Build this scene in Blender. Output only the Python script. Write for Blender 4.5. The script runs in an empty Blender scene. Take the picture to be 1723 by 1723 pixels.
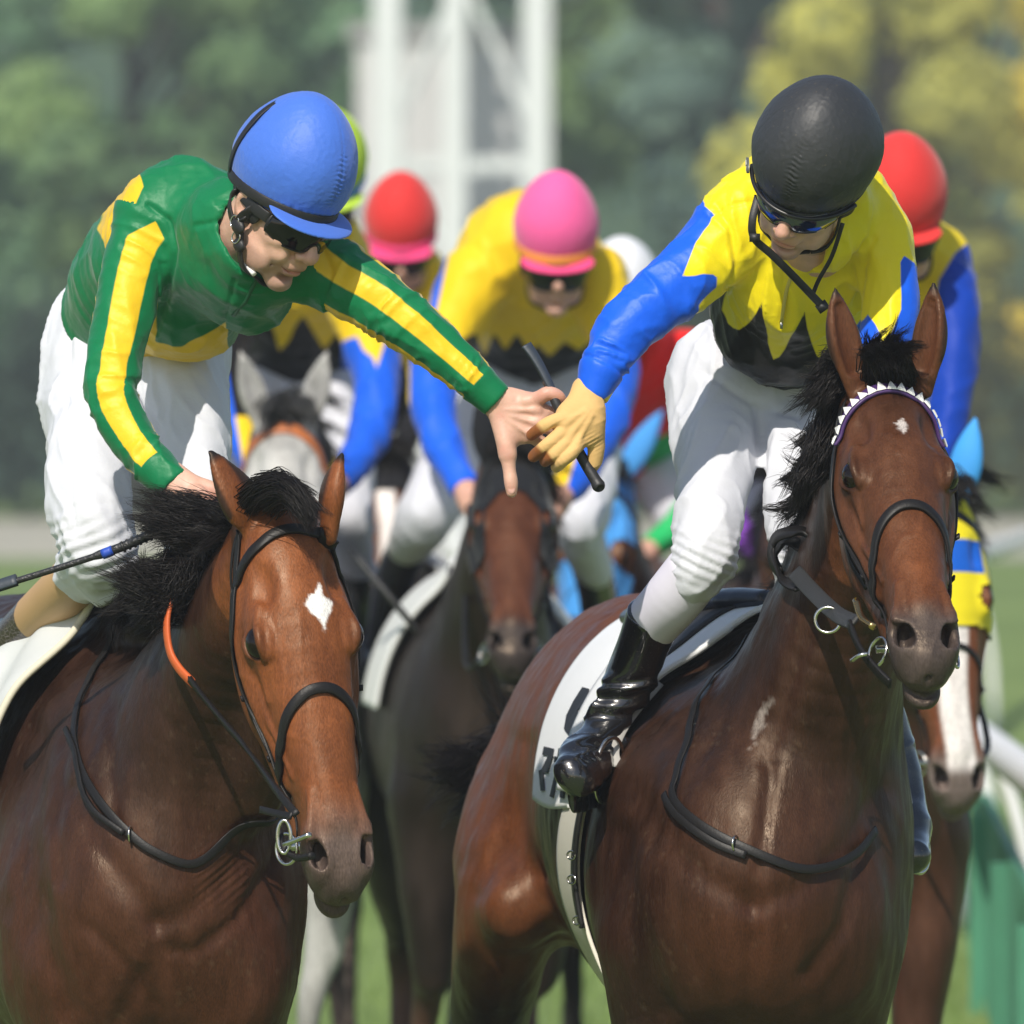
import bpy, math, random
import numpy as np

# ------------------------------------------------------------------ camera, sky, sun, exposure
scene = bpy.context.scene
COL = scene.collection
D0 = 20.0          # metres from the camera to the two riders in front
HC = 2.0           # camera height
cam_d = bpy.data.cameras.new('camera')
cam = bpy.data.objects.new('camera', cam_d); COL.objects.link(cam)
cam.location = (0, -D0, HC); cam.rotation_euler = (math.radians(90), 0, 0)
cam_d.sensor_width = 36; cam_d.lens = 36 * D0 / 1.723
cam_d.shift_y = -(861.5 - 623) / 1723
cam_d.clip_start = 1; cam_d.clip_end = 3000
cam_d.dof.use_dof = True; cam_d.dof.focus_distance = D0 - 0.15
cam_d.dof.aperture_fstop = 8.0
scene.camera = cam

SUN_EL, SUN_AZ = math.radians(43), math.radians(-16)     # azimuth from the camera's side, towards the left
sd = np.array([math.sin(SUN_AZ) * math.cos(SUN_EL), -math.cos(SUN_AZ) * math.cos(SUN_EL), math.sin(SUN_EL)])
world = bpy.data.worlds.new('World'); scene.world = world; world.use_nodes = True
wn = world.node_tree.nodes; wl = world.node_tree.links; wn.clear()
sky = wn.new('ShaderNodeTexSky'); sky.sky_type = 'NISHITA'; sky.sun_disc = False
sky.sun_elevation = SUN_EL; sky.sun_rotation = math.atan2(sd[0], sd[1])
bg = wn.new('ShaderNodeBackground'); bg.inputs[1].default_value = 0.10
wo = wn.new('ShaderNodeOutputWorld'); wl.new(sky.outputs[0], bg.inputs[0]); wl.new(bg.outputs[0], wo.inputs[0])
sun_d = bpy.data.lights.new('sun', 'SUN'); sun_d.energy = 4.0; sun_d.angle = math.radians(0.6); sun_d.color = (1, 0.93, 0.82)
sun = bpy.data.objects.new('sun', sun_d); COL.objects.link(sun); sun.location = (-5, -10, 12)
from mathutils import Vector, Matrix
sun.rotation_euler = Vector(-sd).to_track_quat('-Z', 'Y').to_euler()
scene.view_settings.view_transform = 'Standard'; scene.view_settings.look = 'None'
scene.view_settings.exposure = 0.36; scene.view_settings.gamma = 1
scene.cycles.use_denoising = True
scene.cycles.max_bounces = 6
scene.cycles.volume_bounces = 0

RNG = np.random.default_rng(7)
random.seed(7)

# ------------------------------------------------------------------ helpers
def P(px, py, y):
    """a point y metres beyond the front riders, seen at picture position px, py"""
    d = D0 + y
    return np.array([(px - 861.5) * d / 20000.0, y, HC + (623 - py) * d / 20000.0])
def S(y):
    return (D0 + y) / 20000.0
def to_px(V):
    d = D0 + V[:, 1]
    return np.stack([861.5 + V[:, 0] * 20000 / d, 623 - (V[:, 2] - HC) * 20000 / d], 1)

def unit(v):
    v = np.asarray(v, float); return v / (np.linalg.norm(v) + 1e-12)

def vnoise(Pn, seed=0):
    Pi = np.floor(Pn).astype(np.int64); f = Pn - Pi; f = f * f * (3 - 2 * f)
    def h(ix, iy, iz):
        n = (ix * 374761393 + iy * 668265263 + iz * 2147483647 + seed * 974634777) & 0xffffffff
        n = ((n ^ (n >> 13)) * 1274126177) & 0xffffffff
        n = (n ^ (n >> 16)) & 0xffffffff
        return n / 4294967295.0
    r = 0
    for a in (0, 1):
        wx = f[:, 0] if a else 1 - f[:, 0]
        for b in (0, 1):
            wy = f[:, 1] if b else 1 - f[:, 1]
            for c in (0, 1):
                wz = f[:, 2] if c else 1 - f[:, 2]
                r = r + wx * wy * wz * h(Pi[:, 0] + a, Pi[:, 1] + b, Pi[:, 2] + c)
    return r * 2 - 1
def fbm(Pn, seed=0, o=3):
    r = 0; a = 1
    for i in range(o):
        r = r + a * vnoise(Pn * 2 ** i + 17.3 * i, seed + i); a *= 0.5
    return r
def sstep(a, b, x):
    t = np.clip((x - a) / (b - a), 0, 1); return t * t * (3 - 2 * t)

class Fr:
    """a local frame: origin o, columns of R the local axes in the world, s metres per unit"""
    def __init__(s, o, R, sc=0.001): s.o = np.asarray(o, float); s.R = np.asarray(R, float); s.s = sc
    def pt(s, p): return s.o + s.R @ (np.asarray(p, float) * s.s)
    def pts(s, A): return s.o + (np.asarray(A, float) * s.s) @ s.R.T
    def inv(s, V): return ((V - s.o) @ s.R) / s.s

def rot(axis, deg):
    return np.array(Matrix.Rotation(math.radians(deg), 3, axis))

def resample(pts, n):
    """Catmull-Rom through rows of pts, n pieces between neighbours"""
    pts = np.asarray(pts, float)
    if len(pts) < 3 or n < 2:
        if len(pts) == 2 and n > 1:
            t = np.linspace(0, 1, n + 1)[:, None]; return pts[0] * (1 - t) + pts[1] * t
        return pts
    Q = np.vstack([2 * pts[0] - pts[1], pts, 2 * pts[-1] - pts[-2]]); out = []
    for i in range(1, len(Q) - 2):
        p0, p1, p2, p3 = Q[i - 1], Q[i], Q[i + 1], Q[i + 2]
        for t in np.arange(n) / n:
            out.append(0.5 * (2 * p1 + (p2 - p0) * t + (2 * p0 - 5 * p1 + 4 * p2 - p3) * t * t + (3 * p1 - p0 - 3 * p2 + p3) * t ** 3))
    out.append(pts[-1]); return np.array(out)

# ---- signed distance modelling
class SDF:
    def __init__(s): s.ops = []
    def copy(s):
        c = SDF(); c.ops = list(s.ops); return c
    def ell(s, c, r, R=None, k=0.01, sub=False):
        c = np.asarray(c, float); r = np.asarray(r, float) if np.ndim(r) else np.full(3, float(r))
        R = np.eye(3) if R is None else np.asarray(R, float)
        ext = np.sqrt(((R * r) ** 2).sum(1))
        def f(x, y, z):
            x = x - c[0]; y = y - c[1]; z = z - c[2]
            a = (x * R[0, 0] + y * R[1, 0] + z * R[2, 0]) / r[0]
            b = (x * R[0, 1] + y * R[1, 1] + z * R[2, 1]) / r[1]
            g = (x * R[0, 2] + y * R[1, 2] + z * R[2, 2]) / r[2]
            k0 = np.sqrt(a * a + b * b + g * g)
            k1 = np.sqrt((a / r[0]) ** 2 + (b / r[1]) ** 2 + (g / r[2]) ** 2) + 1e-9
            return k0 * (k0 - 1) / k1
        s.ops.append(('f', f, c - ext, c + ext, k, sub)); return s
    def chain(s, pts, rad, ref=(0, 1, 0), uref=None, k=0.01, sub=False, n=4, flat0=False, flat1=False):
        """tube through pts (m); rad rows (a, b): a across, b along ref. uref: a runs along uref instead"""
        pts = np.asarray(pts, float); rad = np.asarray(rad, float)
        if rad.ndim == 1: rad = np.stack([rad, rad], 1)
        Q = resample(np.hstack([pts, rad]), n); Pt = Q[:, :3]; Rd = np.maximum(Q[:, 3:], 1e-4)
        segs = []
        for i in range(len(Pt) - 1):
            A, B = Pt[i], Pt[i + 1]; L = np.linalg.norm(B - A)
            if L < 1e-7: continue
            w = (B - A) / L
            if uref is not None:
                u = unit(np.asarray(uref, float) - np.dot(uref, w) * w); v = np.cross(w, u)
            else:
                v = unit(np.asarray(ref, float) - np.dot(ref, w) * w); u = np.cross(v, w)
            m = max(Rd[i].max(), Rd[i + 1].max())
            segs.append((A, L, w, u, v, Rd[i], Rd[i + 1], np.minimum(A, B) - m, np.maximum(A, B) + m, i == 0, i == len(Pt) - 2))
        lo = np.min([q[7] for q in segs], 0); hi = np.max([q[8] for q in segs], 0)
        s.ops.append(('c', segs, lo, hi, k, sub, flat0, flat1)); return s
    @staticmethod
    def seg(q, x, y, z, f0, f1):
        A, L, w, u, v, r0, r1 = q[:7]
        x = x - A[0]; y = y - A[1]; z = z - A[2]
        t = x * w[0] + y * w[1] + z * w[2]
        tc = np.clip(t / L, 0, 1)
        ax = t - tc * L
        qu = x * u[0] + y * u[1] + z * u[2]; qv = x * v[0] + y * v[1] + z * v[2]
        a = r0[0] + (r1[0] - r0[0]) * tc; b = r0[1] + (r1[1] - r0[1]) * tc
        c = np.minimum(a, b)
        if (f0 and q[9]) or (f1 and q[10]): c = c * 0.15
        rho = np.sqrt((qu / a) ** 2 + (qv / b) ** 2 + (ax / c) ** 2) + 1e-6
        ln = np.sqrt(qu * qu + qv * qv + ax * ax)
        m = np.minimum(a, b)
        return np.maximum(ln * (1 - 1 / rho), -m)
    def _blend(s, D, d, k, sub):
        if sub:
            h = np.maximum(k - np.abs(-D - d), 0)      # max(D, -d)
            return np.maximum(D, -d) + h * h / (4 * k)
        h = np.maximum(k - np.abs(D - d), 0)
        return np.minimum(D, d) - h * h / (4 * k)
    def grid(s, lo, hi, h):
        lo = np.asarray(lo, float); n = np.maximum(np.ceil((np.asarray(hi) - lo) / h).astype(int) + 1, 2)
        ax = [(lo[i] + h * np.arange(n[i])).astype(np.float32) for i in range(3)]
        D = np.full(n, 0.2, np.float32)
        def sl(l, g, m):
            a = np.clip(np.floor((l - m - lo) / h).astype(int), 0, n); b = np.clip(np.ceil((g + m - lo) / h).astype(int) + 1, 0, n)
            return a, b
        for op in s.ops:
            k = max(op[4], 1e-4); m = k + 2.5 * h
            a, b = sl(op[2], op[3], m)
            if (b <= a).any(): continue
            X = ax[0][a[0]:b[0], None, None]; Y = ax[1][None, a[1]:b[1], None]; Z = ax[2][None, None, a[2]:b[2]]
            if op[0] == 'f': d = op[1](X, Y, Z)
            else:
                d = np.full(b - a, 0.2, np.float32)
                for q in op[1]:
                    aa, bb = sl(q[7], q[8], m)
                    aa = np.maximum(aa, a); bb = np.minimum(bb, b)
                    if (bb <= aa).any(): continue
                    x = ax[0][aa[0]:bb[0], None, None]; y = ax[1][None, aa[1]:bb[1], None]; z = ax[2][None, None, aa[2]:bb[2]]
                    ix = tuple(slice(aa[i] - a[i], bb[i] - a[i]) for i in range(3))
                    d[ix] = np.minimum(d[ix], s.seg(q, x, y, z, op[6], op[7]))
            ix = tuple(slice(a[i], b[i]) for i in range(3))
            D[ix] = s._blend(D[ix], d, k, op[5])
        return lo, D
    def ev(s, V):
        x, y, z = V[:, 0], V[:, 1], V[:, 2]; D = np.full(len(V), 0.2)
        for op in s.ops:
            if op[0] == 'f': d = op[1](x, y, z)
            else:
                d = np.full(len(V), 1.0)
                for q in op[1]: d = np.minimum(d, s.seg(q, x, y, z, op[6], op[7]))
            D = s._blend(D, d, max(op[4], 1e-4), op[5])
        return D
    def nrm(s, V, e=0.002):
        g = np.stack([s.ev(V + np.eye(3)[i] * e) - s.ev(V - np.eye(3)[i] * e) for i in range(3)], 1)
        return g / (np.linalg.norm(g, axis=1, keepdims=True) + 1e-9)
    def snap(s, V, off=0.0, it=6, maxstep=0.05):
        V = np.array(V, float)
        for i in range(it):
            n = s.nrm(V); d = np.clip(s.ev(V) - off, -maxstep, maxstep); V = V - n * d[:, None]
        return V, s.nrm(V)
    def bbox(s):
        return np.min([o[2] for o in s.ops if not o[5]], 0) - 0.02, np.max([o[3] for o in s.ops if not o[5]], 0) + 0.02

def nets(lo, D, h, clip=None):
    """surface nets"""
    n = D.shape; ins = D < 0
    c = ins[:-1, :-1, :-1].astype(np.int8)
    for a in (0, 1):
        for b in (0, 1):
            for g in (0, 1):
                if a + b + g: c = c + ins[a:n[0] - 1 + a, b:n[1] - 1 + b, g:n[2] - 1 + g]
    act = (c > 0) & (c < 8); idx = np.argwhere(act); N = len(idx)
    if N == 0: return np.zeros((0, 3)), np.zeros((0, 4), int)
    vid = np.full(act.shape, -1, np.int32); vid[act] = np.arange(N)
    i, j, k = idx.T
    val = {(a, b, g): D[i + a, j + b, k + g] for a in (0, 1) for b in (0, 1) for g in (0, 1)}
    acc = np.zeros((N, 3)); cnt = np.zeros(N)
    for axis in range(3):
        o = [x for x in range(3) if x != axis]
        for p in (0, 1):
            for q in (0, 1):
                A = [0, 0, 0]; A[o[0]] = p; A[o[1]] = q; B = list(A); B[axis] = 1
                va, vb = val[tuple(A)], val[tuple(B)]
                m = (va < 0) != (vb < 0)
                t = np.where(m, va / np.where(m, va - vb, 1), 0)
                pos = np.zeros((N, 3)); pos[:, o[0]] = p; pos[:, o[1]] = q; pos[:, axis] = t
                acc[m] += pos[m]; cnt[m] += 1
    V = lo + h * (idx + acc / cnt[:, None])
    F = []
    for axis in range(3):
        A = [slice(None)] * 3; B = [slice(None)] * 3; A[axis] = slice(0, -1); B[axis] = slice(1, None)
        s0 = ins[tuple(A)]; s1 = ins[tuple(B)]
        e = np.argwhere(s0 != s1); flip = s0[tuple(e.T)]
        o = [(axis + 1) % 3, (axis + 2) % 3]
        ok = (e[:, o[0]] > 0) & (e[:, o[1]] > 0) & (e[:, o[0]] < n[o[0]] - 1) & (e[:, o[1]] < n[o[1]] - 1)
        e = e[ok]; flip = flip[ok]
        q = []
        for d0, d1 in ((-1, -1), (0, -1), (0, 0), (-1, 0)):
            f = e.copy(); f[:, o[0]] += d0; f[:, o[1]] += d1
            q.append(vid[tuple(f.T)])
        q = np.stack(q, 1); q[~flip] = q[~flip][:, ::-1]; F.append(q)
    F = np.vstack(F); F = F[(F >= 0).all(1)]
    if clip is not None:
        keep = clip(V[F].mean(1)); F = F[keep]
        u, inv = np.unique(F, return_inverse=True); V = V[u]; F = inv.reshape(-1, 4)
    return V, F

def mesh_sdf(s, h, lo=None, hi=None, clip=None):
    a, b = s.bbox()
    lo = a if lo is None else np.maximum(lo, a); hi = b if hi is None else np.minimum(hi, b)
    l, D = s.grid(lo, hi, h)
    return nets(l, D, h, clip)

def vnormals(V, F):
    n = np.cross(V[F[:, 2]] - V[F[:, 0]], V[F[:, 3]] - V[F[:, 1]]); out = np.zeros_like(V)
    for i in range(4): np.add.at(out, F[:, i], n)
    return out / (np.linalg.norm(out, axis=1, keepdims=True) + 1e-12)
def smooth_mesh(V, F, it=2, lam=0.5):
    E = np.vstack([F[:, [0, 1]], F[:, [1, 2]], F[:, [2, 3]], F[:, [3, 0]]])
    for _ in range(it):
        acc = np.zeros_like(V); c = np.zeros(len(V))
        np.add.at(acc, E[:, 0], V[E[:, 1]]); np.add.at(acc, E[:, 1], V[E[:, 0]])
        np.add.at(c, E[:, 0], 1); np.add.at(c, E[:, 1], 1)
        V = V + lam * (acc / np.maximum(c, 1)[:, None] - V)
    return V
def join(*parts):
    V = []; F = []; o = 0
    for v, f in parts:
        if len(v) == 0: continue
        V.append(v); F.append(np.asarray(f) + o); o += len(v)
    return np.vstack(V), np.vstack(F)

def obj(name, V, F, mat, parent=None, attrs=None, smooth=True, label=None, category=None, group=None, kind=None):
    """link V, F (quads or rows of any length) as one mesh object"""
    me = bpy.data.meshes.new(name)
    V = np.asarray(V, float)
    off = np.array(parent_loc(parent)) if parent is not None else np.zeros(3)
    if isinstance(F, np.ndarray):
        nF, w = F.shape
        if w == 4:
            deg = F[:, 3] == F[:, 2]
        me.vertices.add(len(V)); me.vertices.foreach_set('co', (V - off).astype(np.float32).ravel())
        me.loops.add(nF * w); me.loops.foreach_set('vertex_index', F.astype(np.int32).ravel())
        me.polygons.add(nF); me.polygons.foreach_set('loop_start', (np.arange(nF) * w).astype(np.int32))
        me.update(calc_edges=True)
    else:
        me.from_pydata([tuple(p) for p in (V - off)], [], [tuple(int(i) for i in f) for f in F]); me.update()
    if smooth: me.polygons.foreach_set('use_smooth', np.ones(len(me.polygons), bool))
    else: me.polygons.foreach_set('use_smooth', np.zeros(len(me.polygons), bool))
    for k, a in (attrs or {}).items():
        a = np.asarray(a)
        if a.ndim == 1:
            at = me.attributes.new(k, 'FLOAT', 'POINT'); at.data.foreach_set('value', a.astype(np.float32))
        elif a.shape[1] == 3:
            at = me.attributes.new(k, 'FLOAT_VECTOR', 'POINT'); at.data.foreach_set('vector', a.astype(np.float32).ravel())
    me.materials.append(mat)
    o = bpy.data.objects.new(name, me); COL.objects.link(o)
    if parent is not None: o.parent = parent
    for k, v in (('label', label), ('category', category), ('group', group), ('kind', kind)):
        if v: o[k] = v
    return o
def parent_loc(p):
    l = Vector((0, 0, 0))
    while p is not None: l += p.location; p = p.parent
    return l
def thing(name, label, cat, loc, group=None):
    o = bpy.data.objects.new(name, None); COL.objects.link(o); o.location = tuple(loc); o.empty_display_size = 0.2
    o['label'] = label; o['category'] = cat
    if group: o['group'] = group
    return o

# ---- plain geometry
def frames(Q, up=(0, 0, 1)):
    T = np.gradient(Q, axis=0); T /= np.linalg.norm(T, axis=1, keepdims=True) + 1e-12
    up = np.asarray(up, float)
    U = np.cross(T, up if up.ndim == 2 else np.broadcast_to(up, T.shape)); bad = np.linalg.norm(U, axis=1) < 1e-5
    U[bad] = np.cross(T[bad], [1, 0, 0.01]); U /= np.linalg.norm(U, axis=1, keepdims=True)
    return T, U, np.cross(U, T)
def tube(Q, r, seg=8, up=(0, 0, 1), flat=1.0, closed=False):
    Q = np.asarray(Q, float); n = len(Q); r = np.broadcast_to(np.asarray(r, float), (n,))
    T, U, W = frames(Q, up)
    if closed:
        T = np.roll(Q, -1, 0) - np.roll(Q, 1, 0); T /= np.linalg.norm(T, axis=1, keepdims=True)
        U = np.cross(T, np.broadcast_to(np.asarray(up, float), T.shape)); U /= np.linalg.norm(U, axis=1, keepdims=True) + 1e-9; W = np.cross(U, T)
    a = np.arange(seg) * 2 * math.pi / seg
    V = Q[:, None] + r[:, None, None] * (np.cos(a)[None, :, None] * U[:, None] + flat * np.sin(a)[None, :, None] * W[:, None])
    V = V.reshape(-1, 3); F = []
    i, j = np.meshgrid(np.arange(n if closed else n - 1), np.arange(seg), indexing='ij'); i = i.ravel(); j = j.ravel()
    i2 = (i + 1) % n; j2 = (j + 1) % seg
    F = np.stack([i * seg + j, i * seg + j2, i2 * seg + j2, i2 * seg + j], 1)
    if not closed:
        c0 = len(V); V = np.vstack([V, Q[:1], Q[-1:]]); jj = np.arange(seg); e = (n - 1) * seg
        F = np.vstack([F, np.stack([np.full(seg, c0), (jj + 1) % seg, jj, jj], 1), np.stack([np.full(seg, c0 + 1), e + jj, e + (jj + 1) % seg, e + (jj + 1) % seg], 1)])
    return V, F
def ribbon(Q, N, w, t, closed=False):
    """a strap: Q centre line on the surface, N outward normals, width w, thickness t"""
    Q = np.asarray(Q, float); n = len(Q)
    T = (np.roll(Q, -1, 0) - np.roll(Q, 1, 0)) if closed else np.gradient(Q, axis=0)
    T /= np.linalg.norm(T, axis=1, keepdims=True) + 1e-12
    U = np.cross(T, N); U /= np.linalg.norm(U, axis=1, keepdims=True) + 1e-12; N = np.cross(U, T)
    w = np.broadcast_to(np.asarray(w, float), (n,))[:, None]
    prof = [(-.5, 0), (-.5, .8), (-.43, 1), (.43, 1), (.5, .8), (.5, 0)]
    V = np.stack([Q + U * w * a + N * t * b for a, b in prof], 1).reshape(-1, 3); m = len(prof)
    i, j = np.meshgrid(np.arange(n if closed else n - 1), np.arange(m), indexing='ij'); i = i.ravel(); j = j.ravel(); i2 = (i + 1) % n; j2 = (j + 1) % m
    F = np.stack([i * m + j, i * m + j2, i2 * m + j2, i2 * m + j], 1)
    if not closed:
        e = (n - 1) * m
        F = np.vstack([F, [[3, 2, 1, 0], [5, 4, 3, 0], [e, e + 1, e + 2, e + 3], [e, e + 3, e + 4, e + 5]]])
    return V, F
def slab(G, N, t):
    """closed sheet from a grid G[u, v, 3] with normals N, thickness t"""
    nu, nv = G.shape[:2]; A = G.reshape(-1, 3); B = (G + N * t).reshape(-1, 3); m = nu * nv
    i, j = np.meshgrid(np.arange(nu - 1), np.arange(nv - 1), indexing='ij'); q = (i * nv + j).ravel()
    F0 = np.stack([q, q + 1, q + nv + 1, q + nv], 1)
    ring = list(range(nv)) + [r * nv + nv - 1 for r in range(1, nu)] + [(nu - 1) * nv + c for c in range(nv - 2, -1, -1)] + [r * nv for r in range(nu - 2, 0, -1)]
    ring = np.array(ring); r2 = np.roll(ring, -1)
    return np.vstack([A, B]), np.vstack([F0[:, ::-1], F0 + m, np.stack([ring, ring + m, r2 + m, r2], 1)[:, ::-1]])
def box(c, s, R=None):
    c = np.asarray(c, float); s = np.asarray(s, float) / 2
    V = np.array([[x, y, z] for x in (-1, 1) for y in (-1, 1) for z in (-1, 1)], float) * s
    if R is not None: V = V @ np.asarray(R).T
    F = np.array([[0, 1, 3, 2], [4, 6, 7, 5], [0, 4, 5, 1], [2, 3, 7, 6], [0, 2, 6, 4], [1, 5, 7, 3]])
    return V + c, F
def beam(a, b, w):
    a = np.asarray(a, float); b = np.asarray(b, float); d = unit(b - a)
    u = unit(np.cross(d, [0.02, 1, 0.01])); v = np.cross(d, u); R = np.stack([d, u, v], 1)
    return box((a + b) / 2, (np.linalg.norm(b - a), w, w), R)

def poly_sd(p, poly):
    """signed distance in the plane, positive inside"""
    poly = np.asarray(poly, float); d = np.full(len(p), 1e18); ins = np.zeros(len(p), bool)
    for i in range(len(poly)):
        a = poly[i]; b = poly[(i + 1) % len(poly)]; e = b - a; w = p - a
        t = np.clip((w @ e) / (e @ e + 1e-12), 0, 1); q = w - t[:, None] * e
        d = np.minimum(d, (q ** 2).sum(1))
        c = (a[1] > p[:, 1]) != (b[1] > p[:, 1])
        with np.errstate(divide='ignore', invalid='ignore'):
            x = (b[0] - a[0]) * (p[:, 1] - a[1]) / (b[1] - a[1]) + a[0]
        ins ^= c & (p[:, 0] < x)
    return np.where(ins, 1, -1) * np.sqrt(d)

def along(V, pts, ref=(0, 1, 0)):
    """arc parameter (m), angle round the limb and distance of points relative to the poly-line pts"""
    Q = resample(np.asarray(pts, float), 6); best = np.full(len(V), 1e9); T = np.zeros(len(V)); A = np.zeros(len(V)); L0 = 0
    for i in range(len(Q) - 1):
        a = Q[i]; e = Q[i + 1] - a; L = np.linalg.norm(e); w = e / L
        v = unit(np.asarray(ref, float) - np.dot(ref, w) * w); u = np.cross(v, w)
        x = V - a; t = np.clip(x @ w, 0, L); q = x - t[:, None] * w; d = np.linalg.norm(q, axis=1)
        m = d < best; best[m] = d[m]; T[m] = (L0 + t)[m]; A[m] = np.arctan2(q @ u, -(q @ v))[m]
        L0 += L
    return T, A, best, L0

def hair(locks, r0=0.0007, steps=9, seed=1, droop=0.0, wav=0.008):
    """locks: (list of guide points (world), root spread, tip spread, count); one mesh of thin tapered strands"""
    g = np.random.default_rng(seed); Vs = []; Fs = []; o = 0
    for guide, sr, st, cnt in locks:
        G = resample(np.asarray(guide, float), max(2, steps)); t = np.linspace(0, 1, steps)
        ii = np.clip(t * (len(G) - 1), 0, len(G) - 1.001); i0 = ii.astype(int); f = (ii - i0)[:, None]
        C = G[i0] * (1 - f) + G[i0 + 1] * f
        root = g.normal(size=(cnt, 3)) * sr; ns = max(1, cnt // 45); grp = g.integers(0, ns, cnt); stray = (g.random(cnt) < 0.07)[:, None]
        tip = g.normal(size=(ns, 3))[grp] * st * 1.1 + root * 0.15 + g.normal(size=(cnt, 3)) * st * np.where(stray, 0.6, 0.13); ln = g.uniform(0.6, 1.08, cnt)
        ph = g.uniform(0, 6.28, (ns, 3))[grp] + g.normal(size=(cnt, 3)) * 0.3; fr = g.uniform(3, 7, (ns, 3))[grp]
        L = np.linalg.norm(G[-1] - G[0]) + 1e-6
        tt = t[None, :, None] * ln[:, None, None]
        jj = np.clip(tt[..., 0] * (len(G) - 1), 0, len(G) - 1.001); j0 = jj.astype(int); jf = (jj - j0)[..., None]
        C = G[j0] * (1 - jf) + G[j0 + 1] * jf
        Pp = C + root[:, None] * (1 - tt) + tip[:, None] * tt ** 1.5 + wav * np.sin(ph[:, None] + fr[:, None] * tt) * tt
        Pp[..., 2] -= droop * tt[..., 0] ** 2
        Tn = np.gradient(Pp, axis=1); Tn /= np.linalg.norm(Tn, axis=2, keepdims=True) + 1e-9
        U = np.cross(Tn, g.normal(size=(cnt, 1, 3))); U /= np.linalg.norm(U, axis=2, keepdims=True) + 1e-9; W = np.cross(Tn, U)
        r = r0 * g.uniform(0.6, 1.4, (cnt, 1)) * (1 - 0.9 * t[None] ** 2)
        V = np.stack([Pp + r[..., None] * (math.cos(a) * U + math.sin(a) * W) for a in (0, 2.094, 4.189)], 2)   # cnt, steps, 3, xyz
        V = V.reshape(-1, 3)
        c, s_, a = np.meshgrid(np.arange(cnt), np.arange(steps - 1), np.arange(3), indexing='ij'); c = c.ravel(); s_ = s_.ravel(); a = a.ravel()
        b0 = (c * steps + s_) * 3; F = np.stack([b0 + a, b0 + (a + 1) % 3, b0 + 3 + (a + 1) % 3, b0 + 3 + a], 1)
        Vs.append(V); Fs.append(F + o); o += len(V)
    return np.vstack(Vs), np.vstack(Fs)

# ------------------------------------------------------------------ materials
def mat(name):
    m = bpy.data.materials.new(name); m.use_nodes = True; nt = m.node_tree; b = nt.nodes['Principled BSDF']
    return m, nt, b
def nd(nt, t, **kw):
    n = nt.nodes.new(t)
    for k, v in kw.items():
        if k.startswith('i_'):
            key = k[2:]; n.inputs[int(key) if key.isdigit() else key.replace('_', ' ')].default_value = v
        else: setattr(n, k, v)
    return n
def rgb(c): return (c[0], c[1], c[2], 1)
def noise_bump(nt, b, scale=60, strength=0.2, dist=0.002, detail=3, stretch=None, extra=None):
    tc = nd(nt, 'ShaderNodeTexCoord'); src = tc.outputs['Object']
    if stretch:
        mp = nd(nt, 'ShaderNodeMapping'); mp.inputs['Scale'].default_value = stretch; nt.links.new(src, mp.inputs[0]); src = mp.outputs[0]
    n = nd(nt, 'ShaderNodeTexNoise'); n.inputs['Scale'].default_value = scale; n.inputs['Detail'].default_value = detail
    nt.links.new(src, n.inputs['Vector'])
    bp = nd(nt, 'ShaderNodeBump'); bp.inputs['Strength'].default_value = strength; bp.inputs['Distance'].default_value = dist
    nt.links.new(n.outputs[0], bp.inputs['Height']); nt.links.new(bp.outputs[0], b.inputs['Normal'])
    return n, bp, src
def vary(nt, b, c, scale=8, amt=0.12, src=None):
    """base colour c with a little procedural variation"""
    n = nd(nt, 'ShaderNodeTexNoise'); n.inputs['Scale'].default_value = scale; n.inputs['Detail'].default_value = 4
    if src is None: src = nd(nt, 'ShaderNodeTexCoord').outputs['Object']
    nt.links.new(src, n.inputs['Vector'])
    mx = nd(nt, 'ShaderNodeMix', data_type='RGBA'); mx.inputs['A'].default_value = rgb([x * (1 - amt) for x in c]); mx.inputs['B'].default_value = rgb([min(1, x * (1 + amt)) for x in c])
    nt.links.new(n.outputs[0], mx.inputs['Factor']); nt.links.new(mx.outputs['Result'], b.inputs['Base Color'])
    return mx
_mc = {}
def plain(name, c, rough=0.6, metal=0, spec=0.5, bump=0.1, scale=120, amt=0.1, sheen=0.0, coat=0.0, vs=8, dist=0.0015):
    key = (name, tuple(c), rough, metal)
    if key in _mc: return _mc[key]
    m, nt, b = mat(name)
    b.inputs['Roughness'].default_value = rough; b.inputs['Metallic'].default_value = metal; b.inputs['Specular IOR Level'].default_value = spec
    if sheen: b.inputs['Sheen Weight'].default_value = sheen; b.inputs['Sheen Roughness'].default_value = 0.5
    if coat: b.inputs['Coat Weight'].default_value = coat; b.inputs['Coat Roughness'].default_value = 0.12
    n, bp, src = noise_bump(nt, b, scale, bump, dist)
    vary(nt, b, c, vs, amt, src)
    _mc[key] = m; return m
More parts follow.
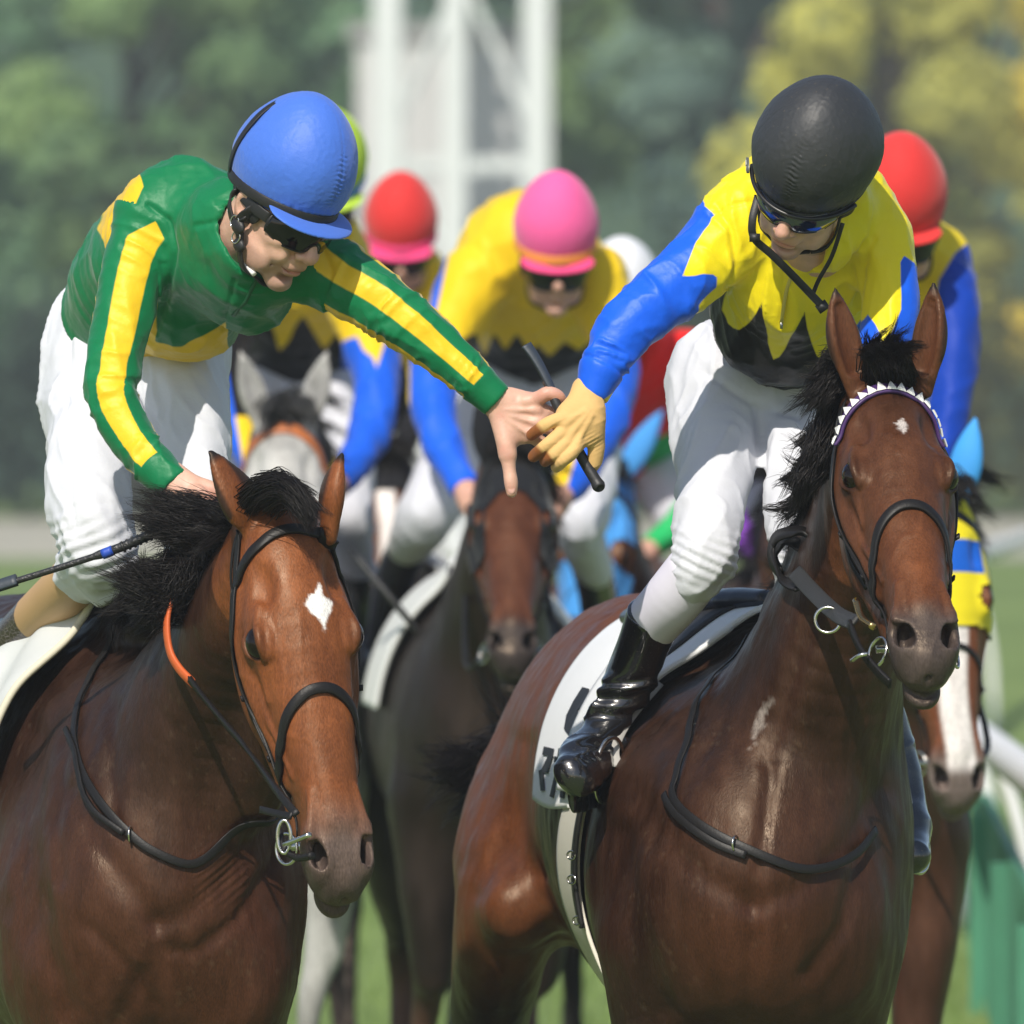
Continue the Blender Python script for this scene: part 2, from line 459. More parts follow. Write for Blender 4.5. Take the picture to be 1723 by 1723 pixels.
def silk(name, c0, c1=None, c2=None, rough=0.36, sat=0.5, w=0.0012):
    """satin whose colours meet along the zero lines of the point attributes m1 and m2"""
    m, nt, b = mat(name); b.inputs['Roughness'].default_value = rough; b.inputs['Specular IOR Level'].default_value = sat
    b.inputs['Sheen Weight'].default_value = 0.15; b.inputs['Sheen Roughness'].default_value = 0.4
    n, bp, src = noise_bump(nt, b, 38, 0.3, 0.006, 5)
    fine = nd(nt, 'ShaderNodeTexNoise'); fine.inputs['Scale'].default_value = 900; fine.inputs['Detail'].default_value = 1
    nt.links.new(src, fine.inputs['Vector'])
    bp2 = nd(nt, 'ShaderNodeBump'); bp2.inputs['Strength'].default_value = 0.12; bp2.inputs['Distance'].default_value = 0.0004
    nt.links.new(fine.outputs[0], bp2.inputs['Height']); nt.links.new(bp.outputs[0], bp2.inputs['Normal']); nt.links.new(bp2.outputs[0], b.inputs['Normal'])
    mx = vary(nt, b, c0, 14, 0.06, src); cur = mx.outputs['Result']
    for k, c in (('m1', c1), ('m2', c2)):
        if c is None: continue
        at = nd(nt, 'ShaderNodeAttribute', attribute_name=k)
        mr = nd(nt, 'ShaderNodeMapRange'); mr.inputs['From Min'].default_value = -w; mr.inputs['From Max'].default_value = w
        nt.links.new(at.outputs['Fac'], mr.inputs['Value'])
        x = nd(nt, 'ShaderNodeMix', data_type='RGBA'); nt.links.new(mr.outputs[0], x.inputs['Factor']); nt.links.new(cur, x.inputs['A']); x.inputs['B'].default_value = rgb(c)
        cur = x.outputs['Result']
    nt.links.new(cur, b.inputs['Base Color'])
    tn = nd(nt, 'ShaderNodeMix', data_type='RGBA'); tn.inputs['Factor'].default_value = 0.42; nt.links.new(cur, tn.inputs['A']); tn.inputs['B'].default_value = (1, 1, 1, 1); nt.links.new(tn.outputs['Result'], b.inputs['Specular Tint'])
    return m
def coat_mat(name, rough=0.40, spec=0.30, amt=0.5):
    """horse coat: colour from the point attribute col, short-hair bump"""
    m, nt, b = mat(name); b.inputs['Specular IOR Level'].default_value = spec; b.inputs['Specular Tint'].default_value = (1.0, 0.80, 0.62, 1)
    tc = nd(nt, 'ShaderNodeTexCoord'); mp = nd(nt, 'ShaderNodeMapping'); mp.inputs['Scale'].default_value = (1, 1, 0.3); nt.links.new(tc.outputs['Object'], mp.inputs[0])
    n1 = nd(nt, 'ShaderNodeTexNoise'); n1.inputs['Scale'].default_value = 420; n1.inputs['Detail'].default_value = 2; nt.links.new(mp.outputs[0], n1.inputs['Vector'])
    n2 = nd(nt, 'ShaderNodeTexNoise'); n2.inputs['Scale'].default_value = 26; n2.inputs['Detail'].default_value = 6; n2.inputs['Roughness'].default_value = 0.6; nt.links.new(mp.outputs[0], n2.inputs['Vector'])
    b1 = nd(nt, 'ShaderNodeBump'); b1.inputs['Strength'].default_value = 0.35; b1.inputs['Distance'].default_value = 0.0012; nt.links.new(n1.outputs[0], b1.inputs['Height'])
    b2 = nd(nt, 'ShaderNodeBump'); b2.inputs['Strength'].default_value = 0.5; b2.inputs['Distance'].default_value = 0.006; nt.links.new(n2.outputs[0], b2.inputs['Height'])
    nt.links.new(b2.outputs[0], b1.inputs['Normal']); nt.links.new(b1.outputs[0], b.inputs['Normal'])
    at = nd(nt, 'ShaderNodeAttribute', attribute_name='col')
    ad = nd(nt, 'ShaderNodeMath', operation='ADD'); nt.links.new(n1.outputs[0], ad.inputs[0]); nt.links.new(n2.outputs[0], ad.inputs[1])
    mr = nd(nt, 'ShaderNodeMapRange'); mr.inputs['From Min'].default_value = 0.6; mr.inputs['From Max'].default_value = 1.4; mr.inputs['To Min'].default_value = 1 - amt; mr.inputs['To Max'].default_value = 1 + amt
    nt.links.new(ad.outputs[0], mr.inputs['Value'])
    vm = nd(nt, 'ShaderNodeVectorMath', operation='SCALE'); nt.links.new(at.outputs['Vector'], vm.inputs[0]); nt.links.new(mr.outputs[0], vm.inputs['Scale'])
    nt.links.new(vm.outputs[0], b.inputs['Base Color'])
    r = nd(nt, 'ShaderNodeMapRange'); r.inputs['From Min'].default_value = 0.3; r.inputs['From Max'].default_value = 0.7; r.inputs['To Min'].default_value = rough - 0.12; r.inputs['To Max'].default_value = rough + 0.2; nt.links.new(n2.outputs[0], r.inputs['Value']); nt.links.new(r.outputs[0], b.inputs['Roughness'])
    return m
M_COAT = coat_mat('horse coat')
M_HAIR = plain('black horse hair', (0.010, 0.008, 0.008), 0.42, spec=0.24, bump=0, amt=0.3)
M_LEATHER = plain('black bridle leather', (0.010, 0.009, 0.009), 0.45, spec=0.25, bump=0.25, scale=300, amt=0.3)
M_STEEL = plain('polished steel', (0.62, 0.6, 0.56), 0.22, metal=1, bump=0.05, scale=90)
M_SKIN = None
def skin_mat():
    m, nt, b = mat('skin'); b.inputs['Roughness'].default_value = 0.5
    b.inputs['Subsurface Weight'].default_value = 0.12; b.inputs['Subsurface Radius'].default_value = (0.01, 0.004, 0.002)
    n, bp, src = noise_bump(nt, b, 230, 0.45, 0.0010, 5)
    mx = vary(nt, b, (0.62, 0.37, 0.275), 60, 0.22, src)
    at = nd(nt, 'ShaderNodeAttribute', attribute_name='m1')     # redder skin at knuckles, lips, nose
    x = nd(nt, 'ShaderNodeMix', data_type='RGBA'); nt.links.new(at.outputs['Fac'], x.inputs['Factor']); nt.links.new(mx.outputs['Result'], x.inputs['A']); x.inputs['B'].default_value = (0.52, 0.17, 0.13, 1)
    at2 = nd(nt, 'ShaderNodeAttribute', attribute_name='m2')    # stubble
    y = nd(nt, 'ShaderNodeMix', data_type='RGBA'); nt.links.new(at2.outputs['Fac'], y.inputs['Factor']); nt.links.new(x.outputs['Result'], y.inputs['A']); y.inputs['B'].default_value = (0.24, 0.14, 0.11, 1)
    nt.links.new(y.outputs['Result'], b.inputs['Base Color']); return m
M_SKIN = skin_mat()
M_LENS = plain('black goggle lens', (0.004, 0.004, 0.005), 0.07, spec=0.45, bump=0)
M_BLACK = plain('black webbing', (0.012, 0.012, 0.013), 0.5, bump=0.2, scale=400)
# ------------------------------------------------------------------ horse parts
def head_frame(poll, pitch, yaw, roll, sc):
    B = np.array([[0, 1, 0], [0, 0, -1], [-1, 0, 0]], float)          # columns: down the nose, lateral, out of the face
    R = rot('Z', yaw) @ rot('Y', -roll) @ rot('X', -pitch) @ B
    return Fr(poll, R, 0.001 * sc)

def add_horse_head(s, F, flare=1.0, mouth=0.0):
    def e(c, r, k=12, sub=False, R=None):
        c = list(c)
        for sg in ((1, -1) if c[1] else (1,)):
            RR = F.R if R is None else F.R @ (R if sg > 0 else np.diag([1, -1, 1]) @ R @ np.diag([1, -1, 1]))
            s.ell(F.pt((c[0], c[1] * sg, c[2])), np.array(r) * F.s, RR, k * F.s, sub)
    def ch(pts, rad, k=12, sub=False, both=True, n=3):
        pts = np.array(pts, float); rad = np.array(rad, float)
        for sg in ((1, -1) if both else (1,)):
            s.chain(F.pts(pts * [1, sg, 1]), rad * F.s, uref=F.R[:, 1], k=k * F.s, sub=sub, n=n)
    ch([(-10, 0, -78), (80, 0, -72), (190, 0, -64), (290, 0, -62), (380, 0, -63), (460, 0, -64), (530, 0, -68), (575, 0, -74)],
       [(60, 66), (80, 84), (76, 82), (68, 70), (58, 60), (49, 52), (44, 48), (40, 42)], both=False, k=20)
    ch([(0, 0, -30), (90, 0, -26), (190, 0, -28), (300, 0, -30), (400, 0, -32), (500, 0, -38)], [(44, 26), (66, 40), (68, 44), (52, 34), (41, 26), (34, 24)], both=False, k=22)
    e((184, 58, -52), (64, 31, 42), 26)
    ch([(110, 74, -58), (180, 86, -74), (250, 80, -84), (340, 64, -88), (420, 48, -84)], [10, 12, 14, 12, 7], 18)
    e((200, 44, -146), (108, 30, 90), 26)
    ch([(160, 42, -190), (290, 34, -182), (410, 24, -150), (545, 17, -124)], [(22, 26), (22, 28), (21, 26), (20, 22)], 24)
    ch([(200, 0, -150), (320, 0, -140), (450, 0, -120), (540, 0, -110)], [(36, 60), (34, 52), (30, 40), (28, 30)], 24, both=False)
    e((540, 0, -80), (62, 44, 44), 26)
    e((588, 0, -88), (30, 35, 34), 20)
    e((592, 0, -130 - mouth), (36, 29, 22), 11)
    e((544, 32, -52), (44, 19, 26), 16)
    e((552, 36, -66), (40, 15, 34), 16)
    # nostrils
    ch([(522, 49 * flare, -34), (540, 47 * flare, -30), (560, 38, -36), (578, 27, -54)], [(6, 7), (12 * flare, 13 * flare), (13 * flare, 15 * flare), (7, 8)], 5, sub=True, n=4)
    e((552, 32, -52), (28, 11 * flare, 20 * flare), 8, True)
    ch([(512, 50, -34), (526, 51, -52), (548, 50, -62), (570, 42, -66)], [4, 6, 6, 4], 9)
    ch([(505, 40, -108), (560, 38, -111), (600, 28, -112), (622, 0, -113)], [3, 4.5, 5.5, 5.5], 6, sub=True)
    ch([(590, 0, -52), (622, 0, -78), (628, 0, -96)], [3, 3.5, 2], 9, sub=True, both=False)
    ch([(598, 20, -60), (612, 22, -84)], [5, 5], 8)
    e((118, 58, -2), (30, 13, 11), 24, True)
    e((340, 70, -122), (60, 13, 22), 30, True)
    for z, w in ((30, 3), (37, 2.5)): ch([(455, z, -22), (500, z + 8, -26), (528, z + 14, -30)], [w, w + 1, w], 10)
    s_eye = [s.ell(F.pt((204, 92 * g_, -4)), np.array([29, 20, 22]) * F.s, F.R @ rot('X', 40 * g_), 8 * F.s, True) for g_ in (1, -1)]
    e((204, 63, -10), (33, 13, 15), 8)
    # eyelids
    ch([(174, 71, -13), (187, 77, -2), (205, 80, 1.5), (222, 78, -3), (235, 72, -15)], [4, 5.2, 5.8, 5.2, 4], 6)
    ch([(178, 84, -34), (192, 92, -38), (207, 93, -39), (221, 88, -36), (234, 74, -26)], [3, 4, 4.5, 4, 3], 5)
    ch([(150, 66, -10), (178, 76, -8), (208, 78, -8), (228, 70, -12)], [4, 5, 5, 4], 12)
    ch([(236, 74, -36), (262, 70, -44), (290, 68, -50)], [4, 4, 2], 12)
    # raised veins down the cheek
    ch([(250, 78, -66), (300, 70, -72), (350, 64, -60), (420, 52, -50)], [3, 3.5, 3, 2.5], 9)

def add_ear(s, base, tip, w, bend=(0, 0, 0), face=(0, -1, 0), k=0.012, depth=0.55, hollow=True):
    base = np.asarray(base, float); tip = np.asarray(tip, float); bend = np.asarray(bend, float); face = unit(face)
    t = np.array([-0.12, 0.12, 0.34, 0.56, 0.8, 1.0]); ww = np.array([0.62, 0.8, 1.0, 0.93, 0.55, 0.07]) * w
    C = base + (tip - base) * t[:, None] + bend * (np.sin(np.clip(t, 0, 1) * math.pi))[:, None]
    s.chain(C, np.stack([ww, ww * depth], 1), ref=face, k=k, n=4)
    if hollow:
        C2 = C[1:-1] + face * (ww[1:-1] * depth * 0.95)[:, None]
        s.chain(C2, np.stack([ww[1:-1] * 0.62, ww[1:-1] * depth * 0.75], 1), ref=face, k=0.006, sub=True, n=4)

def pxchain(rows, spline=None):
    """rows (px, py, y, a[, b]) in picture units -> points and radii in metres"""
    pts = np.array([P(r[0], r[1], r[2]) for r in rows])
    rad = np.array([[r[3] * S(r[2]), (r[4] if len(r) > 4 else r[3]) * S(r[2])] for r in rows])
    return pts, rad

def add_pxchain(s, rows, k=0.02, **kw):
    p, r = pxchain(rows); s.chain(p, r, k=k, **kw)
def add_pxell(s, px, py, y, r, k=0.02, sub=False, rotdeg=0):
    R = rot('Y', rotdeg); s.ell(P(px, py, y), np.array([r[0], r[1], r[2]]) * S(y), R, k, sub)     # r: across, depth, up

def to_ground(s, px, y, z0, rads, k=0.02, bend=0.03):
    """a horse's leg below the knee, from height z0 down to the turf"""
    x = (px - 861.5) * S(y); zs = [z0, z0 * 0.55, z0 * 0.5, 0.16, 0.07]
    pts = [(x, y, z0), (x, y + bend, zs[1]), (x, y + bend, zs[2]), (x, y + 0.03, 0.15), (x, y - 0.03, 0.05)]
    s.chain(pts, rads, k=k, n=3)

def strap_px(s, rows, w, t=0.004, off=0.001, snap=True, n=8, closed=False, it=7):
    """ribbon through picture rows (px, py, y), laid on the surface of s"""
    Q = np.array([P(*r[:3]) for r in rows])
    return strap_w(s, Q, w, t, off, snap, n, closed, it)
def strap_w(s, Q, w, t=0.004, off=0.001, snap=True, n=8, closed=False, it=7):
    Q = resample(Q, n)
    if snap:
        V, N = s.snap(Q, off, it)
        for _ in range(2): V[1:-1] = V[1:-1] * 0.5 + (V[:-2] + V[2:]) * 0.25
    else:
        V = Q; N = s.nrm(Q) if s is not None else np.tile([0.0, -1, 0], (len(Q), 1))
    for _ in range(3): N[1:-1] = N[1:-1] * 0.5 + (N[:-2] + N[2:]) * 0.25
    N /= np.linalg.norm(N, axis=1, keepdims=True)
    return ribbon(V, N, w, t)
def ring(c, R, r, t, seg=28, sq=1.0):
    a = np.linspace(0, 2 * math.pi, seg, endpoint=False)
    Q = np.asarray(c) + r * (np.cos(a)[:, None] * np.asarray(R)[:, 0] + sq * np.sin(a)[:, None] * np.asarray(R)[:, 1])
    return tube(Q, t, 8, up=np.asarray(R)[:, 2], closed=True)

def drape(s, grid_px, off, th, nu=40, nv=30, it=8, ripple=0.0):
    """cloth laid on s: grid_px[i][j] = (px, py, y) control points, refined and snapped"""
    G = np.array([[P(*c) for c in row] for row in grid_px]); a, b = G.shape[:2]
    G = np.array([resample(row, max(1, nv // (b - 1))) for row in G]); G = np.array([resample(G[:, j], max(1, nu // (a - 1))) for j in range(G.shape[1])]).transpose(1, 0, 2)
    sh = G.shape; V, N = s.snap(G.reshape(-1, 3), off, it)
    if ripple:
        V = V + N * (ripple * (fbm(V * [9, 9, 5], 5, 2) + 0.6))[:, None]
    V = V.reshape(sh); N = N.reshape(sh)
    for _ in range(3):
        V[1:-1, 1:-1] = 0.5 * V[1:-1, 1:-1] + 0.125 * (V[2:, 1:-1] + V[:-2, 1:-1] + V[1:-1, 2:] + V[1:-1, :-2])
    return V, N
def uv_pt(G, N, u, v, off):
    nu, nv = G.shape[:2]; x = np.clip(u * (nu - 1), 0, nu - 1.001); y = np.clip(v * (nv - 1), 0, nv - 1.001); i = int(x); j = int(y); fx = x - i; fy = y - j
    g = lambda A: A[i, j] * (1 - fx) * (1 - fy) + A[i + 1, j] * fx * (1 - fy) + A[i, j + 1] * (1 - fx) * fy + A[i + 1, j + 1] * fx * fy
    return g(G) + unit(g(N)) * off

def horse_mesh(s, fine, h1, h2, lo2=None, hi2=None):
    lo, hi = fine
    V1, F1 = mesh_sdf(s, h1, lo, hi)
    a = np.asarray(lo) + h2 * 1.2; b = np.asarray(hi) - h2 * 1.2
    blo, bhi = s.bbox(); a = np.where(np.asarray(lo) <= blo, -99, a); b = np.where(np.asarray(hi) >= bhi, 99, b)
    V2, F2 = mesh_sdf(s, h2, lo2, hi2, clip=lambda C: ~((C > a) & (C < b)).all(1))
    out = np.maximum(np.asarray(lo) - V2, V2 - np.asarray(hi)).max(1); w = sstep(0.03, 0.15, out)[:, None]
    V2 = V2 * (1 - w) + smooth_mesh(V2, F2, 14) * w
    return join((V1, F1), (V2, F2))

def horse_extras(root, F, s, eye_col=(0.015, 0.007, 0.004), seg=24):
    m = plain('wet dark horse eye', (0.006, 0.003, 0.002), 0.1, spec=0.35, bump=0)
    for sg in (-1, 1):
        E = SDF(); E.ell(F.pt((204, 72.5 * sg, -21.5)), np.array([27, 23, 23]) * F.s, F.R, 0.001)
        V, Fc = mesh_sdf(E, 0.0035); obj('eye', V, Fc, m, root)

def lerp_col(C, c, m):
    return C * (1 - m[:, None]) + np.asarray(c) * m[:, None]

# ------------------------------------------------------------------ rider parts
def person_frame(c, yaw, pitch, roll, sc=1.0):
    B = np.array([[0, 1, 0], [-1, 0, 0], [0, 0, 1]], float)           # columns: forward, lateral, up
    return Fr(c, rot('Z', yaw) @ rot('X', pitch) @ rot('Y', roll) @ B, 0.001 * sc)

def add_head(s, F, smile=0.0):
    def e(c, r, k=10, sub=False, R=None):
        for sg in ((1, -1) if c[1] else (1,)):
            s.ell(F.pt((c[0], c[1] * sg, c[2])), np.array(r) * F.s, F.R if R is None else F.R @ R, k * F.s, sub)
    def ch(pts, rad, k=8, sub=False, both=False):
        for sg in ((1, -1) if both else (1,)):
            s.chain(F.pts(np.array(pts, float) * [1, sg, 1]), np.array(rad, float) * F.s, ref=F.R[:, 0], k=k * F.s, sub=sub, n=3)
    e((-6, 0, 38), (94, 74, 88)); e((34, 0, -18), (56, 60, 70), 24); e((26, 0, -62), (58, 50, 44), 24)
    e((70, 0, -96), (22, 25, 19), 16); e((36, 44, -66), (34, 14, 26), 20)
    ch([(86, 0, 26), (98, 0, 0), (112, 0, -22)], [7, 9, 11], 9); e((109, 0, -27), (13, 12, 10), 8); e((98, 13, -30), (11, 8, 8), 6)
    ch([(102, 8, -39), (106, 8, -33)], [3, 2], 2, sub=True, both=True)
    e((78, 0, 30), (18, 46, 13), 14); e((64, 42, -14), (26, 21, 20), 18)
    e((90, 30, 6), (15, 20, 12), 10, True)
    e((84, 0, -50), (16, 26, 14), 12)
    e((91, 0, -57), (9, 24, 6.5), 6); e((88, 0, -69), (9, 20, 7), 6)
    ch([(74, 30, -58 + smile), (88, 16, -62), (97, 0, -63), (88, -16, -62), (74, -30, -58 + smile)], [1.5, 2.2, 2.2, 2.2, 1.5], 4, sub=True)
    if smile:
        ch([(92, 17, -34), (80, 33, -48), (70, 38, -66)], [1.5, 2.5, 1.5], 7, sub=True, both=True)
        e((76, 37, -40), (18, 13, 15), 12)
    e((86, 0, -82), (14, 20, 5), 8, True)
    for sg in (1, -1):
        c = F.pt((-10, 76 * sg, -4)); RR = F.R @ rot('X', -14 * sg)
        s.ell(c, np.array([17, 7, 30]) * F.s, RR, 5 * F.s)
        s.ell(F.pt((-6, 83 * sg, 0)), np.array([9, 5, 17]) * F.s, RR, 4 * F.s, True)

def helmet_parts(root, F, m_dome, m_peak, band=None, c=(-14, 0, 72), r=(124, 104, 109), h=0.003, peak=(74, 0, 8), prad=(70, 84, 8), seam=True, button=True, cut=8):
    s = SDF(); s.ell(F.pt(c), np.array(r) * F.s, F.R, 0.001)
    s.ell(F.pt((c[0] + 2, 0, c[2] + 14)), np.array([r[0] * .985, r[1] * .985, r[2] * .96]) * F.s, F.R, 0.01)
    n = F.R[:, 2] + 0.05 * F.R[:, 0]; n = unit(n); o = F.pt((0, 0, cut)); big = 0.4
    lo, hi = s.bbox(); lo = lo - 0.1; hi = hi + 0.1
    hs = lambda x, y, z: (x - o[0]) * n[0] + (y - o[1]) * n[1] + (z - o[2]) * n[2]
    s.ops.append(('f', hs, lo, hi, 0.006, True))
    s.ell(F.pt((c[0], 0, c[2] - 4)), np.array([r[0] - 12, r[1] - 12, r[2] - 10]) * F.s, F.R, 0.003, True)
    V, Fc = mesh_sdf(s, h, lo + 0.1, hi - 0.1)
    V = smooth_mesh(V, Fc, 2)
    L = F.inv(V); t = np.clip((L[:, 2] - c[2]) / r[2], -1, 1.1); up = np.clip(t, 0, 1.1)
    L[:, 0] = c[0] + (L[:, 0] - c[0]) * (1.01 - 0.10 * up ** 1.5) + 5 * up; L[:, 1] *= 1.01 - 0.12 * up ** 1.5; L[:, 2] += 9 * up ** 2
    V = F.pts(L); N = vnormals(V, Fc)
    az0 = np.arctan2(L[:, 1], L[:, 0]); V = V + N * (0.0009 * np.sin(az0 * 46 + 3 * vnoise(L * 0.03, 2)) * np.exp(-((L[:, 2] - cut - 8) / 13) ** 2) + 0.0007 * fold_noise(L * 0.02, [0, 0, 1], 4, 1, 6))[:, None]
    if seam:
        top = (L[:, 2] > cut + 22)
        g = np.exp(-(L[:, 1] / 2.2) ** 2); w = np.exp(-((L[:, 1] - 3 * np.sin(L[:, 2] * 0.09)) / 10) ** 2) * sstep(cut + 20, cut + 50, L[:, 2]) * sstep(175, 130, L[:, 2]) * (L[:, 0] > 0)
        d = -0.7 * g * top + w * 1.7 * np.sin(L[:, 2] * 0.85 + 1.2 * np.sin(L[:, 1] * 0.25) + vnoise(L * 0.05, 3) * 3)
        az = np.arctan2(L[:, 1], L[:, 0])
        for a0 in (1.05, -1.05, 2.1, -2.1): d -= 0.5 * np.exp(-((az - a0) / 0.018) ** 2) * top
        d += 1.4 * vnoise(L * [0.02, 0.02, 0.02], 8)
        V = V + N * (d * 0.001)[:, None]
    o_ = obj('helmet', V, Fc, m_dome, root)
    # rolled rim
    a = np.linspace(0, 2 * math.pi, 64, endpoint=False); zc = cut + 3
    kz = math.sqrt(max(0, 1 - ((zc - c[2]) / r[2]) ** 2))
    rim = F.pts(np.stack([c[0] + r[0] * kz * np.cos(a), r[1] * kz * np.sin(a), zc - 0.05 * (c[0] + r[0] * kz * np.cos(a))], 1))
    Vt, Ft = tube(rim, 3.2 * F.s, 8, up=F.R[:, 2], closed=True); obj('rim_piping', Vt, Ft, m_dome, o_)
    if m_peak is not None:
        p = SDF(); tilt = rot('Y', 12)
        p.ell(F.pt(peak), np.array(prad) * F.s, F.R @ tilt, 0.001)
        p.ell(F.pt((c[0] - 4, 0, c[2] - 30)), np.array([r[0] - 8, r[1] - 8, r[2]]) * F.s, F.R, 0.003, True)
        Vp, Fp = mesh_sdf(p, h * 0.8); obj('peak', Vp, Fp, m_peak, o_)
    if band is not None:
        mb, z0, w = band
        kz = math.sqrt(max(0, 1 - ((z0 - c[2]) / r[2]) ** 2))
        x = c[0] + (r[0] * kz * 1.01 + 3) * np.cos(a); y = (r[1] * kz * 1.01 + 3) * np.sin(a)
        Q = F.pts(np.stack([x, y, z0 - 0.04 * x], 1)); Nn = F.pts(np.stack([x * 2 - c[0], y * 2, z0 + 0 * x], 1)) - F.pts(np.stack([x, y, z0 + 0 * x], 1)); Nn /= np.linalg.norm(Nn, axis=1, keepdims=True)
        Vb, Fb = ribbon(Q, Nn, w * F.s * 1000, 0.0025, closed=True); obj('helmet_band', Vb, Fb, mb, o_)
    if button:
        b = SDF(); b.ell(F.pt((c[0] + 14, 0, c[2] + r[2] + 9)), np.array([9, 9, 5]) * F.s, F.R, 0.001); b.ops[-1] = b.ops[-1]; Vb, Fb = mesh_sdf(b, 0.0015); obj('helmet_button', Vb, Fb, m_dome, o_)
    return o_

def goggles_parts(root, F, c=(16, 0, 8), up=22, dn=22, lens=None):
    up = min(up, 18)
    az = np.radians(np.linspace(-66, 66, 41)); v = np.linspace(-1, 1, 13)
    A, Vv = np.meshgrid(az, v, indexing='ij')
    dnn = dn * (1 - 0.62 * np.exp(-(A / 0.16) ** 2)) * (1 - 0.35 * sstep(0.75, 1.15, np.abs(A)))
    z = np.where(Vv > 0, Vv * up * (1 - 0.3 * sstep(0.75, 1.15, np.abs(A))), Vv * dnn)
    bul = 4 * (1 - Vv ** 2)
    L = np.stack([c[0] + (88 + bul) * np.cos(A), (75 + bul) * np.sin(A), c[2] + z], 2)
    N = np.stack([np.cos(A), np.sin(A), 0.15 * Vv], 2)
    G = F.pts(L.reshape(-1, 3)).reshape(L.shape); Nn = (N.reshape(-1, 3) @ F.R.T).reshape(N.shape); Nn /= np.linalg.norm(Nn, axis=2, keepdims=True)
    V, Fc = slab(G, Nn, 0.003); o = obj('goggles', V, Fc, lens or M_LENS, root)
    edge = np.vstack([G[:, 0], G[-1, 1:-1], G[::-1, -1], G[0, -2:0:-1]])
    V, Fc = tube(edge, 0.0034, 8, up=F.R[:, 0], closed=True); obj('goggle_frame', V, Fc, M_BLACK, o)
    a = np.radians(np.linspace(60, 300, 50)); Q = F.pts(np.stack([c[0] - 12 + 96 * np.cos(a), 82 * np.sin(a), c[2] + 6 + 0 * a], 1))
    Nn = np.stack([np.cos(a), np.sin(a), 0 * a], 1) @ F.R.T
    V, Fc = ribbon(Q, Nn, 0.019 * F.s * 1000, 0.002); obj('goggle_strap', V, Fc, M_BLACK, o)
    return o

def fold_noise(V, d, fa, fl, seed):
    """ridged creases running along direction d: fa cycles per metre across, fl along"""
    d = unit(d); t = V @ d; q = V - t[:, None] * d
    p = q * fa + (t * fl)[:, None] * d + 0.6 * vnoise(V * 7, seed + 9)[:, None]
    r = 1 - np.abs(vnoise(p, seed)); return np.clip(r, 0, 1) ** 3 - 0.45

def mesh_join_regions(s, h, regs):
    """coarse core plus fine boxes of one field, joined"""
    parts = []
    def cl(C):
        m = np.ones(len(C), bool)
        for lo, hi, hh in regs: m &= ~((C > np.asarray(lo) + h * 1.1) & (C < np.asarray(hi) - h * 1.1)).all(1)
        return m
    parts.append(mesh_sdf(s, h, clip=cl))
    for lo, hi, hh in regs: parts.append(mesh_sdf(s, hh, lo, hi))
    return join(*parts)
def pxbox(x0, y0, x1, y1, ya, yb):
    pts = np.array([P(x, y, d) for x in (x0, x1) for y in (y0, y1) for d in (ya, yb)]); return pts.min(0), pts.max(0)

def groove(V, N, px, poly, depth, width, ymax=0.4):
    """press a line drawn over the front of the body into the surface (width in picture units)"""
    Q = np.asarray(poly, float); d = np.full(len(px), 1e9)
    for i in range(len(Q) - 1):
        e = Q[i + 1] - Q[i]; t = np.clip(((px - Q[i]) @ e) / (e @ e), 0, 1); d = np.minimum(d, np.linalg.norm(px - Q[i] - t[:, None] * e, axis=1))
    return V - N * (depth * np.exp(-(d / width) ** 2) * (V[:, 1] < ymax))[:, None]
# ------------------------------------------------------------------ the two horses in front
BAY = np.array([0.165, 0.052, 0.017]); BAY_D = np.array([0.021, 0.0092, 0.0058]); MUZ = np.array([0.045, 0.036, 0.033]); BLK = np.array([0.012, 0.010, 0.010])

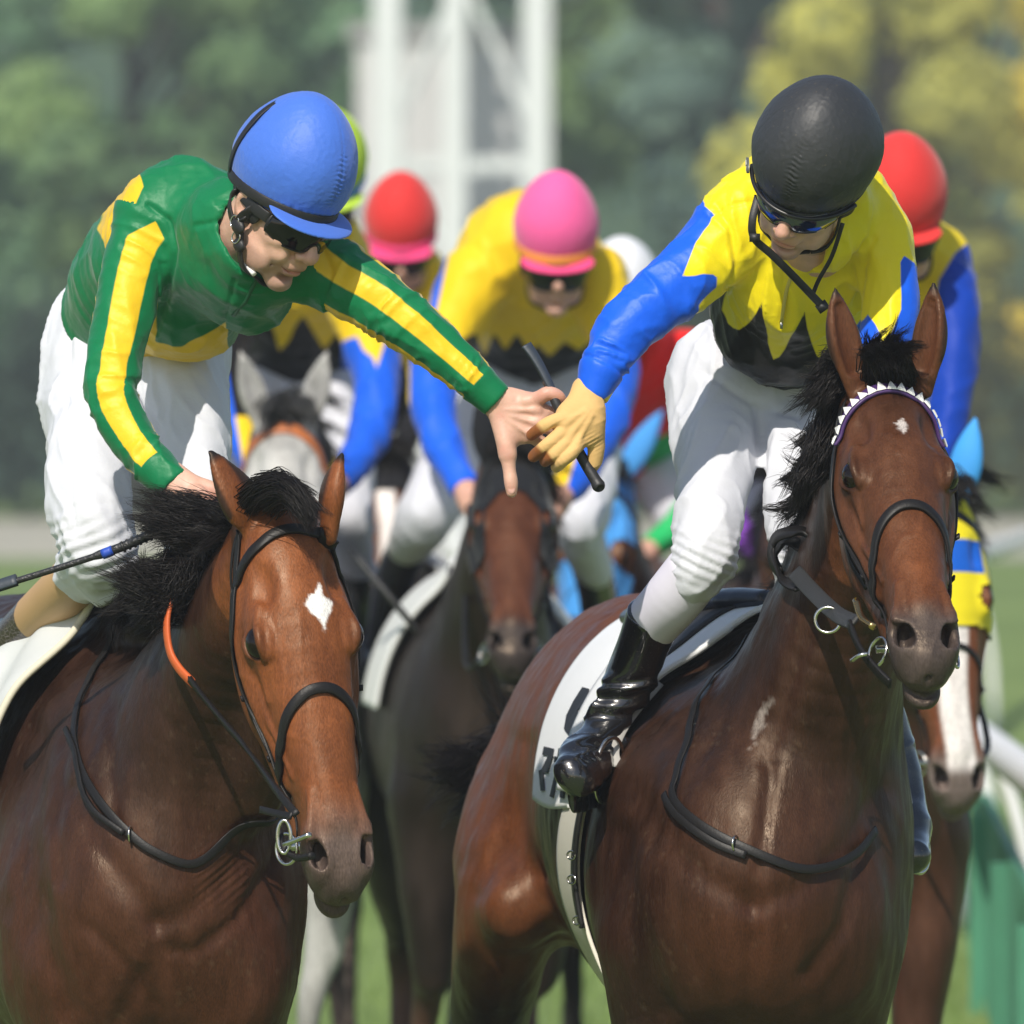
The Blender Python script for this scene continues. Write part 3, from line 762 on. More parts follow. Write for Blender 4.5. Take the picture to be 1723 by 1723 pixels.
BROW = [(96, -86, -58), (76, -84, -34), (50, -62, 4), (36, -30, 14), (32, 0, 16), (36, 30, 14), (50, 62, 4), (76, 84, -34), (96, 86, -58)]
def bridle(root, s, F, browband=None, thick_nose=True, noseband_s=300, cheek=True, m=None, bit=True, sn=1.0):
    """headstall: cheekpieces with browband, noseband, throatlatch and bit rings as its pieces"""
    m = m or M_LEATHER; u = F.s * 1000
    def loop(pts, n=6): return F.pts(np.array(pts, float))
    cps = []
    for sg in (-1, 1):
        L = [(8, 66 * sg, -40), (60, 84 * sg, -50), (140, 88 * sg, -62), (230, 90 * sg, -88), (330, 70 * sg, -96), (430, 54 * sg, -92), (500, 48 * sg, -96)]
        cps.append(strap_w(s, loop(L), 0.013 * u, 0.0035, 0.003))
        L = [(90, 92 * sg, -70), (180, 96 * sg, -92), (290, 84 * sg, -104), (400, 60 * sg, -106)]
        cps.append(strap_w(s, loop(L), 0.008 * u, 0.003, 0.005))
        L = [(10, 70 * sg, -50), (80, 92 * sg, -84), (180, 88 * sg, -120), (260, 78 * sg, -150), (330, 60 * sg, -150)]
        cps.append(strap_w(s, loop(L), 0.008 * u, 0.003, 0.003))
    br = obj('bridle', *join(*cps), m, root)
    if browband is None: browband = (m, 0.021)
    L = BROW
    V, Fc = strap_w(s, loop(L), browband[1] * u, 0.0055, 0.002, n=10); bb = obj('browband', V, Fc, browband[0], br)
    ns = abs(noseband_s)
    hf = [(ns + 125, 50, -118), (ns + 112, 58, -92), (ns + 78, 62, -56), (ns + 36, 54, -18), (ns + 8, 28, 4)]
    L = [(q[0], -q[1], q[2]) for q in hf] + [(ns, 0, 8)] + hf[::-1]
    V, Fc = strap_w(s, loop(L), (0.017 if thick_nose else 0.012) * u, 0.0055 if thick_nose else 0.004, 0.002, n=8); obj('noseband', V, Fc, m, br)
    if noseband_s < 0: bpy.data.objects.remove(br.children[-1])
    if bit:
        for sg in (-1, 1):
            c = F.pt((512, 62 * sg, -118)); n = unit(F.R @ np.array([0.1, sg * 1.0, 0.5]))
            a = unit(np.cross(n, F.R[:, 0])); R = np.stack([unit(np.cross(a, n)), a, n], 1)
            V, Fc = ring(c, R, 0.024 * u, 0.0026 * u); r_ = obj('bit_ring', V, Fc, M_STEEL, br)
        V, Fc = tube(F.pts([(512, -66, -112), (512, 0, -108), (512, 66, -112)]), 0.007, 8); obj('bit', V, Fc, M_STEEL, br)
    for sg in (-1, 1):      # keepers and a buckle on each cheekpiece
        for q, w_ in ((170, 0.02), (262, 0.02), (372, 0.018)):
            pt = F.pts([(q, 88 * sg, -92), (q + 9, 88 * sg, -94)]); V, N = s.snap(pt, 0.004); Vb, Fb = ribbon(V, N, w_ * u, 0.004)
            obj('keeper', Vb, Fb, m, br)
        V0, N0 = s.snap(F.pts([(205, 88 * sg, -98)]), 0.008); n = N0[0]; a = unit(np.cross(n, F.R[:, 0])); R = np.stack([unit(np.cross(a, n)), a, n], 1)
        V, Fc = ring(V0[0], R, 0.011 * u, 0.0016 * u, 20, 0.75); obj('buckle', V, Fc, M_STEEL, br)
    return br

def horse_A():
    root = thing('racehorse', 'bright bay horse with a white diamond star, ridden by the rider in green and yellow', 'horse', (P(230, 1400, 0.8)[0], 0.8, 0))
    s = SDF()
    F = head_frame(P(480, 862, -0.42), 22, 17, 4.5, 1.055)
    # trunk
    add_pxchain(s, [(258, 1530, 0.08, 185, 250), (250, 1500, 0.28, 250, 380), (205, 1420, 0.65, 275, 395), (140, 1400, 1.1, 285, 370), (80, 1330, 1.5, 275, 330), (40, 1280, 1.9, 255, 270), (20, 1300, 2.15, 150, 180)], uref=(1, 0, 0), k=0.05)
    # neck
    add_pxchain(s, [(470, 905, -0.30, 78, 95), (430, 985, -0.18, 88, 125), (382, 1100, -0.02, 112, 165), (330, 1230, 0.10, 150, 210), (285, 1380, 0.16, 190, 230), (262, 1480, 0.18, 215, 240)], k=0.08)
    add_pxchain(s, [(455, 880, -0.22, 34, 40), (380, 935, 0.0, 36, 60), (300, 990, 0.22, 44, 80), (230, 1060, 0.5, 60, 80)], k=0.06)   # crest to the withers
    add_pxchain(s, [(505, 1010, -0.36, 40), (470, 1180, -0.16, 46), (420, 1330, -0.03, 60)], k=0.05)   # throat
    # chest muscles and forelegs
    add_pxell(s, 165, 1630, 0.08, (110, 110, 150), 0.05); add_pxell(s, 372, 1640, 0.06, (118, 110, 150), 0.05)
    add_pxell(s, 108, 1510, 0.24, (84, 140, 170), 0.08); add_pxell(s, 430, 1500, 0.22, (66, 130, 170), 0.07)
    add_pxell(s, 84, 1610, 0.2, (80, 120, 150), 0.06)
    for x in (130, 400):
        add_pxchain(s, [(x, 1660, 0.16, 92, 110), (x - 3, 1820, 0.14, 68, 85), (x, 1960, 0.12, 46, 55)], k=0.05)
        to_ground(s, x, 0.13, 0.62, [0.045, 0.036, 0.03, 0.034, 0.055])
    for x in (-30, 180):
        add_pxchain(s, [(x, 1500, 1.85, 130, 180), (x, 1680, 1.8, 95, 130), (x, 1850, 1.95, 55, 70)], k=0.06)
        to_ground(s, x, 1.96, 0.78, [0.06, 0.04, 0.033, 0.036, 0.055], bend=0.1)
    add_horse_head(s, F, 0.95)
    add_ear(s, P(428, 885, -0.40), P(352, 757, -0.42), 0.043, bend=(0.008, 0, -0.010), face=(-0.75, 0.5, 0.15), depth=0.5, hollow=True)
    add_ear(s, P(556, 890, -0.42), P(577, 760, -0.42), 0.033, bend=(-0.006, 0, 0), face=(0.8, 0.3, 0), depth=0.6)
    lo, hi = F.pt((0, 0, 0)) - 9, F.pt((0, 0, 0)) + 9
    flo, fhi = pxbox(325, 735, 655, 1560, -0.95, -0.02)
    V, Fc = horse_mesh(s, (flo, fhi), 0.0036, 0.009)
    N = vnormals(V, Fc); L = F.inv(V); px = to_px(V)
    body = 1 - sstep(0.05, -0.15, V[:, 1] + 0 * V[:, 0])
    V = V + N * ((0.0042 * fbm(V * [16, 16, 9], 3, 4) * sstep(-0.25, 0.05, V[:, 1]))[:, None])
    for pl, dp, wd in (([(266, 1560), (268, 1640), (262, 1760)], .008, 18), ([(120, 1330), (165, 1420), (215, 1490), (262, 1550)], .007, 20), ([(440, 1400), (380, 1480), (310, 1540), (262, 1550)], .006, 20), ([(60, 1240), (42, 1400), (60, 1560), (110, 1700)], .012, 26), ([(190, 1180), (185, 1300), (195, 1400)], .006, 12), ([(110, 1240), (95, 1380), (100, 1480)], .006, 12), ([(150, 1560), (225, 1640), (250, 1690)], .006, 14), ([(470, 1440), (400, 1550), (330, 1600), (290, 1600)], .007, 12), ([(240, 1640), (200, 1720)], .008, 16)):
        V = groove(V, N, px, pl, dp, wd)
    # skin folds at the chest
    fm = np.exp(-((px[:, 0] - 375) / 90) ** 2 - ((px[:, 1] - 1475) / 45) ** 2) * (V[:, 1] < 0.2)
    V = V + N * (fm * 0.0013 * np.sin((px[:, 0] * 0.8 + px[:, 1]) * 0.42 + 3 * vnoise(V * 12, 2)))[:, None]
    # coat colour
    V = V + N * (0.0011 * np.clip(1 - np.abs(vnoise(V * [22, 22, 9], 71)) * 5, 0, 1) * (fbm(V * 4, 72, 2) > 0))[:, None]
    C = np.tile(BAY, (len(V), 1)) * (1 + 0.3 * fbm(V * 9, 11, 3) + 0.28 * vnoise(V * [48, 48, 5], 12) * (V[:, 1] > -0.15))[:, None]
    inh = (L[:, 0] > -10) & (L[:, 0] < 650) & (np.abs(L[:, 1]) < 112) & (L[:, 2] > -205 + 0.28 * np.clip(L[:, 0] - 250, 0, 400))
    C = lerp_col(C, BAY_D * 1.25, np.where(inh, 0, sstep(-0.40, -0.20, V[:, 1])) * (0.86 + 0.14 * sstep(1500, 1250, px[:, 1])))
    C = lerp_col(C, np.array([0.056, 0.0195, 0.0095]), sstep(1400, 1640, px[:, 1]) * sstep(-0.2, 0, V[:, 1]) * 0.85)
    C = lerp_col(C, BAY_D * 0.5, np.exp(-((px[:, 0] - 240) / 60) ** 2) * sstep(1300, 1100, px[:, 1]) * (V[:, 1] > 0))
    hd = (L[:, 0] > -60) & (L[:, 0] < 660) & (np.abs(L[:, 1]) < 140) & (L[:, 2] > -260) & (V[:, 1] < -0.15)
    C = lerp_col(C, MUZ * 1.3, hd * sstep(500, 548, L[:, 0] + 14 * vnoise(L * 0.03, 4)) * 0.92)
    C = lerp_col(C, np.array([0.13, 0.09, 0.075]), hd * sstep(455, 520, L[:, 0]) * sstep(-60, -20, L[:, 2]) * 0.5)
    C = lerp_col(C, BAY_D * 0.35, hd * np.exp(-((L[:, 0] - 210) / 34) ** 2 - ((np.abs(L[:, 1]) - 84) / 19) ** 2 - ((L[:, 2] + 20) / 30) ** 2) * 0.9)
    st = poly_sd(px, [(537, 981), (545, 1003), (559, 1014), (556, 1030), (549, 1040), (546, 1062), (540, 1044), (528, 1034), (514, 1018), (520, 1003), (530, 998)])
    C = lerp_col(C, (0.78, 0.76, 0.74), hd * sstep(-2.5, 2.0, st + 2.2 * vnoise(V * 260, 5)) * (V[:, 1] < -0.4))
    for bx, by, tx, ty in ((428, 885, 352, 757), (556, 890, 577, 760)):
        a = np.array([bx, by]); e = np.array([tx, ty]) - a; t = ((px - a) @ e) / (e @ e); dd = np.abs((px - a) @ np.array([-e[1], e[0]]) / np.linalg.norm(e))
        near = (V[:, 1] < -0.3) & (V[:, 1] > -0.55) & (dd < 45) & (t > 0.2) & (t < 1.1)
        C = lerp_col(C, BLK, near * np.maximum(sstep(0.8, 0.93, t), 0.85 * sstep(15, 22, dd + 10 * (t - 0.5))))
    C = lerp_col(C, (0.20, 0.15, 0.10), 0.13 * sstep(0.55, 1.0, vnoise(V * [330, 330, 160], 31) * 0.9 + fbm(V * 9, 32, 2) * 0.35) * (V[:, 1] > -0.25))
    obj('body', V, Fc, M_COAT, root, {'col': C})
    horse_extras(root, F, s)
    br = bridle(root, s, F, browband=(M_LEATHER, 0.017), noseband_s=298)
    # martingale: orange sleeve round the throat, rein and neck strap
    m_or = plain('orange rubber sleeve', (0.62, 0.12, 0.03), 0.55, bump=0.3, scale=200)
    V, Fc = strap_px(s, [(308, 965, -0.16), (292, 1005, -0.17), (283, 1050, -0.18), (288, 1095, -0.19), (304, 1125, -0.21), (328, 1150, -0.24)], 0.017, 0.006, snap=False); rein = obj('rein', V, Fc, m_or, root, label='orange sleeved part of the rein')
    V, Fc = strap_px(s, [(320, 1140, -0.23), (345, 1172, -0.28), (380, 1215, -0.36), (420, 1262, -0.45), (468, 1330, -0.6), (500, 1372, -0.66)], 0.013, 0.006, 0.004, snap=False); obj('rein_strap', V, Fc, M_LEATHER, rein)
    ns = [(236, 1045, 0.35), (185, 1100, 0.3), (150, 1160, 0.2), (138, 1235, 0.1), (150, 1300, 0.02), (185, 1362, -0.05), (215, 1400, -0.1), (260, 1432, -0.12), (330, 1452, -0.15), (400, 1440, -0.15), (440, 1410, -0.1), (470, 1370, 0.0)]
    V, Fc = strap_px(s, ns, 0.014, 0.003, 0.006, it=12); nk = obj('neck_strap', V, Fc, M_LEATHER, root)
    V, Fc = strap_px(s, [(128, 1240, 0.12), (142, 1270, 0.06), (152, 1310, 0.02), (163, 1340, 0.0), (175, 1375, -0.04), (208, 1402, -0.1)], 0.01, 0.005, 0.008); obj('strap_end', V, Fc, M_LEATHER, nk)
    V, Fc = ring(s.snap(np.array([P(219, 1404, -0.1)]), 0.006)[0][0], rot('Z', 80) @ np.eye(3)[:, [0, 2, 1]], 0.014, 0.0016, 20); obj('strap_ring', V, Fc, M_STEEL, nk)
    # curb loop hanging under the bit
    V, Fc = tube(resample([P(470, 1395, -0.62), P(476, 1425, -0.64), P(500, 1443, -0.66), P(526, 1440, -0.7)], 6), 0.0062, 10); obj('bit_strap', V, Fc, M_LEATHER, br)
    V, Fc = tube(resample([P(478, 1421, -0.66), P(500, 1413, -0.68), P(522, 1404, -0.7)], 3), 0.0042, 10); obj('bit_bar', V, Fc, M_STEEL, br)
    V, Fc = ring(P(478, 1408, -0.65), np.stack([np.array([0.6, -0.2, 0.0]), np.array([0, 0, 1.0]), np.array([0.3, -1, 0])], 1), 0.018, 0.003, 24, 1.5); obj('bit_ring', V, Fc, M_STEEL, br)
    V, Fc = strap_px(s, [(440, 1362, -0.58), (462, 1368, -0.62), (492, 1374, -0.66)], 0.012, 0.004, snap=False); obj('strap_end', V, Fc, M_LEATHER, br)
    # mane and forelock
    locks = []
    for i in range(26):
        t = i / 25; bx = 425 - 190 * t; by = 893 + 150 * t; y = -0.22 + 0.55 * t
        tx = bx - 62 + 18 * t + random.uniform(-12, 12); ty = by - 20 + 15 * t + random.uniform(-26, 20)
        locks.append(([P(bx + 6, by + 6, y), P(bx - 20, by + random.uniform(-16, -2), y - 0.05), P(bx - 42, by - 6 + random.uniform(-14, 8), y - 0.07), P(tx, ty + 10, y - 0.07)], 0.011, 0.018, 330))
    for (gx, gy, hx, hy, jx, jy, n) in ((400, 900, 330, 862, 262, 838, 1500), (390, 905, 320, 880, 240, 850, 1400), (385, 915, 315, 895, 262, 880, 1200), (330, 960, 270, 965, 200, 960, 1000), (325, 975, 262, 985, 190, 945, 800), (310, 990, 262, 1005, 228, 990, 1000), (300, 1000, 270, 1020, 245, 1035, 900), (340, 930, 310, 960, 300, 1010, 1300), (330, 940, 285, 985, 262, 1022, 1300)):
        locks.append(([P(gx, gy, -0.08), P(hx, hy, -0.16), P(jx, jy, -0.14)], 0.019, 0.016, n))
    V, Fc = hair(locks, 0.0009, 9, 3, droop=0.006); obj('mane', V, Fc, M_HAIR, root)
    locks = []
    for i in range(12):
        t = i / 11
        locks.append(([P(440 + 20 * t, 815 + 30 * t, -0.44), P(462 + 18 * t, 808 + 12 * t, -0.47), P(490 + 18 * t, 828 + 12 * t, -0.50), P(508 + 24 * t, 856 + 16 * t, -0.515)], 0.008, 0.008, 420))
    locks += [([P(415, 850, -0.42), P(440, 822, -0.46), P(480, 812, -0.48), P(520, 835, -0.5)], 0.01, 0.01, 700), ([P(450, 838, -0.44), P(480, 824, -0.50), P(508, 850, -0.525), P(522, 880, -0.535)], 0.012, 0.006, 900)]
    V, Fc = hair(locks, 0.0009, 8, 4, droop=0.0, wav=0.004); obj('forelock', V, Fc, M_HAIR, root)
    # white saddle cloth on the shoulder
    m_cl = plain('white cotton saddle cloth', (0.58, 0.60, 0.59), 0.85, bump=0.35, scale=700, amt=0.05, sheen=0.2, vs=5)
    G, Nn = drape(s, [[(250, 1005, 0.36), (165, 1074, 0.36), (106, 1159, 0.33), (22, 1290, 0.30), (-30, 1380, 0.30)], [(228, 990, 0.46), (142, 1045, 0.48), (82, 1112, 0.5), (10, 1190, 0.5), (-50, 1300, 0.52)], [(205, 985, 0.56), (118, 1028, 0.60), (58, 1080, 0.62), (-20, 1150, 0.64), (-80, 1260, 0.68)]], 0.03, 0.006, 44, 60, ripple=0.016)
    V, Fc = slab(G, Nn, 0.008); sc = obj('saddle_cloth', V, Fc, m_cl, root)
    e = G[0] + Nn[0] * 0.006; V, Fc = tube(e, 0.007, 8); obj('cloth_edge', V, Fc, plain('cream piping', (0.62, 0.58, 0.46), 0.8), sc)
    V, Fc = ribbon(G[:, 0][:1].repeat(2, 0) + [[0, 0, 0], [0.01, 0, 0]], Nn[:, 0][:1].repeat(2, 0), 0.01, 0.01)
    sad = SDF(); add_pxchain(sad, [(190, 1030, 0.62, 60, 26), (130, 1050, 0.85, 95, 26), (80, 1060, 1.1, 110, 28)], uref=(1, 0, 0), k=0.02)
    V, Fc = mesh_sdf(sad, 0.008); obj('saddle', V, Fc, plain('dark navy saddle leather', (0.01, 0.014, 0.028), 0.35, coat=0.3), root)
    # side of the girth and blue bandage far below on the left edge
    return root, s, F

def horse_B():
    root = thing('racehorse', 'dark bay horse wearing a purple browband set with white teeth', 'horse', (P(1200, 1400, 0.9)[0], 0.9, 0))
    s = SDF()
    F = head_frame(P(1491, 640, -0.30), 47, 9, -1, 1.02)
    add_pxchain(s, [(1264, 1500, 0.04, 190, 250), (1262, 1480, 0.25, 252, 330), (1232, 1430, 0.6, 268, 345), (1195, 1380, 1.0, 278, 350), (1145, 1340, 1.4, 255, 320), (1090, 1315, 1.75, 240, 318), (1055, 1310, 2.05, 212, 262), (1045, 1330, 2.25, 130, 150)], uref=(1, 0, 0), k=0.05)
    add_pxchain(s, [(1478, 705, -0.22, 66, 90), (1455, 830, -0.10, 76, 120), (1424, 980, 0.02, 100, 160), (1385, 1120, 0.10, 135, 200), (1340, 1270, 0.16, 165, 230), (1300, 1390, 0.18, 205, 240)], k=0.08)
    add_pxchain(s, [(1462, 690, -0.12, 30, 40), (1405, 850, 0.06, 34, 60), (1355, 990, 0.22, 50, 90), (1312, 1110, 0.38, 64, 90), (1250, 1120, 0.75, 90, 100)], k=0.06)
    add_pxell(s, 1165, 1560, 0.06, (120, 120, 170), 0.05); add_pxell(s, 1375, 1570, 0.04, (122, 115, 170), 0.05)
    add_pxell(s, 1085, 1460, 0.25, (80, 150, 190), 0.08); add_pxell(s, 1450, 1430, 0.22, (64, 130, 220), 0.08)
    for x in (1120, 1405):
        add_pxchain(s, [(x, 1600, 0.14, 112, 120), (x, 1780, 0.14, 80, 90), (x, 1940, 0.12, 50, 58)], k=0.05)
        to_ground(s, x, 0.13, 0.64, [0.05, 0.038, 0.03, 0.034, 0.055])
    # hindquarters
    add_pxchain(s, [(1005, 1250, 1.85, 140, 190), (912, 1380, 1.78, 132, 180), (862, 1500, 1.68, 98, 150), (835, 1640, 1.75, 76, 110), (815, 1800, 1.95, 50, 66)], k=0.07)
    add_pxell(s, 868, 1525, 1.52, (66, 70, 70), 0.05)
    add_pxell(s, 965, 1300, 1.65, (90, 120, 140), 0.08)
    add_pxchain(s, [(1190, 1250, 1.85, 150, 190), (1260, 1500, 1.78, 110, 150), (1280, 1750, 1.95, 60, 80)], k=0.07)
    for x in (815, 1285): to_ground(s, x, 1.96, 0.80, [0.062, 0.04, 0.033, 0.036, 0.055], bend=0.1)
    s.chain([P(1190, 1180, 0.12), P(1160, 1300, 0.02), P(1155, 1420, -0.03)], np.array([[0.002, 0.006]] * 3), k=0.03)     # vein down the shoulder
    add_horse_head(s, F, 1.28, mouth=-4)
    add_ear(s, P(1438, 640, -0.30), P(1405, 484, -0.30), 0.031, bend=(-0.004, 0, 0), face=(0.45, -0.85, 0), depth=0.6)
    add_ear(s, P(1553, 640, -0.30), P(1571, 476, -0.30), 0.031, bend=(0.004, 0, 0), face=(-0.45, -0.85, 0), depth=0.6)
    flo, fhi = pxbox(1378, 455, 1640, 1215, -0.95, -0.05)
    V, Fc = horse_mesh(s, (flo, fhi), 0.0036, 0.009)
    N = vnormals(V, Fc); L = F.inv(V); px = to_px(V)
    V = V + N * ((0.0042 * fbm(V * [14, 14, 7], 13, 4) * sstep(-0.2, 0.05, V[:, 1]))[:, None])
    for pl, dp, wd in (([(1268, 1530), (1266, 1620), (1262, 1760)], .008, 18), ([(1065, 1330), (1120, 1420), (1190, 1480), (1262, 1520)], .007, 22), ([(1480, 1330), (1420, 1430), (1340, 1500), (1268, 1520)], .006, 20), ([(1298, 1290), (1288, 1380), (1270, 1500)], .008, 10), ([(1040, 1400), (1060, 1540), (1110, 1700)], .014, 26), ([(1450, 1440), (1420, 1560), (1360, 1640)], .009, 16), ([(1160, 1200), (1130, 1300), (1125, 1400)], .006, 14), ([(1380, 1000), (1330, 1150), (1290, 1280)], .006, 16)):
        V = groove(V, N, px, pl, dp, wd)
    for pl, dp, wd in (([(940, 1290), (930, 1400), (910, 1470)], .012, 14), ([(880, 1250), (862, 1400), (800, 1500)], .008, 20), ([(1030, 1060), (960, 1150), (930, 1270)], .008, 24)):
        V = np.where((V[:, 1] > 1.2)[:, None], groove(V, N, px, pl, dp, wd, 9), V)
    B0 = np.array([0.029, 0.0118, 0.0062])
    V = V + N * (0.0011 * np.clip(1 - np.abs(vnoise(V * [20, 20, 8], 81)) * 5, 0, 1) * (fbm(V * 4, 82, 2) > 0))[:, None]
    C = np.tile(B0, (len(V), 1)) * (1 + 0.35 * fbm(V * 8, 12, 3) + 0.28 * vnoise(V * [48, 48, 5], 14) * (V[:, 1] > -0.1))[:, None]
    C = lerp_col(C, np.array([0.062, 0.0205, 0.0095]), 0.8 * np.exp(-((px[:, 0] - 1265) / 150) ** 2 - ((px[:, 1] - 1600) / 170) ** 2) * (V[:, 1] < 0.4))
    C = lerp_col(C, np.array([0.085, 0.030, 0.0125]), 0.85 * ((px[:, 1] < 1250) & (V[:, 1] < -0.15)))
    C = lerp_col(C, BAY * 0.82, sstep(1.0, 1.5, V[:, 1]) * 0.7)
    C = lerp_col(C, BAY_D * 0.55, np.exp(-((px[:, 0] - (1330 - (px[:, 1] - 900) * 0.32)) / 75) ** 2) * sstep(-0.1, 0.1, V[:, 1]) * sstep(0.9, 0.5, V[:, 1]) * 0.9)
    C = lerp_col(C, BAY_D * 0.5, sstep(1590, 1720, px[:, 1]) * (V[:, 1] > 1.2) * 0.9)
    hd = (L[:, 0] > -60) & (L[:, 0] < 680) & (np.abs(L[:, 1]) < 140) & (L[:, 2] > -240) & (V[:, 1] < -0.12)
    C = lerp_col(C, BAY * 0.85, hd * np.exp(-((L[:, 1]) / 42) ** 2 - ((L[:, 0] - 430) / 100) ** 2) * 0.85)
    C = lerp_col(C, BAY_D * 0.8, hd * np.exp(-((L[:, 1]) / 50) ** 2 - ((L[:, 0] - 70) / 70) ** 2) * 0.6)
    C = lerp_col(C, MUZ * 1.2, hd * sstep(490, 540, L[:, 0] + 10 * vnoise(L * 0.03, 4)) * 0.93)
    C = lerp_col(C, BAY_D * 0.3, hd * np.exp(-((L[:, 0] - 210) / 34) ** 2 - ((np.abs(L[:, 1]) - 84) / 19) ** 2 - ((L[:, 2] + 20) / 30) ** 2) * 0.9)
    st = poly_sd(px, [(1518, 706), (1526, 714), (1524, 722), (1520, 728), (1514, 722), (1508, 712)])
    C = lerp_col(C, (0.6, 0.55, 0.52), hd * sstep(-3, 1.5, st + 3 * vnoise(V * 260, 5)) * (V[:, 1] < -0.3) * 0.8)
    sc_ = poly_sd(px, [(1275, 1195), (1290, 1185), (1300, 1180), (1285, 1215), (1270, 1252), (1262, 1258), (1268, 1225)])
    C = lerp_col(C, (0.45, 0.40, 0.36), sstep(-2, 3, sc_ + 7 * vnoise(V * [220, 220, 60], 6)) * (V[:, 1] < 0.15) * 0.4)
    for bx, by, tx, ty in ((1438, 640, 1405, 484), (1553, 640, 1571, 476)):
        a = np.array([bx, by]); e = np.array([tx, ty]) - a; t = ((px - a) @ e) / (e @ e); dd = np.abs((px - a) @ np.array([-e[1], e[0]]) / np.linalg.norm(e))
        near = (V[:, 1] < -0.2) & (V[:, 1] > -0.45) & (dd < 45) & (t > 0.2) & (t < 1.1)
        C = lerp_col(C, BLK, near * np.maximum(sstep(0.84, 0.97, t), 0.7 * sstep(20, 27, dd)))
    C = lerp_col(C, (0.20, 0.15, 0.10), 0.13 * sstep(0.55, 1.0, vnoise(V * [330, 330, 160], 31) * 0.9 + fbm(V * 9, 32, 2) * 0.35) * (V[:, 1] > -0.25))
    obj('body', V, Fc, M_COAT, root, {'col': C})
    horse_extras(root, F, s)
    m_pw = plain('purple browband leather', (0.06, 0.025, 0.12), 0.4)
    br = bridle(root, s, F, browband=(m_pw, 0.026), noseband_s=305, bit=True)
    # white teeth on the browband
    Lb = BROW
    Q, Nn = s.snap(resample(F.pts(Lb), 20), 0.0095); T = np.gradient(Q, axis=0); T /= np.linalg.norm(T, axis=1, keepdims=True)
    cum = np.concatenate([[0], np.cumsum(np.linalg.norm(np.diff(Q, axis=0), axis=1))]); nt_ = 17; parts = []
    for i in range(nt_):
        sc0 = cum[-1] * (i + 0.5) / nt_; k = int(np.searchsorted(cum, sc0)); k = min(max(k, 1), len(Q) - 1)
        c = Q[k]; t = T[k]; n = Nn[k]; u = np.cross(n, t); u = u if u[2] > 0 else -u; w = cum[-1] / nt_ * 0.47; hh = 0.0135
        V8 = np.array([c - t * w - u * hh * .85, c + t * w - u * hh * .85, c + t * w * 0.06 + u * hh, c - t * w * 0.06 + u * hh]); V8 = np.vstack([V8, V8 * 1 + n * 0.003])
        V8[4:] = V8[4:].mean(0) + (V8[4:] - V8[4:].mean(0)) * 0.8
        parts.append((V8, np.array([[0, 3, 2, 1], [4, 5, 6, 7], [0, 1, 5, 4], [1, 2, 6, 5], [2, 3, 7, 6], [3, 0, 4, 7]])))
    obj('browband_teeth', *join(*parts), plain('white enamel', (0.8, 0.79, 0.76), 0.3, bump=0.05), br, smooth=False)
    # breast girth strap round the neck base
    ns = [(1265, 1075, 0.3), (1235, 1130, 0.25), (1215, 1200, 0.15), (1202, 1280, 0.08), (1198, 1370, 0.02), (1215, 1410, -0.03), (1260, 1440, -0.08), (1330, 1462, -0.12), (1400, 1458, -0.12), (1445, 1435, -0.06), (1480, 1395, 0.0)]
    V, Fc = strap_px(s, ns, 0.015, 0.003, 0.006, it=12); nk = obj('neck_strap', V, Fc, M_LEATHER, root)
    V, Fc = strap_px(s, [(1194, 1383, 0.02), (1206, 1410, -0.02), (1230, 1435, -0.06), (1258, 1448, -0.09)], 0.013, 0.003, 0.009); obj('strap_end', V, Fc, M_LEATHER, nk)
    V, Fc = ring(s.snap(np.array([P(1250, 1436, -0.06)]), 0.008)[0][0], rot('Z', 65) @ np.eye(3)[:, [0, 2, 1]], 0.013, 0.0018, 20); obj('buckle', V, Fc, M_STEEL, nk)
    # rolled reins gathered at the mane, and the thick reins to the bit
    Q = resample([P(1340, 965, -0.10), P(1372, 1000, -0.2), P(1410, 1035, -0.38), P(1440, 1050, -0.55)], 8)
    V, Fc = ribbon(Q, np.tile(unit([-0.3, -1, 0.3]), (len(Q), 1)), 0.028, 0.007); rn = obj('rein', V, Fc, plain('black rubber rein', (0.02, 0.02, 0.02), 0.55, bump=0.6, scale=500), root)
    Q = resample([P(1352, 990, -0.12), P(1320, 975, -0.05), P(1300, 950, 0.0), P(1296, 920, 0.02), P(1310, 900, 0.0), P(1345, 893, -0.04), P(1362, 905, -0.06), P(1350, 916, -0.02), P(1322, 912, 0.02), P(1305, 930, 0.06), P(1318, 965, 0.05)], 6)
    T = np.gradient(Q, axis=0); Nr = np.cross(T, [0.25, -1, -0.25]); Nr /= np.linalg.norm(Nr, axis=1, keepdims=True)
    V, Fc = ribbon(Q, Nr, 0.030, 0.005); obj('rein_loop', V, Fc, M_LEATHER, rn)
    V, Fc = ring(P(1393, 1043, -0.35), np.stack([np.array([1.0, -0.2, 0]), np.array([0, 0, 1.0]), np.array([0.2, 1, 0])], 1), 0.021, 0.0028); obj('rein_ring', V, Fc, M_STEEL, rn)
    # curb and hook under the jaw
    V, Fc = strap_w(s, np.array([P(1432, 1050, -0.6), P(1452, 1095, -0.66), P(1480, 1130, -0.7), P(1500, 1150, -0.72)]), 0.02, 0.006, 0.002, snap=False); obj('chin_strap', V, Fc, M_LEATHER, br)
    V, Fc = tube(resample([P(1433, 1112, -0.68), P(1446, 1103, -0.7), P(1460, 1100, -0.7)], 5), 0.0035, 8); obj('strap_hook', V, Fc, M_STEEL, br)
    V, Fc = tube(resample([P(1440, 1010, -0.62), P(1450, 1040, -0.66), P(1470, 1055, -0.7)], 5), 0.006, 8); obj('bit_arm', V, Fc, plain('brass', (0.5, 0.33, 0.14), 0.25, metal=1, bump=0), br)
    # mane: short and ragged, left of the neck; forelock blown up
    locks = []
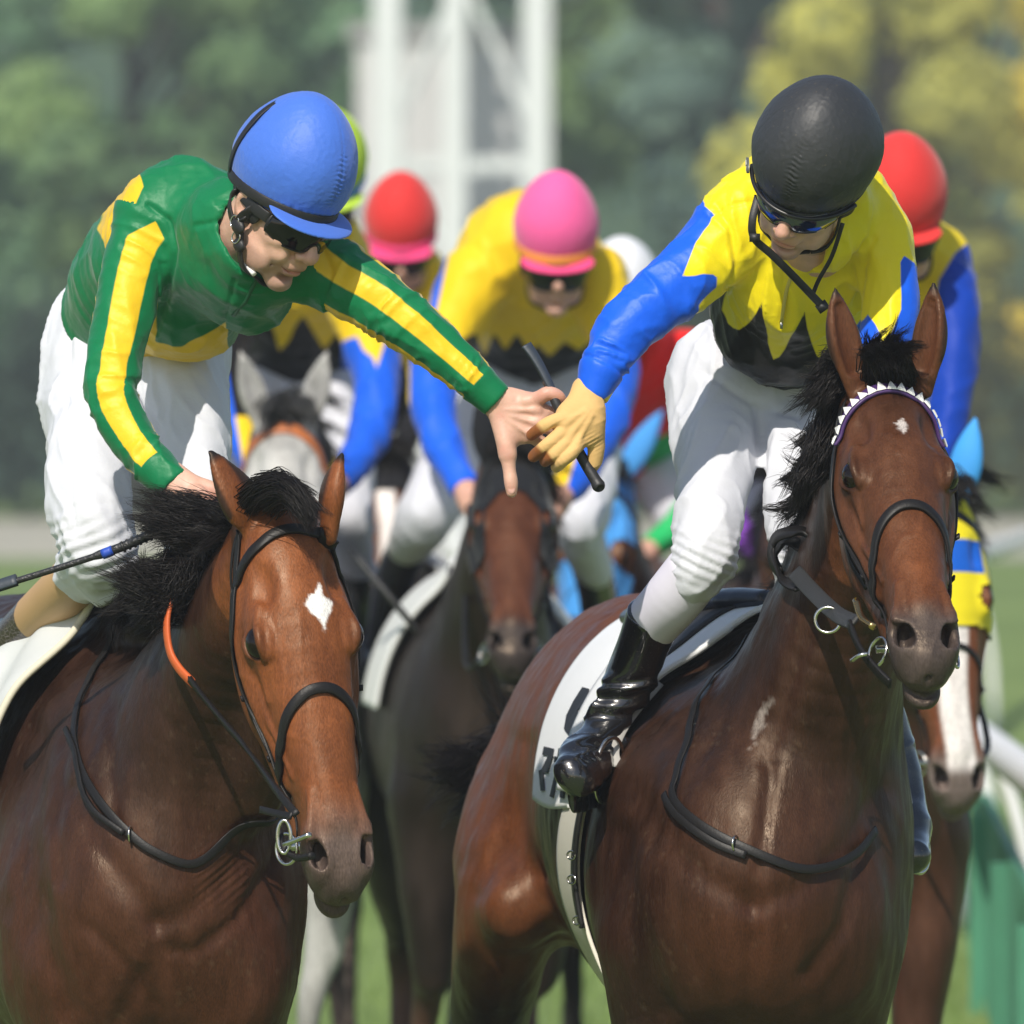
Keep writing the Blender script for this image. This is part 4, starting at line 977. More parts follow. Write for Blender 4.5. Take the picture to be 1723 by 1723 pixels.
    for i in range(30):
        t = i / 29; bx = 1440 - 110 * t; by = 600 + 410 * t; y = -0.2 + 0.5 * t; big = (0.8 if t < 0.16 else 0.45 if t < 0.3 else 0.85 if t < 0.62 else 0.3)
        locks.append(([P(bx + 8, by, y), P(bx - 18 * big, by - 6, y - 0.05), P(bx - (40 + random.uniform(0, 18)) * big, by + random.uniform(-10, 24), y - 0.06), P(bx - (52 + random.uniform(-16, 26)) * big, by + random.uniform(-8, 40), y - 0.04)], 0.010, 0.016, 200))
    for gx, gy, hx, hy, jx, jy, n in ((1440, 610, 1405, 640, 1378, 668, 900), (1425, 620, 1395, 650, 1365, 690, 500), (1410, 700, 1375, 760, 1350, 800, 900), (1400, 760, 1360, 800, 1340, 840, 700), (1430, 600, 1400, 610, 1370, 640, 500)):
        locks.append(([P(gx, gy, -0.18), P(hx, hy, -0.24), P(jx, jy, -0.22)], 0.014, 0.014, n))
    V, Fc = hair(locks, 0.0009, 9, 13, droop=0.004, wav=0.012); obj('mane', V, Fc, M_HAIR, root)
    locks = []
    for i in range(9):
        t = i / 8
        locks.append(([P(1470 + 55 * t, 640, -0.30), P(1468 + 50 * t, 612, -0.33), P(1474 + 44 * t + random.uniform(-8, 8), 590, -0.36), P(1480 + 50 * t + random.uniform(-14, 14), 578 + random.uniform(-4, 26), -0.4)], 0.009, 0.012, 330))
    locks += [([P(1490, 620, -0.31), P(1478, 590, -0.33), P(1482, 566, -0.35), P(1505, 556, -0.36)], 0.008, 0.01, 60)]
    V, Fc = hair(locks, 0.0009, 8, 14, wav=0.008); obj('forelock', V, Fc, M_HAIR, root)
    # tail switching out to the left
    locks = []
    for gx, gy, hx, hy, jx, jy, kx, ky, n in ((960, 1240, 880, 1225, 845, 1180, 798, 1112, 30), (950, 1250, 870, 1235, 835, 1190, 822, 1124, 30), (940, 1270, 850, 1270, 800, 1285, 745, 1296, 800), (935, 1285, 850, 1290, 795, 1305, 752, 1318, 700), (930, 1300, 850, 1305, 805, 1322, 772, 1340, 300), (900, 1340, 810, 1350, 780, 1372, 745, 1392, 25)):
        locks.append(([P(gx, gy, 2.3), P(hx, hy, 2.4), P(jx, jy, 2.4), P(kx, ky, 2.35)], 0.03, 0.03, n))
    V, Fc = hair(locks, 0.0012, 9, 15, wav=0.02); obj('tail', V, Fc, M_HAIR, root)
    # number cloth under the saddle, white pad along the shoulder, girth
    m_cl = plain('bright white saddle cloth', (0.80, 0.82, 0.83), 0.85, bump=0.35, scale=700, amt=0.05, sheen=0.2, vs=5)
    G, Nn = drape(s, [[(1125, 1035, 1.30), (1040, 1068, 1.28), (990, 1140, 1.24), (940, 1230, 1.18), (902, 1345, 1.08)],
                      [(1150, 1030, 1.05), (1085, 1065, 1.02), (1030, 1150, 0.96), (985, 1250, 0.90), (950, 1362, 0.82)],
                      [(1170, 1030, 0.85), (1120, 1070, 0.80), (1075, 1150, 0.74), (1035, 1260, 0.66), (1006, 1366, 0.58)]], 0.012, 0.004, 36, 48)
    V, Fc = slab(G, Nn, 0.004); nc = obj('number_cloth', V, Fc, m_cl, root)
    ink = plain('black printed ink', (0.012, 0.014, 0.02), 0.7, bump=0.1)
    def marks(polys, off=0.0055):
        parts = []
        for poly in polys:
            base = [uv_pt(G, Nn, u, v, off) for u, v in poly]; top = [uv_pt(G, Nn, u, v, off + 0.0012) for u, v in poly]; n = len(poly)
            parts.append((base, top))
        Vv = []; Ff = []
        for b_, t_ in parts:
            o = len(Vv); n = len(b_); Vv += list(b_) + list(t_); Ff.append([o + n + i for i in range(n)]); Ff += [[o + i, o + (i + 1) % n, o + n + (i + 1) % n, o + n + i] for i in range(n)]
        return np.array(Vv), Ff
    # katakana ma, ka and part of the number, placed where they stand on the cloth
    uu, vv = np.meshgrid(np.linspace(0, 1, 160), np.linspace(0, 1, 220), indexing='ij'); uu = uu.ravel(); vv = vv.ravel()
    gi_ = np.array([uv_pt(G, Nn, a, b_, 0.005) for a, b_ in zip(uu, vv)]); gp = to_px(gi_)
    def find(poly):
        out = []
        for q in poly:
            k = np.argmin(((gp - q) ** 2).sum(1)); out.append((uu[k], vv[k]))
        return out
    V, Fc = marks([find(q) for q in ([(916, 1257), (933, 1261), (930, 1274), (914, 1269)], [(925, 1268), (932, 1271), (922, 1302), (911, 1298)], [(908, 1296), (915, 1294), (917, 1332), (911, 1330)],
                   [(934, 1272), (954, 1278), (952, 1289), (933, 1282)], [(941, 1260), (947, 1262), (941, 1302), (932, 1342), (926, 1339), (935, 1300)], [(948, 1284), (954, 1287), (950, 1344), (943, 1341)])])
    obj('lettering', V, Fc, ink, nc, smooth=False)
    V, Fc = marks([find([(981, 1156), (966, 1180), (954, 1204), (950, 1226), (957, 1236), (970, 1232), (976, 1214), (973, 1196), (984, 1186), (992, 1160)])]); obj('cloth_number', V, Fc, ink, nc, smooth=False)
    G2, N2 = drape(s, [[(1300, 1040, 0.42), (1235, 1085, 0.42), (1172, 1150, 0.40), (1120, 1200, 0.38), (1080, 1262, 0.36), (1040, 1345, 0.34)],
                       [(1285, 1035, 0.60), (1210, 1065, 0.60), (1135, 1120, 0.56), (1075, 1185, 0.52), (1035, 1270, 0.48), (1014, 1345, 0.46)],
                       [(1270, 1028, 0.9), (1190, 1045, 0.85), (1100, 1090, 0.8), (1045, 1160, 0.74), (1005, 1250, 0.7), (995, 1340, 0.66)]], 0.02, 0.01, 20, 50)
    V, Fc = slab(G2, N2, 0.010); sc = obj('saddle_cloth', V, Fc, m_cl, root)
    G3, N3 = drape(s, [[(1040, 1340, 0.40), (1006, 1400, 0.42), (984, 1500, 0.45), (985, 1620, 0.42), (1010, 1740, 0.4)], [(1008, 1350, 0.52), (982, 1400, 0.55), (960, 1500, 0.6), (962, 1620, 0.55), (990, 1740, 0.5)], [(990, 1350, 0.64), (965, 1400, 0.7), (945, 1500, 0.75), (948, 1620, 0.7), (975, 1740, 0.62)]], 0.006, 0.01, 14, 40)
    V, Fc = slab(G3, N3, 0.006); gi = obj('girth', V, Fc, plain('cream girth', (0.72, 0.69, 0.60), 0.8), root)
    V, Fc = strap_px(s, [(1028, 1330, 0.40), (1004, 1400, 0.42), (992, 1480, 0.45), (984, 1560, 0.45)], 0.042, 0.008, 0.012, it=7); ge = obj('girth_elastic', V, Fc, M_BLACK, gi)
    for q in ((1000, 1440, 0.42), (996, 1478, 0.42), (990, 1545, 0.44)):
        c = s.snap(np.array([P(*q)]), 0.022)[0][0]; V, Fc = ring(c, rot('Z', -40) @ np.eye(3)[:, [0, 2, 1]], 0.009, 0.0018, 16, 0.8); obj('girth_buckle', V, Fc, M_STEEL, gi)
    sad = SDF(); add_pxchain(sad, [(1290, 1010, 0.52, 30, 18), (1235, 1015, 0.62, 62, 26), (1195, 1035, 0.82, 96, 30), (1150, 1040, 1.1, 110, 34)], uref=(1, 0, 0), k=0.02)
    m_s = plain('dark navy saddle leather', (0.01, 0.014, 0.028), 0.35, coat=0.3)
    V, Fc = mesh_sdf(sad, 0.006); sd_ = obj('saddle', V, Fc, m_s, root)
    V, Fc = drape(s, [[(1262, 1035, 0.55), (1180, 1075, 0.5), (1110, 1150, 0.46), (1066, 1230, 0.42)], [(1250, 1030, 0.7), (1150, 1060, 0.66), (1080, 1130, 0.6), (1040, 1215, 0.56)]], 0.03, 0.01, 10, 30)
    V, Fc = slab(V, Fc, 0.006); obj('saddle_flap', V, Fc, plain('black saddle flap', (0.015, 0.015, 0.018), 0.6, bump=0.5, scale=500), sd_)
    for side, rows in ((-1, [(1110, 1150, 0.38), (1075, 1190, 0.33), (1050, 1225, 0.28), (1035, 1262, 0.22), (1040, 1290, 0.20)]), (1, [(1500, 1090, 0.55), (1510, 1200, 0.45), (1520, 1300, 0.36), (1530, 1360, 0.32)])):
        Q = resample([P(*r) for r in rows], 6); V, Fc = ribbon(Q, np.tile([0.0, -1, 0.2], (len(Q), 1)), 0.015, 0.003); st = obj('stirrup', V, Fc, plain('pale stirrup webbing', (0.35, 0.34, 0.32), 0.6), root)
        c = P(1024, 1296, 0.20) if side < 0 else P(1536, 1415, 0.30); Rr = rot('Y', 8 if side < 0 else -15) @ rot('Z', 62 if side < 0 else 60) @ np.stack([np.array([1.0, 0, 0]), np.array([0, 0, 1.0]), np.array([0, 1.0, 0])], 1)
        V, Fc = ring(c, Rr, 0.050, 0.0042, 40, 1.12); obj('stirrup_iron', V, Fc, M_STEEL, st)
    return root, s, F
# ------------------------------------------------------------------ the two riders in front
def under(b, rows, f=0.62):
    add_pxchain(b, [(r[0], r[1], r[2], r[3] * f, (r[4] if len(r) > 4 else r[3]) * f) for r in rows], 0.02)

def person_A():
    root = thing('person', 'rider in green and yellow silks and blue helmet, leaning across to shake hands', 'person', (P(230, 600, 0.4)[0], 0.4, 1.3))
    F = person_frame(P(469, 352, -0.08), 44, 34, 3, 1.0)
    b = SDF(); add_head(b, F, smile=6)
    b.chain([F.pt((-25, 0, -45)), P(400, 410, 0.02), P(370, 430, 0.1)], [0.058, 0.056, 0.06], k=0.02)
    # left hand held out: palm, thumb hanging, index over the whip, others folded into the grip
    hy = -0.06
    b.chain([P(812, 655, hy), P(840, 678, hy), P(862, 690, hy)], np.array([[.027, .021], [.029, .020], [.034, .018]]), k=0.006)
    b.chain([P(850, 686, hy), P(880, 700, hy), P(902, 715, hy)], np.array([[.036, .017], [.041, .016], [.037, .015]]), k=0.008)
    b.ell(P(862, 722, hy), (.026, .018, .030), rot('Y', 10), 0.012)
    b.chain([P(838, 700, hy - .004), P(850, 740, hy - .012), P(854, 765, hy - .014)], [.013, .0165, .0155], k=0.012)
    b.chain([P(854, 762, hy - .014), P(857, 790, hy - .016), P(860, 812, hy - .018), P(861, 828, hy - .018)], [.0145, .0112, .0118, .0092], k=0.004)      # thumb
    b.chain([P(886, 676, hy), P(906, 670, hy - .012), P(922, 662, hy - .018), P(938, 667, hy - .012), P(947, 680, hy + .004)], [.014, .0125, .0122, .0115, .0098], k=0.007)   # index
    b.chain([P(905, 692, hy), P(930, 696, hy + .010), P(944, 700, hy + .022)], [.0130, .0120, .010], k=0.007)
    b.chain([P(905, 712, hy), P(930, 722, hy + .010), P(944, 724, hy + .022)], [.0125, .0115, .010], k=0.006)
    b.chain([P(897, 735, hy), P(916, 748, hy + .004), P(930, 752, hy + .018)], [.0120, .0108, .009], k=0.006)
    for x, y in ((884, 676), (902, 690), (905, 712), (896, 733)): b.ell(P(x, y, hy - .010), .0095, None, 0.01)      # knuckles
    for x0, y0, x1, y1 in ((850, 690, 896, 690), (850, 698, 898, 710), (852, 706, 890, 730)): b.chain([P(x0, y0, hy - .017), P(x1, y1, hy - .016)], [.0022, .0032], k=0.007)
    # right hand closed on rein and whip in the mane
    hb = -0.10
    b.chain([P(288, 800, hb + .02), P(306, 820, hb), P(330, 838, hb - .01)], np.array([[.025, .02], [.031, .022], [.032, .022]]), k=0.008)
    for i in range(4):
        x, y = 322 + i * 9, 826 + i * 9
        b.chain([P(x, y, hb - .015), P(x + 14, y + 2, hb - .032), P(x + 20, y + 14, hb - .022), P(x + 12, y + 20, hb - .004)], [.0115, .0110, .0105, .009], k=0.004)
    b.chain([P(330, 815, hb), P(352, 820, hb - .012), P(368, 830, hb - .014)], [.013, .012, .010], k=0.006)
    # trunk and limbs under the clothes
    b.chain([P(215, 545, 0.45), P(290, 460, 0.28), P(370, 410, 0.12)], [0.08, 0.09, 0.08], k=0.03)
    armL = [(250, 378, 0.10, 60, 56), (226, 450, 0.07, 54, 52), (206, 545, 0.04, 50, 48), (190, 620, 0.01, 47, 45), (190, 675, -0.01, 45, 43), (222, 738, -0.04, 39, 38), (262, 785, -0.07, 36, 35)]
    armR = [(500, 415, 0.02, 56, 54), (560, 462, 0.0, 62, 54), (625, 500, -0.02, 57, 52), (690, 548, -0.04, 50, 47), (750, 598, -0.05, 42, 40), (798, 640, -0.06, 36, 35)]
    legL = [(178, 560, 0.52, 100, 105), (150, 640, 0.46, 84, 92), (146, 740, 0.34, 72, 80), (150, 850, 0.22, 70, 76), (160, 920, 0.18, 62, 62), (140, 960, 0.26, 50, 50)]
    legR = [(285, 590, 0.44, 92, 95), (318, 700, 0.34, 72, 80), (330, 800, 0.27, 62, 66), (335, 900, 0.22, 56, 58), (340, 960, 0.24, 46, 48)]
    under(b, armL + [(288, 810, -0.085, 32)]); under(b, armR + [(825, 664, -0.06, 32)]); under(b, legL + [(80, 1030, 0.5, 40), (10, 1100, 0.66, 34)]); under(b, legR + [(370, 1060, 0.4, 50), (425, 1290, 0.7, 38)])
    V, Fc = mesh_join_regions(b, 0.008, [(*pxbox(385, 280, 560, 500, -0.24, 0.10), 0.0022), (*pxbox(822, 630, 962, 850, -0.12, 0.02), 0.0016), (*pxbox(286, 780, 392, 892, -0.2, 0.0), 0.0022)])
    L = F.inv(V); px = to_px(V)
    red = 0.5 * np.exp(-(((L - [110, 0, -26]) / [16, 18, 16]) ** 2).sum(1)) + 0.75 * np.exp(-((L[:, 2] + 63) / 9) ** 2 - (L[:, 1] / 24) ** 2) * (L[:, 0] > 84)
    for x, y, r in ((905, 668, 14), (922, 664, 12), (940, 668, 10), (861, 822, 9), (848, 756, 10), (842, 698, 10), (857, 770, 8), (350, 840, 20)): red += 0.32 * np.exp(-(((px - [x, y]) / r) ** 2).sum(1))
    stub = 0.5 * sstep(-45, -62, L[:, 2]) * (L[:, 0] > 0) * (np.linalg.norm(L, axis=1) < 150) * sstep(4, 14, np.abs(L[:, 2] + 63) + np.abs(L[:, 1]) * 0.4)
    obj('body', V, Fc, M_SKIN, root, {'m1': np.clip(red, 0, 0.8), 'm2': stub})
    nl = SDF(); nl.ell(P(861, 824, hy - .0262), (.0062, .0022, .008), None, 0.001); V, Fc = mesh_sdf(nl, 0.0012); obj('thumbnail', V, Fc, plain('pale nail', (0.62, 0.36, 0.30), 0.3, bump=0), root)

    # silks
    s = SDF()
    add_pxchain(s, [(205, 560, 0.46, 108, 92), (238, 480, 0.34, 120, 105), (300, 420, 0.20, 132, 118), (360, 395, 0.12, 110, 96)], 0.03)
    add_pxchain(s, [(345, 395, 0.10, 100, 84), (420, 435, 0.02, 92, 74), (490, 440, 0.0, 66, 58)], 0.04)
    add_pxell(s, 318, 540, 0.26, (88, 90, 66), 0.05)
    add_pxell(s, 420, 500, 0.10, (70, 70, 62), 0.05)
    add_pxchain(s, [(315, 345, 0.12, 84, 70), (258, 360, 0.10, 66, 62)], 0.03)
    add_pxchain(s, armL, 0.02)
    add_pxchain(s, armR, 0.025)
    add_pxchain(s, [(795, 638, -0.06, 34, 33), (836, 675, -0.06, 31, 29)], 0.006, flat1=True, n=2)      # cuffs
    add_pxchain(s, [(258, 782, -0.07, 37, 35), (294, 818, -0.09, 34, 32)], 0.006, flat1=True, n=2)
    s.chain([P(842, 681, -0.06), P(862, 698, -0.06)], np.array([[.026, .024], [.024, .022]]), k=0.003, sub=True)
    s.chain([P(300, 823, -0.092), P(315, 838, -0.10)], np.array([[.030, .026], [.028, .024]]), k=0.003, sub=True)
    # stand collar round the neck
    s.chain([P(388, 380, 0.02), P(405, 398, 0.0), P(424, 418, -0.03)], np.array([[.083, .080], [.075, .072], [.066, .064]]), k=0.02)
    s.chain([P(395, 370, 0.0), P(428, 405, -0.06), P(470, 440, -0.12)], np.array([[.050, .050], [.050, .050], [.055, .055]]), k=0.008, sub=True)
    V, Fc = mesh_sdf(s, 0.0042)
    N = vnormals(V, Fc); px = to_px(V)
    AR = np.array([P(*r[:3]) for r in armR] + [P(836, 675, -0.06)]); AL = np.array([P(*r[:3]) for r in armL] + [P(294, 818, -0.09)])
    tR, aR, dR, LR = along(V, AR); tL, aL, dL, LL = along(V, AL)
    onR = (px[:, 0] > 520 + 0.25 * (px[:, 1] - 420)) & (dR < 0.085); onL = (dL < 0.068) & (px[:, 0] < 300) & ((px[:, 0] < 268 + (px[:, 1] < 440) * 20))
    # creases: bunched rings at elbows and cuffs, drag lines from armpit and collar
    def rings(t, a, d, t0, w, amp, f, seed):
        q = np.stack([t * f / 4.2 + 0.5 * np.sin(a + seed), np.cos(a) * 0.9, np.sin(a) * 0.9 + seed], 1)
        return 2.6 * amp * np.exp(-((t - t0) / w) ** 2) * ((1 - np.abs(vnoise(q, seed))) ** 2.5 - 0.4) * (d < 0.09)
    dsp = np.zeros(len(V))
    for t0, w, am, f, sd_ in ((0.205, 0.045, .0026, 260, 1), (0.085, 0.05, .0026, 210, 2), (0.30, 0.05, .0014, 200, 3), (LR - 0.055, 0.022, .0030, 330, 4)): dsp += onR * rings(tR, aR, dR, t0, w, am, f, sd_)
    for t0, w, am, f, sd_ in ((0.30, 0.06, .0026, 230, 5), (0.06, 0.05, .0018, 180, 6), (0.17, 0.06, .0010, 150, 7), (LL - 0.07, 0.025, .0035, 320, 8)): dsp += onL * rings(tL, aL, dL, t0, w, am, f, sd_)
    body = ~(onR | onL)
    dsp += 0.0062 * fold_noise(V, [0.5, -0.2, -0.8], 17, 3, 21) * body + 0.0045 * fold_noise(V, [0.9, -0.3, 0.25], 20, 4, 31) * body * sstep(480, 380, px[:, 1])
    dsp += 0.0034 * fold_noise(V, [0.25, -0.2, -1], 26, 6, 41) * onL + 0.0034 * fold_noise(V, [0.7, 0.2, -0.7], 28, 7, 42) * onR + 0.0006 * fbm(V * 45, 44, 3) + 0.0016 * fold_noise(V, [0.3, -0.2, -0.9], 48, 8, 45) * body
    cR = onR & (tR > LR - 0.047); cL = onL & (tL > LL - 0.052)
    dsp[cR | cL] *= 0.15
    V2 = V + N * dsp[:, None]
    for pl, dp, wd in (([(250, 345), (285, 372), (296, 420), (282, 500), (262, 560)], .006, 5), ([(330, 380), (372, 372), (392, 350)], .004, 4), ([(395, 470), (384, 520), (372, 555)], .003, 3), ([(545, 500), (560, 460), (545, 420)], .004, 5)):
        V2 = groove(V2, N, px, pl, dp, wd)
    # colour: green ground, yellow stripes down the sleeves, yellow blocks on back and waist
    pat = np.full(len(V), -0.05)
    sR = (np.cos(4 * (aR - math.radians(-10))) - 0.1) * 0.010; sL = (np.cos(3 * (aL - math.radians(-2))) - 0.0) * 0.014
    mm = 0.001
    bl = poly_sd(px, [(236, 293), (241, 313), (190, 425), (184, 436), (160, 384), (190, 330), (215, 300)]) * mm
    bl2 = poly_sd(px, [(264, 505), (262, 560), (260, 576), (306, 584), (345, 562), (381, 541), (384, 584), (390, 640), (240, 640), (236, 520)]) * mm
    pat = np.where(body, np.maximum(bl, bl2), pat)
    tip = poly_sd(px, [(150, 880), (120, 640), (150, 470), (205, 400), (262, 372), (285, 420), (284, 450), (262, 520), (240, 640), (320, 900)]) * mm
    pat = np.where(onL, np.minimum(sL, tip), pat); pat = np.where(onR, sR, pat)
    pat = np.where(onR, np.minimum(pat, (LR - 0.045 - tR)), pat); pat = np.where(onL, np.minimum(pat, (LL - 0.052 - tL)), pat)
    m_s = silk('green and yellow satin', (0.004, 0.16, 0.058), (0.78, 0.50, 0.018), rough=0.44, sat=0.5)
    j = obj('jersey', V2, Fc, m_s, root, {'m1': pat})
    # white undershirt edge in the collar, zip
    V, Fc = tube(resample([P(386, 352, -0.07), P(396, 400, -0.075), P(412, 440, -0.095), P(428, 462, -0.11)], 6), 0.0045, 8); obj('undershirt_collar', V, Fc, plain('white cotton knit', (0.8, 0.8, 0.8), 0.8), j)
    Q, Nn = s.snap(resample([P(440, 480, -0.1), P(412, 515, -0.05), P(390, 548, 0.0), P(378, 566, 0.0)], 6), 0.001); V, Fc = ribbon(Q, Nn, 0.006, 0.0025); obj('zip', V, Fc, plain('green zip tape', (0.01, 0.10, 0.045), 0.5), j)

    # breeches
    t = SDF()
    add_pxell(t, 235, 585, 0.46, (140, 110, 100), 0.04, rotdeg=0)
    add_pxchain(t, legL[:5] + [(176, 965, 0.22, 52, 52)], 0.04)
    add_pxchain(t, [(285, 590, 0.44, 92, 95), (318, 700, 0.34, 72, 80), (330, 800, 0.27, 62, 66), (335, 900, 0.22, 56, 58), (340, 960, 0.24, 46, 48)], 0.04)
    add_pxchain(t, [(165, 925, 0.20, 58, 58), (136, 968, 0.30, 47, 47)], 0.02, flat1=True)
    V, Fc = mesh_sdf(t, 0.005); N = vnormals(V, Fc); px = to_px(V)
    dsp = 0.010 * fold_noise(V, [0.15, -0.2, -1], 15, 2.5, 51) + 0.005 * fold_noise(V, [0.5, -0.2, -1], 30, 5, 55) + 0.005 * fold_noise(V, [0.9, 0, 0.3], 22, 5, 52) * (np.exp(-((px[:, 1] - 935) / 60) ** 2) + 0.4 * np.exp(-((px[:, 1] - 640) / 60) ** 2))
    dsp += 0.0022 * np.sin(px[:, 1] * 0.30 + px[:, 0] * 0.12 + 4 * vnoise(V * 9, 3)) * np.exp(-((px[:, 1] - 925) / 45) ** 2)
    V = V + N * dsp[:, None]
    V = groove(V, N, px, [(118, 560), (112, 700), (120, 800), (125, 900)], .003, 3, 0.6)
    m_w = silk('white nylon breeches', (0.62, 0.635, 0.69), rough=0.55, sat=0.3); br = obj('breeches', V, Fc, m_w, root)
    # tan gaiters and crocodile boots
    m_tan = plain('tan gaiter', (0.50, 0.31, 0.15), 0.6, bump=0.15); m_croc = croc_mat()
    for rows1, rows2, nm in (([(142, 958, 0.28, 42), (116, 988, 0.36, 45), (62, 1040, 0.52, 42)], [(66, 1036, 0.51, 42.5), (30, 1075, 0.60, 41), (-5, 1120, 0.68, 38), (-60, 1260, 0.74, 36), (-80, 1360, 0.72, 38), (-100, 1400, 0.6, 34)], 0), ([(338, 950, 0.24, 44), (350, 1010, 0.3, 48), (370, 1060, 0.4, 50)], [(370, 1060, 0.4, 50), (400, 1150, 0.55, 44), (430, 1290, 0.7, 38), (440, 1380, 0.7, 40), (425, 1430, 0.55, 34)], 1)):
        g = SDF(); add_pxchain(g, rows1, 0.01, flat1=True); V, Fc = mesh_sdf(g, 0.005)
        o = obj('gaiter', V, Fc, m_tan, root)
        g = SDF(); add_pxchain(g, rows2, 0.02, flat0=True); V, Fc = mesh_sdf(g, 0.006); obj('boot', V, Fc, m_croc, root)
    gs = SDF(); add_pxchain(gs, [(142, 958, 0.28, 42), (116, 988, 0.36, 45), (62, 1040, 0.52, 42)], 0.01)
    st = []
    for x0, y0, x1, y1 in ((90, 985, 98, 983), (94, 981, 93, 996), (89, 991, 99, 989), (90, 996, 97, 998), (98, 986, 97, 994)):
        q, n_ = gs.snap(np.array([P(x0, y0, 0.25), P(x1, y1, 0.25)]), 0.0008); st.append(ribbon(q, n_, 0.0018, 0.0008))
    obj('stamp', *join(*st), plain('red stamp ink', (0.5, 0.06, 0.04), 0.7), root)
    # helmet, goggles, harness
    m_h = plain('blue satin helmet cover', (0.055, 0.155, 0.60), 0.5, spec=0.3, bump=0.25, scale=260, amt=0.05, sheen=0.2)
    F0 = F; F = person_frame(P(469, 352, -0.08), 44, 25, 3, 1.0)
    h = helmet_parts(root, F, m_h, m_h, band=(M_BLACK, 30, 0.017), r=(114, 94, 110), c=(-3, 0, 80), peak=(76, 0, 20), prad=(62, 86, 8), cut=17)
    a = np.radians(np.linspace(-80, 260, 60)); n_ = np.stack([-0.62 * np.sin(a) * 0 + np.cos(a) * 0.2, 0 * a, 0 * a], 1)
    Q = F.pts(np.stack([-60 + 62 * np.cos(a) * 0.35 - 0 * a, 105 * np.cos(a) * 0 - 98 * np.sin(np.linspace(-1.3, 1.3, 60)), 78 + 0 * a + 92 * np.cos(np.linspace(-1.3, 1.3, 60))], 1))
    E = SDF(); E.ell(F.pt((-3, 0, 80)), np.array([116, 96, 112]) * 0.001, F.R, 0.001)
    Q, Nn = E.snap(F.pts([(-96, -100, 10), (-70, -100, 70), (-52, -80, 130), (-46, -20, 190), (-50, 50, 170), (-70, 90, 90)]), 0.0); Q, Nn = E.snap(resample(Q, 10), 0.0015)
    V, Fc = ribbon(Q, Nn, 0.014, 0.002); obj('helmet_strap', V, Fc, M_BLACK, h)
    F = F0; g = goggles_parts(root, F, c=(18, 0, 6), up=24, dn=24)
    hs = []
    for sg in (-1, 1):
        for L_, w in (([(34, 80 * sg, 22), (10, 82 * sg, -8), (6, 78 * sg, -40), (22, 66 * sg, -72)], 0.017), ([(-34, 80 * sg, 14), (-26, 82 * sg, -14), (-6, 80 * sg, -36), (14, 72 * sg, -60)], 0.015), ([(14, 72 * sg, -58), (34, 58 * sg, -86), (44, 36 * sg, -106), (50, 0, -116)], 0.013), ([(30, 80 * sg, 16), (26, 79 * sg, -4), (16, 78 * sg, -24)], 0.02)):
            Q, Nn = b.snap(resample(F.pts(L_), 6), 0.006, 4, 0.012); hs.append(ribbon(Q, Nn, w, 0.004))
        E = SDF(); E.ell(F.pt((8, 82 * sg, -34)), (.017, .007, .013), F.R, 0.002); hs.append(mesh_sdf(E, 0.003)); E = SDF(); E.ell(F.pt((22, 74 * sg, -62)), (.014, .007, .012), F.R, 0.002); hs.append(mesh_sdf(E, 0.003))
    hn = obj('chin_harness', *join(*hs), M_BLACK, root)
    for q in ((0, -86, -30), (14, -81, -52)):
        V, Fc = ring(F.pt(q), np.stack([F.R[:, 0], F.R[:, 2], F.R[:, 1]], 1), 0.009, 0.0013, 16, 1.2); obj('buckle', V, Fc, M_STEEL, hn)
    return root

def croc_mat():
    m, nt, b = mat('brown crocodile leather'); b.inputs['Roughness'].default_value = 0.32; b.inputs['Coat Weight'].default_value = 0.3
    tc = nd(nt, 'ShaderNodeTexCoord'); mp = nd(nt, 'ShaderNodeMapping'); mp.inputs['Scale'].default_value = (1, 1, 1.6); nt.links.new(tc.outputs['Object'], mp.inputs[0])
    v = nd(nt, 'ShaderNodeTexVoronoi', feature='DISTANCE_TO_EDGE'); v.inputs['Scale'].default_value = 75; nt.links.new(mp.outputs[0], v.inputs['Vector'])
    r = nd(nt, 'ShaderNodeMapRange'); r.inputs['From Max'].default_value = 0.07; nt.links.new(v.outputs[0], r.inputs['Value'])
    x = nd(nt, 'ShaderNodeMix', data_type='RGBA'); x.inputs['A'].default_value = (0.19, 0.15, 0.14, 1); x.inputs['B'].default_value = (0.035, 0.022, 0.022, 1); nt.links.new(r.outputs[0], x.inputs['Factor']); nt.links.new(x.outputs['Result'], b.inputs['Base Color'])
    bp = nd(nt, 'ShaderNodeBump'); bp.inputs['Strength'].default_value = 0.6; bp.inputs['Distance'].default_value = 0.002; nt.links.new(r.outputs[0], bp.inputs['Height']); nt.links.new(bp.outputs[0], b.inputs['Normal']); return m

